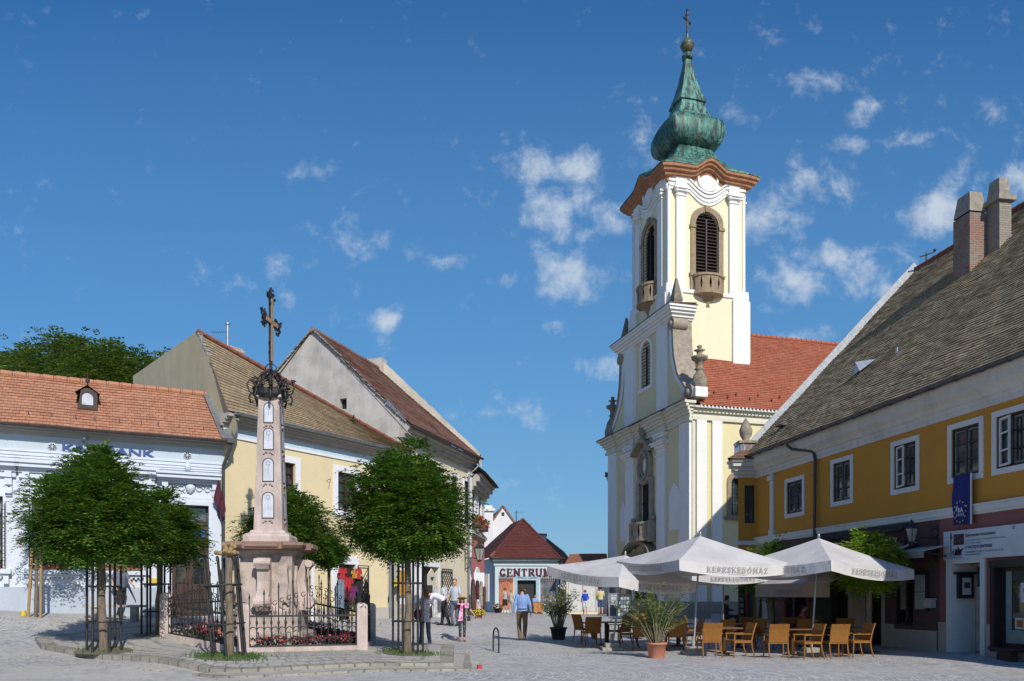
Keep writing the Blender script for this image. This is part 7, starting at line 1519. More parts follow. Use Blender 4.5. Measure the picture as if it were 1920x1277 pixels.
parasol('white parasol farthest back, mostly hidden behind the middle one', (7.5, 28.4, 3.05), (7.5, 28.4, ground(7.5, 28.4)), [(6.07, 27.0, 2.45), (8.85, 27.0, 2.45), (8.95, 29.8, 2.45), (6.1, 29.8, 2.45)])
# ---------------------------------------------------------------- chairs and tables
wick = bricks('wicker', (.42, .185, .034, 1), (.33, .14, .026, 1), (.15, .06, .015, 1), .03, .012, .002, rough=.6); wickd = bricks('dark_wicker', (.13, .055, .025, 1), (.10, .045, .02, 1), (.04, .02, .01, 1), .03, .012, .002, rough=.6)
def chair_proto(wm):
    t = thing('cafe_chair', 'x', 'chair', (0, 0, 0)); m = MB()
    m.box(-.26, .26, -.26, .24, .40, .46); part('seat', m, wm, t)
    m = MB(); rows = [[(-.25, .22+.0, .44), (.25, .22, .44)], [(-.25, .25, .6), (.25, .25, .6)], [(-.255, .29, .76), (.255, .29, .76)], [(-.255, .35, .92), (.255, .35, .92)]]
    bk = [[(x, y+.035, z) for x, y, z in r] for r in rows]
    m.grid(rows, False, False); m.grid(bk, False, False)
    for k in (0, 1):
        for i in range(3): m.face([rows[i][k], rows[i+1][k], bk[i+1][k], bk[i][k]])
    m.face([rows[3][0], rows[3][1], bk[3][1], bk[3][0]]); part('backrest', m, wm, t)
    for sx_ in (-1, 1):
        m = MB(); m.tube([(sx_*.25, -.25, .62), (sx_*.25, -.25, .4), (sx_*.255, -.27, 0)], [.02, .02, .017], 6); part('leg', m, wm, t)
        m = MB(); m.tube([(sx_*.245, .23, .45), (sx_*.245, .25, .25), (sx_*.25, .33, 0)], [.021, .021, .017], 6); part('leg', m, wm, t)
        m = MB(); m.box(sx_*.26-.025, sx_*.26+.025, -.28, .27, .62, .645); part('armrest', m, wm, t)
    return t
def table_proto():
    t = thing('cafe_table', 'x', 'table', (0, 0, 0)); m = MB(); m.box(-.38, .38, -.38, .38, .71, .745); part('tabletop', m, mat('table_brown', (.12, .055, .03, 1), (.17, .085, .04, 1), 3, stretch=(1, 8, 8), rough=.45, bs=30), t)
    m = MB(); m.box(-.05, .05, -.05, .05, .03, .71); m.box(-.25, .25, -.05, .05, 0, .04); m.box(-.05, .05, -.25, .25, .0, .04); part('pedestal', m, wickd, t); return t
CH = [  # px, D, heading of the back (deg, 0 = back towards +Y), label, dark?
 (1330, 21.2, 182, 'wicker chair with its back to the square, leftmost of the sunlit front row', 0), (1386, 21.4, -80, 'wicker chair in the front row facing left, just right of the leftmost table', 0),
 (1455, 21.2, 176, 'wicker chair with its back to the square beside the right parasol pole', 0), (1515, 21.1, -78, 'wicker chair facing left directly in front of the right parasol base', 0),
 (1564, 21.2, 185, 'wicker chair with half its back in shade, between parasol pole and tree', 0), (1607, 21.4, -82, 'wicker chair facing left beside the trunk of the lime green tree', 0),
 (1352, 23.9, 200, 'wicker chair in the second row behind the leftmost sunlit chair', 0), (1392, 25.6, 190, 'sunlit wicker chair at the back before the church wall', 0), (1412, 24.4, -70, 'wicker chair turned sideways in the second row, left of the dark gap', 0),
 (1442, 24.2, 100, 'wicker chair facing right with a bright narrow back, second row', 0), (1478, 25.4, 178, 'shaded wicker chair behind the table under the awning', 0), (1502, 24.2, 184, 'shaded wicker chair in the second row beside the parasol pole', 0), (1580, 24.2, 170, 'wicker chair in the second row with a sunlit top corner', 0), (1536, 25.6, 10, 'shaded wicker chair facing the square under the awning', 0),
 (1108, 25.0, 188, 'shaded wicker chair nearest the black pot, its back to the square', 0), (1097, 26.0, 120, 'shaded wicker chair seen from the side beside the black pot', 0), (1162, 26.0, -60, 'sunlit wicker chair facing left just behind the left parasol pole', 0), (1178, 24.8, -95, 'shaded wicker chair right of the left parasol pole', 0), (1203, 23.8, 170, 'shaded wicker chair behind the left side of the oleander', 0),
 (1206, 27.6, 5, 'small bright wicker chair seen between the oleander and the left parasol', 0), (1236, 25.2, 182, 'wicker chair behind the middle of the oleander', 0), (1268, 23.6, 176, 'shaded wicker chair behind the right side of the oleander', 0), (1294, 24.2, -85, 'shaded wicker chair facing left beside the middle parasol pole', 0), (1300, 26.8, 95, 'wicker chair at the back left of the middle parasol pole', 0)]
cp = chair_proto(wick); first = True
for px, D, hd, lb, dk_ in CH:
    x = at(px, D); z = ground(x, D); rz = R(hd)
    if first: cp.location = (x, D, z); cp.rotation_euler = (0, 0, rz); cp['label'] = lb; cp['group'] = 'wicker café chairs'; first = False; bpy.context.view_layer.update()
    else: copy_thing(cp, (x, D, z), rz, lb)
TB_ = [(1358, 22.5, 12, 'square brown café table between the two leftmost sunlit chairs'), (1486, 22.4, 8, 'square brown café table by the right parasol pole'), (1588, 22.5, 6, 'square brown café table nearest the lime green tree'), (1385, 24.8, 15, 'square café table in the second row, left of the dark doorways'), (1492, 25.0, 3, 'shaded square café table under the awning'),
 (1137, 25.6, 10, 'square dark café table behind the left parasol base'), (1232, 24.4, 10, 'square café table hidden behind the oleander'), (1272, 25.4, 20, 'square café table back between oleander and middle parasol pole')]
tp = table_proto(); first = True
for px, D, hd, lb in TB_:
    x = at(px, D); z = ground(x, D)
    if first: tp.location = (x, D, z); tp.rotation_euler = (0, 0, R(hd)); tp['label'] = lb; tp['group'] = 'square café tables'; first = False
    else: copy_thing(tp, (x, D, z), R(hd), lb)
# ---------------------------------------------------------------- oleanders and other pots
ole = leafmat('oleander_leaf', (.05, .10, .025, 1), (.10, .15, .035, 1), (.25, .27, .08, 1), 3); stemm = mat('oleander_stem', (.20, .17, .10, 1), (.13, .12, .07, 1), 8)
def oleander(label, px, D, pot_r, pot_h, potm, top, spread, n, seed, fl=0, cone=1.0):
    x = at(px, D); z = ground(x, D); t = thing('potted_oleander', label, 'potted plant', (x, D, z), 0, 'oleanders in tubs'); rnd = random.Random(seed); H = top-z
    m = MB(); m.lathe([(pot_r*.78, 0), (pot_r, pot_h*.86), (pot_r*1.1, pot_h*.87), (pot_r*1.1, pot_h), (pot_r*.98, pot_h), (pot_r*.95, pot_h*.9), (.01, pot_h*.88)], (0, 0, 0), 20); part('pot', m, potm, t)
    s_ = MB(); lf = MB(); fm = MB(); st_ = random.getstate(); random.seed(seed)
    for i in range(n):
        a = rnd.uniform(0, 6.28); r = rnd.uniform(.1, 1)**.7; e = Vector((spread[0]*r*math.cos(a), spread[1]*r*math.sin(a), H*rnd.uniform(.55, 1.)*(1-.18*r*cone))); b0 = Vector((pot_r*.5*math.cos(a)*r, pot_r*.5*math.sin(a)*r, pot_h*.9)); mid = b0.lerp(e, .5)+Vector((-e.x*.12, -e.y*.12, .1))
        s_.tube([b0, mid, e], [.016, .011, .006], 5)
        for j in range(rnd.randint(34, 52)):
            f = rnd.uniform(.42, 1.06); p = (b0.lerp(mid, f*2) if f < .5 else mid.lerp(e, f*2-1)); p = p+Vector((rnd.gauss(0, .035), rnd.gauss(0, .035), rnd.gauss(0, .03)))
            d = Vector((rnd.gauss(0, 1), rnd.gauss(0, 1), rnd.uniform(-.2, 1.1))).normalized()*rnd.uniform(.09, .15); w_ = d.cross(Vector((rnd.gauss(0, 1), rnd.gauss(0, 1), .4))).normalized()*.011; lf.face([p, p+d*.5+w_, p+d, p+d*.5-w_])
        if fl and i % 2 == 0:
            for j in range(fl): p = e+Vector((rnd.gauss(0, .06), rnd.gauss(0, .06), rnd.gauss(0, .05))); fm.obox(p, (.035, .035, .012), rnd.random()*6, rnd.random()*3)
    random.setstate(st_); part('stems', s_, stemm, t); part('leaves', lf, ole, t)
    if fl: part('flowers', fm, flat('oleander_white', (.75, .68, .66, 1)), t)
oleander('tall flowering oleander in a black pot left of the café chairs', 1047, 26.8, .27, .42, mat('black_pot', (.02, .02, .022, 1), rough=.4), zc(1088, 26.8), (.66, .55), 36, 3, 7)
oleander('wide spreading oleander in a terracotta tub in front of the café', 1231, 20.5, .25, .40, mat('terracotta_tub', (.50, .20, .11, 1), (.40, .15, .09, 1), 3), zc(1086, 20.5), (1.15, .65), 50, 4, 0, 1.3)
def pot(label, px, D, r, h, m_, name='flower_pot', top=None, lm=None, fm=None, s=.3, cnt=60):
    x = at(px, D); z = ground(x, D); t = thing(name, label, 'flower pot', (x, D, z)); m = MB(); m.lathe([(r*.75, 0), (r, h*.9), (r*1.08, h*.9), (r*1.08, h), (.01, h)], (0, 0, 0), 14); part('pot', m, m_, t)
    if lm:
        g = MB(); st_ = random.getstate()
        for i in range(cnt): a, e = random.uniform(0, 6.28), random.random(); d = Vector((math.cos(a)*math.sqrt(1-e*e), math.sin(a)*math.sqrt(1-e*e), e))*s*random.uniform(.6, 1); g.mi = 1 if random.random() < .55 and fm else 0; g.obox((d.x, d.y, h+d.z*.8), (.06, .05, .015), random.random()*6, random.random()*3)
        part('blooms', g, [lm]+([fm] if fm else []), t)
pot('small bare terracotta pot under the table beside the left parasol', 1114, 27.4, .12, .2, mat('terracotta_tub', (.5, .2, .11, 1)))
pot('yellow chrysanthemums in a low pot at the mouth of the lane', 897, 37.0, .2, .16, MATS['terracotta_tub'], lm=leafmat('mum_leaf', (.06, .12, .02, 1), (.1, .16, .03, 1), (.2, .25, .04, 1)), fm=flat('mum_yellow', (.65, .5, .02, 1)), s=.38, cnt=260)
pot('pot of mixed flowers left of the CENTRUM shop door', 934, 52, .3, .3, flat('wood_tub', (.12, .07, .04, 1)), lm=MATS['mum_leaf'], fm=flat('mum_pink', (.6, .3, .2, 1)), s=.42, cnt=150)
# lime-green tree between the parasols and the tree behind
lime = leafmat('lime_leaf', (.14, .24, .025, 1), (.24, .33, .04, 1), (.42, .44, .07, 1), 2)
xt = (at(1627, 22.7), 22.7); tree('small lime green locust tree by the right parasol', *xt, ground(*xt), zc(1060, 22.7), (.74, .68, .80), 41, .10, 60, 40, leaf=.045, lm=lime, off=(.08, 0), low=-.7, spread=.14, L_=.2, cone=.1)
xt = (at(1448, 28.0), 28.0); tree('green tree glimpsed behind the middle parasol at the ochre corner', *xt, ground(*xt), zc(1072, 28.0), (.95, .8, .8), 42, .09, 60, 28, leaf=.055, lm=leafmat('mid_leaf', (.06, .14, .02, 1), (.10, .18, .03, 1), (.2, .25, .05, 1), 2), low=-.7)
m = MB(); x = at(1627, 22.7); m.grid([[(x+rr*math.cos(R(20*k)), 22.7+rr*.8*math.sin(R(20*k)), ground(x, 22.7)+.014) for k in range(18)] for rr in (.02, .55)], True); solo('soil', m, mat('pit_dark', (.06, .055, .05, 1)), kind='structure')
# ---------------------------------------------------------------- boards, racks, stalls
def board(name, label, px, D, w_, h_, rz, mats, lean=.25, cat='sign', cards=0, z0=0):
    x = at(px, D); t = thing(name, label, cat, (x, D, ground(x, D)+z0), rz)
    for s_ in (-1, 1): m = MB(Matrix.Rotation(-lean*s_ if 1 else 0, 4, 'X')); m.T = Matrix.Translation((0, s_*h_*math.sin(lean)*.9, 0)) @ Matrix.Rotation(lean*s_, 4, 'X'); m.box(-w_/2, w_/2, -.015, .015, 0, h_); part('panel', m, mats[0], t)
    if cards:
        m = MB(); m.T = Matrix.Translation((0, -h_*math.sin(lean)*.9, 0)) @ Matrix.Rotation(-lean, 4, 'X'); n = int(w_/.16); k = int(h_/.22)
        for i in range(n):
            for j in range(k): m.mi = random.randrange(len(mats)-1); x0 = -w_/2+.04+i*.16; z_ = .08+j*.22; m.box(x0, x0+.12, -.03, -.018, z_, z_+.16)
        part('postcards', m, mats[1:], t)
    return t
pc = [flat('rack_grey', (.20, .22, .24, 1)), flat('card_a', (.35, .42, .48, 1)), flat('card_b', (.12, .15, .2, 1)), flat('card_c', (.5, .5, .45, 1)), flat('card_d', (.2, .12, .1, 1))]
board('postcard_rack', 'tall leaning postcard board right of the man in the yellow shirt', 1152, 46, .8, 1.35, .2, pc, .16, 'postcard rack', 1)
board('postcard_rack', 'darker postcard board beside the church portal behind the parasol pole', 1170, 45, .75, 1.3, -.1, [flat('rack_dark', (.05, .06, .07, 1))]+pc[1:], .14, 'postcard rack', 1)
board('postcard_rack', 'narrow upright postcard stand in front of the first red shop post', 1391, 30.5, .26, 1.75, .3, [iron]+pc[1:], .05, 'postcard rack', 1)
board('picture_board', 'white board with two arched drawings at the foot of the church wall', 1344, 33, .42, .62, 0, [flat('board_white', (.55, .56, .58, 1)), flat('draw_grey', (.15, .16, .18, 1))], .2, 'picture')
board('menu_board', 'dark folding menu board leaning by the restaurant wall', 1718, 23.9, .62, 1.25, R(20), [flat('aboard', (.03, .022, .02, 1))], .22)
board('menu_board', 'plain grey-brown standing board in the shade right of the seated guest', 1539, 27.6, .75, 1.55, R(10), [flat('grey_board', (.10, .085, .08, 1))], .06)
x = fo.hit(1893, 1222, 'y', -.35); wpt = fo.world(x.x, -.35, 0); t = thing('stool', 'low dark stool with a slab top beneath the museum shop window', 'stool', (wpt.x, wpt.y, ground(wpt.x, wpt.y)), fo.a); m = MB(); m.box(-.48, .3, -.16, .16, .26, .30); part('seat', m, MATS['aboard'], t); m = MB(); m.box(-.3, .15, -.1, .1, 0, .26); part('foot', m, MATS['aboard'], t)
# clothes and souvenirs hung out by the shops
GAR = {'red': (.45, .02, .03, 1), 'black': (.015, .015, .018, 1), 'purple': (.15, .02, .12, 1), 'maroon': (.13, .01, .03, 1), 'orange': (.5, .22, .02, 1), 'white': (.62, .62, .64, 1), 'bluegrey': (.18, .24, .30, 1), 'brown': (.12, .07, .05, 1), 'cream': (.5, .44, .34, 1), 'wine': (.10, .02, .03, 1)}
def garment(fr_, px, py, w_, h_, colr, label, y=-.16, sleeves=True, group=None, name='hanging_garment', cat='garment'):
    c = fr_.hit(px, py, 'y', y); wpt = fr_.world(c.x, y, c.z); m = MB(); n = 6; rows = []
    for j in range(n+1):
        f = j/n; ww = w_*(.75+.35*f); rows.append([(-ww/2+ww*k/6, .035*math.sin(k*2+j*.6)-.03*math.sin(math.pi*k/6), -h_*f-(.04*abs(k-3)/3 if j == 0 else 0)) for k in range(7)])
    m.grid(rows)
    m.grid([[(p[0], p[1]+.07, p[2]) for p in r] for r in rows])
    if sleeves:
        for s_ in (-1, 1): m.tube([(s_*w_*.36, .03, -.03), (s_*w_*.55, .02, -h_*.22), (s_*w_*.6, 0, -h_*.5)], [.05, .055, .045], 6)
    m.tube([(-w_*.3, .03, -.01), (0, .03, .06), (w_*.3, .03, -.01)], .008, 4)
    k = GAR[colr]; solo(name, m, mat('cloth_'+colr, k, tuple(q_*.6 for q_ in k[:3])+(1,), 7, rough=.85, bump=.1), label, cat, wpt, fr_.a, group)
ga = 'clothes hung outside the yellow house'
for px, py, w_, h_, c, lb in ((643, 1065, .3, .42, 'red', 'small red bag-shaped top, uppermost left of the hanging clothes'), (655, 1064, .42, .6, 'black', 'black top hanging in the middle of the shop doorway'), (653, 1082, .38, .5, 'red', 'bright red top hanging in the shop doorway under the black one'), (662, 1098, .34, .5, 'purple', 'purple garment right of the bright red top'), (651, 1100, .34, .5, 'maroon', 'wine red garment lowest in the shop doorway'), (666, 1070, .3, .3, 'orange', 'orange scarf hanging at the right of the doorway'), (673, 1066, .22, .42, 'red', 'little red pennant top beside the lattice shutter'), (675, 1080, .42, 1.25, 'black', 'long black dress hanging before the lattice shutter'), (640, 1085, .4, 1.2, 'bluegrey', 'grey-blue dress on the left side of the shop doorway')):
    garment(fy, px, py, w_, h_, c, lb, -.28 if c != 'black' else -.2, h_ < .7, ga)
gb_ = 'clothes and bags outside the pink house'
for px, py, w_, h_, c, lb in ((888, 1086, .8, 1.5, 'brown', 'patterned brown carpet-like coat hung left of the pink arch'), (896, 1088, .6, 1.0, 'wine', 'dark wine coat hung in the pink arch'), (903, 1090, .7, 1.3, 'cream', 'cream bag and scarf hung right of the pink arch'), (909, 1100, .6, 1.3, 'brown', 'brown bundle of bags, rightmost outside the pink house'), (899, 1128, .5, .7, 'white', 'white bags standing low outside the pink house'), (890, 1126, .4, .6, 'maroon', 'maroon bag low outside the pink house')):
    garment(fp_, px, py, w_, h_, c, lb, -.6, False, gb_)
gc_ = 'white blouses at the cream house'
for px, py, w_, h_, c, lb in ((835, 1099, .5, .42, 'white', 'upper white embroidered blouse on the stand beside the doorway'), (836, 1113, .56, .42, 'white', 'lower white embroidered blouse on the stand beside the doorway'), (817, 1100, .4, 1.4, 'white', 'long white dress hanging behind the bending man'), (790, 1095, .4, .7, 'white', 'white lace cloth hanging left of the house-shaped sign')):
    garment(fg, px, py, w_, h_, c, lb, -.5, False, gc_)
# orange bazaar sign and small house-shaped sign
c = fg.hit(759, 1094, 'y', -.1); t = fthing(fg, 'shop_sign', 'orange shop sign with red upright lettering on the white wall behind the tree', 'sign'); m = MB(); m.box(c.x-.55, c.x+.55, -.12, -.06, c.z-.52, c.z+.55); part('panel', m, mat('sign_orange', (.62, .30, .03, 1), (.55, .24, .03, 1), 3, bump=0), t)
for dx_ in (-.28, .30): m = MB(); m.text('BAZÁR', Matrix.Translation((c.x+dx_+.11, -.125, c.z-.45)) @ Matrix.Rotation(R(90), 4, 'X') @ Matrix.Rotation(R(90), 4, 'Z'), .3, .0, .004, width=.9, height=.2); part('lettering', m, flat('sign_red', (.42, .03, .02, 1)), t)
m = MB(); m.uz([(c.x-1.3, c.z-.02), (c.x-.85, c.z+.2), (c.x-.62, c.z+.2), (c.x-.62, c.z-.12), (c.x-1.2, c.z-.12)], -.12, -.08); part('arrow', m, flat('sign_yellow', (.6, .5, .03, 1)), t)
c = fg.hit(808, 1083, 'y', -.4); t = fthing(fg, 'stall_sign', 'cream house-shaped sign with a small dark drawing beside the shop doorway', 'sign'); m = MB(); m.uz([(c.x-.42, c.z-.35), (c.x+.42, c.z-.35), (c.x+.42, c.z+.12), (c.x, c.z+.42), (c.x-.42, c.z+.12)], -.45, -.4); part('panel', m, flat('sign_cream', (.6, .55, .45, 1)), t); m = MB()
for i in range(5): m.ball((c.x-.12+.06*i, -.46, c.z-.05+.05*math.sin(i*2)), .045, 6, 4)
part('drawing', m, flat('card_black', (.02, .02, .03, 1)), t); m = MB(); m.box(c.x-.03, c.x+.03, -.43, -.37, 0, c.z-.35); part('post', m, iron, t)
# chairs and tables far off in front of the CENTRUM shop, in its shade
fb_ = thing('market_table', 'table with a cloth and orange goods right of the CENTRUM shop door', 'table', (at(1022, 52), 52, ground(2, 52))); m = MB(); m.box(-.8, .8, -.4, .4, .7, .75); part('tabletop', m, MATS['table_brown'], fb_)
for sx_ in (-.7, .7):
    m = MB(); m.box(sx_-.03, sx_+.03, -.3, .3, 0, .7); part('leg', m, MATS['table_brown'], fb_)
m = MB(); m.box(-.75, -.1, -.42, -.40, .1, .72); part('cloth', m, flat('orange_cloth', (.45, .18, .04, 1)), fb_)
# ---------------------------------------------------------------- people
skin = mat('skin', (.52, .30, .21, 1), (.45, .24, .17, 1), 6, rough=.55, bump=.05, bs=60, fine=.05)
def fused(name, build, m, parent, voxel=.014, smooth=6):
    "grow one continuous surface out of overlapping volumes"
    mb = MB(); build(mb); me = mb.mesh('tmp', []); o = bpy.data.objects.new('tmp', me); col.objects.link(o)
    r = o.modifiers.new('r', 'REMESH'); r.mode = 'VOXEL'; r.voxel_size = voxel; s = o.modifiers.new('s', 'SMOOTH'); s.factor = .5; s.iterations = smooth
    dg = bpy.context.evaluated_depsgraph_get(); ev = bpy.data.meshes.new_from_object(o.evaluated_get(dg)); bpy.data.objects.remove(o); bpy.data.meshes.remove(me)
    ev.name = name; ev.materials.clear(); ev.materials.append(m); ev.polygons.foreach_set('use_smooth', [True]*len(ev.polygons))
    p = bpy.data.objects.new(name, ev); col.objects.link(p); p.parent = parent; return p
def rings(mb, rr, n=16):
    "stack of ellipses: (centre, rx, ry) or with a tilt axis"
    rows = []
    for i, (c, rx, ry) in enumerate(rr):
        c = Vector(c); d = (Vector(rr[min(i+1, len(rr)-1)][0])-Vector(rr[max(i-1, 0)][0])).normalized(); x = Vector((1, 0, 0)); x = (x-d*x.dot(d)).normalized(); y = d.cross(x)
        rows.append([c+x*rx*math.cos(6.28319*k/n)+y*ry*math.sin(6.28319*k/n) for k in range(n)])
    mb.grid(rows, True, True); mb.face(rows[0][::-1]); mb.face(rows[-1])
def limb(mb, pts, rr, n=10):
    mb.tube(pts, rr, n)
    for p, r in zip(pts, rr): mb.ball(p, r*.99, n, 8)
def J(**k):
    j = dict(hipL=(-.09, 0, .92), hipR=(.09, 0, .92), kneeL=(-.10, -.01, .49), kneeR=(.10, -.01, .49), ankL=(-.10, .02, .09), ankR=(.10, .02, .09), toeL=(-.12, -.15, .03), toeR=(.12, -.15, .03),
             pel=(0, 0, .95), waist=(0, -.005, 1.08), chest=(0, .0, 1.28), shL=(-.185, .01, 1.42), shR=(.185, .01, 1.42), neck=(0, .0, 1.48), head=(0, -.02, 1.62),
             elL=(-.24, .02, 1.14), elR=(.24, .02, 1.14), wrL=(-.25, -.06, .90), wrR=(.25, -.06, .90), look=(0, -1, 0))
    j.update(k); return {a: Vector(b) for a, b in j.items()}
def hand(mb, w, el, side, grip=.35):
    d = (w-el).normalized(); out_ = Vector((side, 0, 0)); nrm = d.cross(out_).normalized() if d.cross(out_).length > .1 else Vector((0, -1, 0)); wid = nrm
    pl_ = -out_ if abs(d.dot(out_)) < .8 else Vector((0, 0, -1)); a = w+d*.015; b = w+d*.085
    for k in range(-2, 3): limb(mb, [a+wid*.007*k, b+wid*.009*k], [.014, .013], 6)
    for k, L_ in zip((-1.5, -.5, .5, 1.5), (.060, .074, .080, .070)):
        p0 = b+wid*.0145*k; p1 = p0+(d*.9+pl_*grip*.6)*L_*.5; p2 = p1+(d*.7+pl_*grip*1.6)*L_*.5; mb.tube([p0, p1, p2], [.0095, .009, .007], 6)
    t0 = a+wid*.022; mb.tube([t0, t0+(wid*.7+d*.8+pl_*.3)*.035, t0+(wid*.6+d*1.2+pl_*.6)*.055], [.011, .010, .008], 6)
def person(label, px, D, H, face, j, top, legs, shoes, hair, build=1.0, sleeve='short', leg_len='long', extra=None, hair_long=.0, female=False, z0=0., tunic=0., skirt=None, neckline=None, hatc=None, vox=.014):
    x = at(px, D); g = ground(x, D)+z0; t = thing('person', label, 'person', (x, D, g), R(face)); k = H/1.75; t.scale = (k, k, k); b = build; w = .92 if female else 1.
    look = Vector(j['look']).normalized(); hd = j['head']; up = (hd-j['neck']).normalized(); sdv = look.cross(up).normalized()
    def bd(mb):
        rings(mb, [(j['pel']+Vector((0, 0, -.06)), .13*w*b, .095*b), (j['pel']+Vector((0, 0, .03)), .155*b, .11*b), (j['waist'], .125*w*b, .095*b), (j['chest'], .155*w*b, .115*b), ((j['shL']+j['shR'])/2+Vector((0, 0, -.03)), .15*w*b, .09*b), (j['neck'], .06, .06)])
        for s_ in 'LR':
            limb(mb, [j['hip'+s_], j['knee'+s_], j['ank'+s_]], [.078*b, .052*b, .036], 12); limb(mb, [j['knee'+s_].lerp(j['ank'+s_], .05), j['knee'+s_].lerp(j['ank'+s_], .35), j['ank'+s_]], [.05*b, .054*b, .034]); limb(mb, [j['ank'+s_]+Vector((0, 0, -.03)), j['toe'+s_]], [.036, .024])
            limb(mb, [j['sh'+s_].lerp(j['neck'], .12), j['el'+s_], j['wr'+s_]], [.050*b*w, .036*b, .024]); hand(mb, j['wr'+s_], j['el'+s_], 1 if s_ == 'R' else -1)
        limb(mb, [j['neck']+Vector((0, 0, -.05)), hd-up*.05], [.055, .05]); mb.ball(hd+up*.03, .088, 14, 10, 1.18); mb.ball(hd-up*.045+look*.025, .062, 12, 8, 1.1)
        mb.tube([hd+look*.085+up*.012, hd+look*.112-up*.02], [.010, .016], 6)                       # nose
        for s_ in (-1, 1): mb.ball(hd+sdv*s_*.088-up*.005, .021, 8, 6, 1.4); mb.ball(hd+look*.078+sdv*s_*.032+up*.012, .011, 6, 5)
        mb.tube([hd+look*.083-up*.055-sdv*.022, hd+look*.09-up*.055, hd+look*.083-up*.055+sdv*.022], .008, 5)  # mouth
    fused('body', bd, skin, t, .0085, 2)
    def hr(mb):
        mb.ball(hd+up*.045-look*.018, .098, 14, 10, 1.02)
        if hair_long: rings(mb, [(hd+up*.05-look*.02, .10, .095), (hd-look*.03, .108, .085), (hd-up*hair_long-look*.035, .115, .075)], 14)
        else: rings(mb, [(hd+up*.03-look*.03, .092, .078), (hd-up*.045-look*.045, .075, .055)], 12)
    if hair: fused('hair', hr, hair, t, .012, 4)
    for s_ in (-1, 1):
        e = MB(); e.ball(hd+look*.090+sdv*s_*.032+up*.014, .0075, 6, 5); part('eye', e, flat('eye_dark', (.02, .015, .012, 1), .2), t)
    def sh(mb):
        pz = j['pel']+Vector((0, 0, -.02-tunic)); fl_ = 1+tunic*.9
        rr = [(pz, .165*b*fl_, .125*b*fl_)]
        if tunic: rr.append((j['pel']+Vector((0, 0, .0)), .165*b, .125*b))
        rr += [(j['waist'], .154*w*b, .12*b), (j['chest'], .172*w*b, .132*b), ((j['shL']+j['shR'])/2+Vector((0, 0, -.03)), .168*w*b, .104*b), (j['neck']+Vector((0, 0, -.02)), .078, .072)]; rings(mb, rr)
        for s_ in 'LR':
            e, wr = j['el'+s_], j['wr'+s_]; s0 = j['sh'+s_].lerp(j['neck'], .15)
            if sleeve == 'long': limb(mb, [s0, e, e.lerp(wr, .93)], [.059*b, .050*b, .040])
            elif sleeve == 'short': limb(mb, [s0, s0.lerp(e, .72)], [.060*b*w, .055*b])
    if top: fused('shirt', sh, top, t, vox, 4)
    def lg(mb):
        rings(mb, [(j['pel']+Vector((0, 0, -.12)), .15*b, .115*b), (j['pel'], .165*b, .122*b), (j['pel']+Vector((0, 0, .06)), .15*w*b, .115*b)])
        for s_ in 'LR':
            h, kn, an = j['hip'+s_], j['knee'+s_], j['ank'+s_]
            if leg_len == 'long': limb(mb, [h, kn, an+Vector((0, 0, -.02))], [.094*b, .070*b, .062])
            elif leg_len == 'calf': limb(mb, [h, kn, kn.lerp(an, .72)], [.09*b, .066*b, .052])
            elif leg_len == 'short': limb(mb, [h, h.lerp(kn, .85)], [.094*b, .088*b])
    if legs and not skirt: fused('trousers', lg, legs, t, vox, 4)
    if skirt:
        def sk(mb): rings(mb, [(j['pel']+Vector((0, 0, -.42)), .20*b, .16*b), (j['pel']+Vector((0, 0, -.1)), .18*b, .14*b), (j['pel']+Vector((0, 0, .08)), .145*b, .11*b)])
        fused('skirt', sk, skirt, t, vox, 3)
    for s_ in 'LR':
        def so(mb): limb(mb, [j['ank'+s_]+Vector((0, .03, -.04)), j['ank'+s_].lerp(j['toe'+s_], .5)+Vector((0, 0, -.015)), j['toe'+s_]+(j['toe'+s_]-j['ank'+s_]).normalized()*.03], [.042, .044, .032])
        if shoes: fused('shoe', so, shoes, t, .014, 3)
    if extra: extra(t, j)
    return t
cl = lambda n, c, c2=None, sc_=14, **k: mat('fabric_'+n, c, c2, sc_, rough=.85, bump=.08, **k)
brown_h = cl('hair_brown', (.06, .035, .02, 1)); dark_h = cl('hair_dark', (.02, .014, .010, 1)); grey_h = cl('hair_grey', (.25, .23, .2, 1)); auburn = cl('hair_auburn', (.16, .075, .03, 1)); red_h = cl('hair_red', (.28, .06, .03, 1))
def bag(name, c, r, m_, strap=None, sz=1.1):
    def f(t, j):
        b = MB(); b.ball(c, r, 10, 8, sz); o = part(name, b, m_, t)
        if strap: s = MB(); s.tube(strap, .010, 5); part('strap', s, m_, o)
    return f
# man in the blue shirt walking away
person('man in light blue shirt and khaki trousers walking away across the square', 979, 26.4, 1.80, 180, J(elL=(-.25, .03, 1.14), elR=(.25, .02, 1.14), wrL=(-.28, -.06, .89), wrR=(.28, -.03, .89), kneeR=(.10, -.10, .50), ankR=(.07, .05, .12), toeR=(.07, -.12, .05), kneeL=(-.10, .01, .49), ankL=(-.07, .12, .12), toeL=(-.08, -.02, .03)),
       cl('blue_shirt', (.22, .34, .62, 1), (.17, .28, .55, 1), 5), cl('khaki', (.17, .115, .055, 1), (.13, .09, .045, 1), 5), cl('tan_shoe', (.2, .13, .07, 1)), brown_h, 1.08, 'long',
       extra=lambda t, j: part('belt', (lambda m: (rings(m, [(j['pel']+Vector((0, 0, .035)), .172, .132), (j['pel']+Vector((0, 0, .075)), .168, .13)]), m)[1])(MB()), flat('belt_navy', (.02, .02, .05, 1)), t))
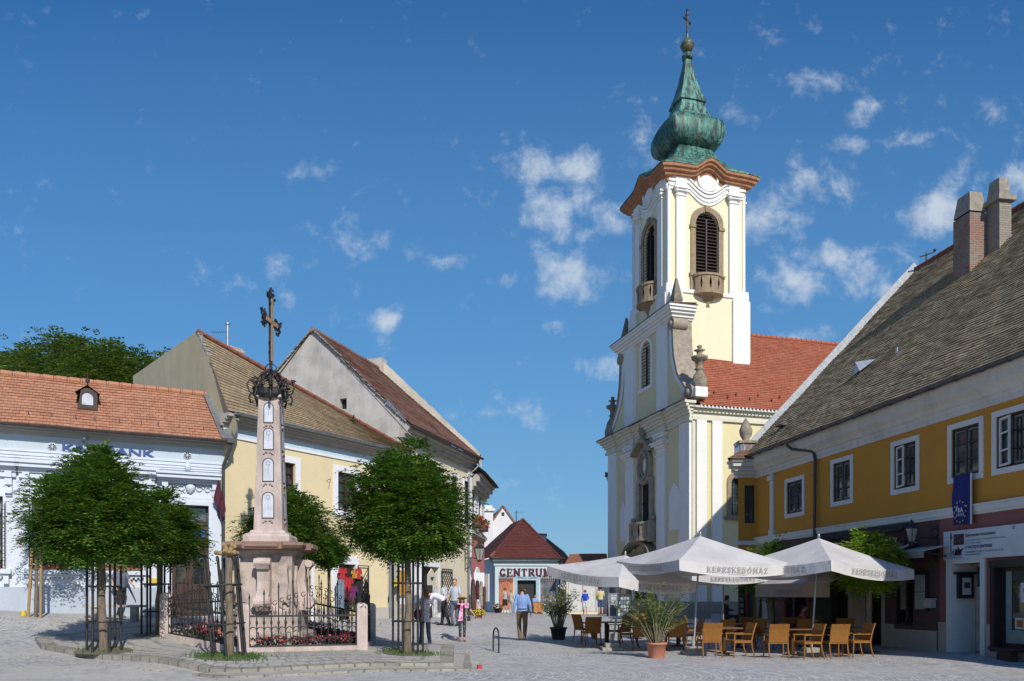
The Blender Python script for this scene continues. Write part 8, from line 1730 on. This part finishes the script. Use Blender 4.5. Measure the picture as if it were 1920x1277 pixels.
# woman with the straw hat and pink scarf
def ex_hat(t, j):
    h = j['head']; m = MB(Matrix.Translation(h+Vector((0, -.01, .085))) @ Matrix.Rotation(R(-14), 4, 'X')); m.lathe([(.20, -.035), (.205, -.03), (.15, 0), (.10, .012), (.095, .05), (.075, .085), (.0, .095)], (0, 0, 0), 20); m.lathe([(.19, -.04), (.10, .0), (.02, .0)], (0, 0, 0), 20); part('straw_hat', m, cl('straw', (.52, .36, .20, 1), (.4, .26, .14, 1), 20), t)
    m = MB(); m.box(-.065, .065, -.135, -.115, 1.62, 1.655); part('sunglasses', m, flat('glass_black', (.01, .01, .01, 1), .2), t)
    m = MB(); rows = []
    for i in range(12): f = i/11; rows.append([(-.02-.05*f+(.045+.05*f)*(k-2)/2, -.15-.02*math.sin(k*1.7+i)-.03*math.sin(f*3), 1.42-.62*f) for k in range(5)])
    m.grid(rows); m.tube([(-.15, -.05, 1.45), (-.06, -.13, 1.43), (.05, -.13, 1.44), (.16, -.04, 1.46), (.12, .08, 1.47), (-.1, .08, 1.47), (-.15, -.05, 1.45)], .035, 7); m.grid([[(.10+.05*k, -.10-.01*k, 1.50-.10*i) for k in range(4)] for i in range(3)]); part('scarf', m, cl('pink_scarf', (.62, .10, .30, 1), (.75, .55, .62, 1), 9, lo=.45, hi=.55), t)
    m = MB(); m.box(.20, .33, -.05, .05, .80, .98); m.tube([(.26, 0, .98), (.16, .05, 1.25), (.12, .02, 1.45)], .008, 5); part('handbag', m, flat('bag_black', (.012, .012, .014, 1), .4), t)
person('woman in wide straw hat and pink scarf with her arms held out', 866, 27.0, 1.53, 8, J(elL=(-.30, -.03, 1.17), wrL=(-.34, -.12, .93), elR=(.34, -.04, 1.20), wrR=(.50, -.14, 1.00), kneeL=(-.07, -.03, .49), ankL=(-.06, .02, .09), toeL=(-.09, -.14, .03), ankR=(.09, -.02, .09), toeR=(.13, -.16, .03)),
       cl('black_top', (.02, .012, .016, 1)), cl('dotted_trousers', (.015, .015, .017, 1), (.4, .4, .4, 1), 26, lo=.58, hi=.62), cl('tan_sandal', (.25, .12, .07, 1)), dark_h, .94, 'short', 'calf', ex_hat, .12, True)
# woman with the camera, seen from behind
def ex_cam(t, j):
    m = MB(); m.box(-.06, .06, -.25, -.19, 1.55, 1.63); m.tube([(0, -.25, 1.59), (0, -.30, 1.59)], .03, 8); part('camera', m, flat('camera_black', (.015, .015, .016, 1), .4), t)
    m = MB(); m.ball((.22, .07, 1.0), .12, 10, 8, 1.5); m.tube([(.22, .07, 1.1), (.16, .05, 1.3), (.10, .03, 1.46)], .012, 5); part('shoulder_bag', m, cl('maroon_bag', (.16, .02, .04, 1)), t)
person('woman in patterned grey tunic and jeans taking a photograph, seen from behind', 797, 23.0, 1.66, 186, J(elL=(-.24, -.16, 1.30), wrL=(-.09, -.20, 1.52), elR=(.24, -.16, 1.30), wrR=(.09, -.20, 1.52), ankL=(-.15, .02, .09), ankR=(.13, .02, .09), toeL=(-.17, -.15, .03), toeR=(.15, -.15, .03)),
       cl('grey_tunic', (.60, .54, .53, 1), (.38, .30, .32, 1), 22, lo=.5, hi=.6), cl('jeans', (.06, .075, .12, 1), (.09, .11, .16, 1), 6), flat('shoe_white', (.65, .65, .65, 1)), auburn, .96, 'short', 'long', ex_cam, .10, True, tunic=.16)
# man bending down over the stall
person('man in white shirt and black trousers bending far forward at the stall', 829, 31.0, 1.76, -96, J(pel=(0, .10, .93), waist=(0, .0, 1.04), chest=(0, -.24, 1.13), shL=(-.17, -.36, 1.19), shR=(.17, -.36, 1.19), neck=(0, -.42, 1.21), head=(0, -.56, 1.22), look=(0, -.5, -.85), elL=(-.2, -.42, .93), wrL=(-.12, -.52, .72), elR=(.2, -.42, .93), wrR=(.12, -.52, .72),
       hipL=(-.09, .08, .90), hipR=(.09, .08, .90), kneeL=(-.1, .02, .49), ankL=(-.1, -.03, .09), toeL=(-.11, -.2, .03), kneeR=(.1, .16, .50), ankR=(.1, .30, .10), toeR=(.11, .14, .03)), cl('white_shirt', (.68, .70, .74, 1), (.6, .62, .67, 1), 5), cl('black_trousers', (.018, .018, .022, 1)), flat('shoe_black', (.015, .015, .015, 1)), dark_h, 1.02, 'long')
person('man in pale blue shirt and jeans turning his head left by the stall', 853, 30.6, 1.80, -28, J(look=(.5, -.8, 0), elL=(-.25, -.05, 1.15), wrL=(-.20, -.20, .98), elR=(.26, -.02, 1.14), wrR=(.25, -.14, .93), kneeL=(-.1, -.06, .5), toeL=(-.12, -.2, .03)), cl('pale_shirt', (.48, .53, .58, 1), (.4, .45, .5, 1), 5), cl('blue_jeans', (.09, .13, .20, 1)), MATS['shoe_black'], brown_h, 1.05, 'short')
person('man in grey shirt and black trousers walking past the white bank house', 226, 25.0, 1.78, 62, J(elL=(-.24, .10, 1.16), wrL=(-.22, -.05, .96), elR=(.24, -.08, 1.16), wrR=(.24, -.26, 1.0), kneeL=(-.1, -.12, .5), ankL=(-.1, -.14, .1), toeL=(-.1, -.32, .04), kneeR=(.1, .06, .5), ankR=(.1, .24, .13), toeR=(.1, .08, .04)), cl('grey_shirt', (.17, .19, .24, 1), (.11, .12, .16, 1), 6), MATS['fabric_black_trousers'], MATS['shoe_white'], dark_h, 1.0, 'short')
person('woman in sleeveless checked blouse and short black skirt nearing the CENTRUM shop', 947, 50.5, 1.62, 178, J(elL=(-.22, -.08, 1.14), wrL=(-.14, -.2, 1.02)), cl('check_blouse', (.5, .48, .48, 1), (.2, .17, .19, 1), 18), None, MATS['fabric_tan_sandal'], auburn, .95, 'none', 'long', None, .04, True, skirt=cl('black_skirt', (.015, .013, .015, 1)))
person('person in cream striped shirt standing half turned before the CENTRUM shop', 958, 52.5, 1.55, 150, J(), cl('cream_shirt', (.55, .5, .42, 1), (.35, .3, .26, 1), 18), cl('pale_trousers', (.4, .38, .36, 1)), MATS['shoe_white'], grey_h, 1.0, 'short')
person('person with red hair in a bright blue jumper and white shorts', 1097, 51.5, 1.58, 185, J(elL=(-.25, -.06, 1.14), wrL=(-.2, -.22, 1.06)), cl('royal_blue', (.01, .05, .50, 1)), cl('white_shorts', (.62, .62, .62, 1)), MATS['shoe_white'], red_h, 1.0, 'long', 'short', None, .03, True)
person('man in yellow shirt and blue shorts looking at the souvenir boards', 1126, 49.5, 1.76, 186, J(elL=(-.25, -.08, 1.14), wrL=(-.18, -.24, 1.10), elR=(.25, -.06, 1.14), wrR=(.2, -.2, .98)), cl('yellow_shirt', (.62, .55, .26, 1)), cl('blue_shorts', (.04, .08, .17, 1)), MATS['fabric_tan_shoe'], dark_h, 1.08, 'short', 'short')
SIT = J(pel=(0, .1, .50), waist=(0, .12, .63), chest=(0, .12, .84), shL=(-.185, .12, .98), shR=(.185, .12, .98), neck=(0, .11, 1.04), head=(0, .07, 1.18), hipL=(-.09, .08, .48), hipR=(.09, .08, .48), kneeL=(-.12, -.34, .50), kneeR=(.12, -.34, .50), ankL=(-.12, -.32, .09), ankR=(.12, -.32, .09), toeL=(-.13, -.49, .03), toeR=(.13, -.49, .03), elL=(-.25, .02, .74), wrL=(-.14, -.22, .76), elR=(.25, .02, .74), wrR=(.14, -.22, .76))
person('guest in pink shirt sitting in the deep shade under the awning', 1513, 25.9, 1.76, 70, SIT, cl('pink_shirt', (.40, .08, .10, 1)), MATS['fabric_khaki'], MATS['shoe_black'], dark_h, 1.05)
person('street artist in black hat and dark clothes sitting at the church wall', 1366, 34.5, 1.74, 60, SIT, cl('dark_jumper', (.02, .02, .022, 1)), MATS['fabric_black_trousers'], MATS['shoe_black'], dark_h, 1.05, 'long', extra=lambda t, j: part('hat', (lambda m: (m.lathe([(.16, 0), (.16, .015), (.10, .02), (.09, .12), (.0, .13)], j['head']+Vector((0, 0, .09)), 14), m)[1])(MB()), flat('hat_black', (.012, .012, .014, 1)), t))
person('person in blue shirt sitting right of the CENTRUM shop door', 1005, 53, 1.70, 40, SIT, MATS['fabric_blue_shirt'], cl('jeans2', (.05, .06, .1, 1)), MATS['shoe_black'], brown_h)
person('person in lilac top sitting beside the man at the CENTRUM shop door', 1017, 52.4, 1.64, -40, SIT, cl('lilac', (.32, .28, .5, 1)), MATS['fabric_jeans2'], MATS['shoe_black'], auburn, .95, female=True)
# stools the far sitters and the artist use
for px, D, lb in ((1366, 34.5, 'folding stool under the street artist at the church wall'), (1005, 53, 'chair under the person in blue right of the CENTRUM door'), (1017, 52.4, 'chair under the person in lilac right of the CENTRUM door')):
    x = at(px, D); rz = R({1366: 60, 1005: 40, 1017: -40}[px]); t = thing('stool', lb, 'stool', (x, D, ground(x, D)), rz); m = MB(); m.box(-.2, .2, -.1, .3, .35, .39); part('seat', m, MATS['aboard'], t)
    for sx_ in (-1, 1):
        for sy_ in (-.08, .28): m = MB(); m.tube([(sx_*.18, sy_, .35), (sx_*.19, sy_, 0)], .015, 5); part('leg', m, MATS['aboard'], t)
x = at(1513, 25.9); copy_thing(cp, (x+.12, 25.95, ground(x, 25.9)), R(70), 'shaded wicker chair the guest in pink is sitting on')
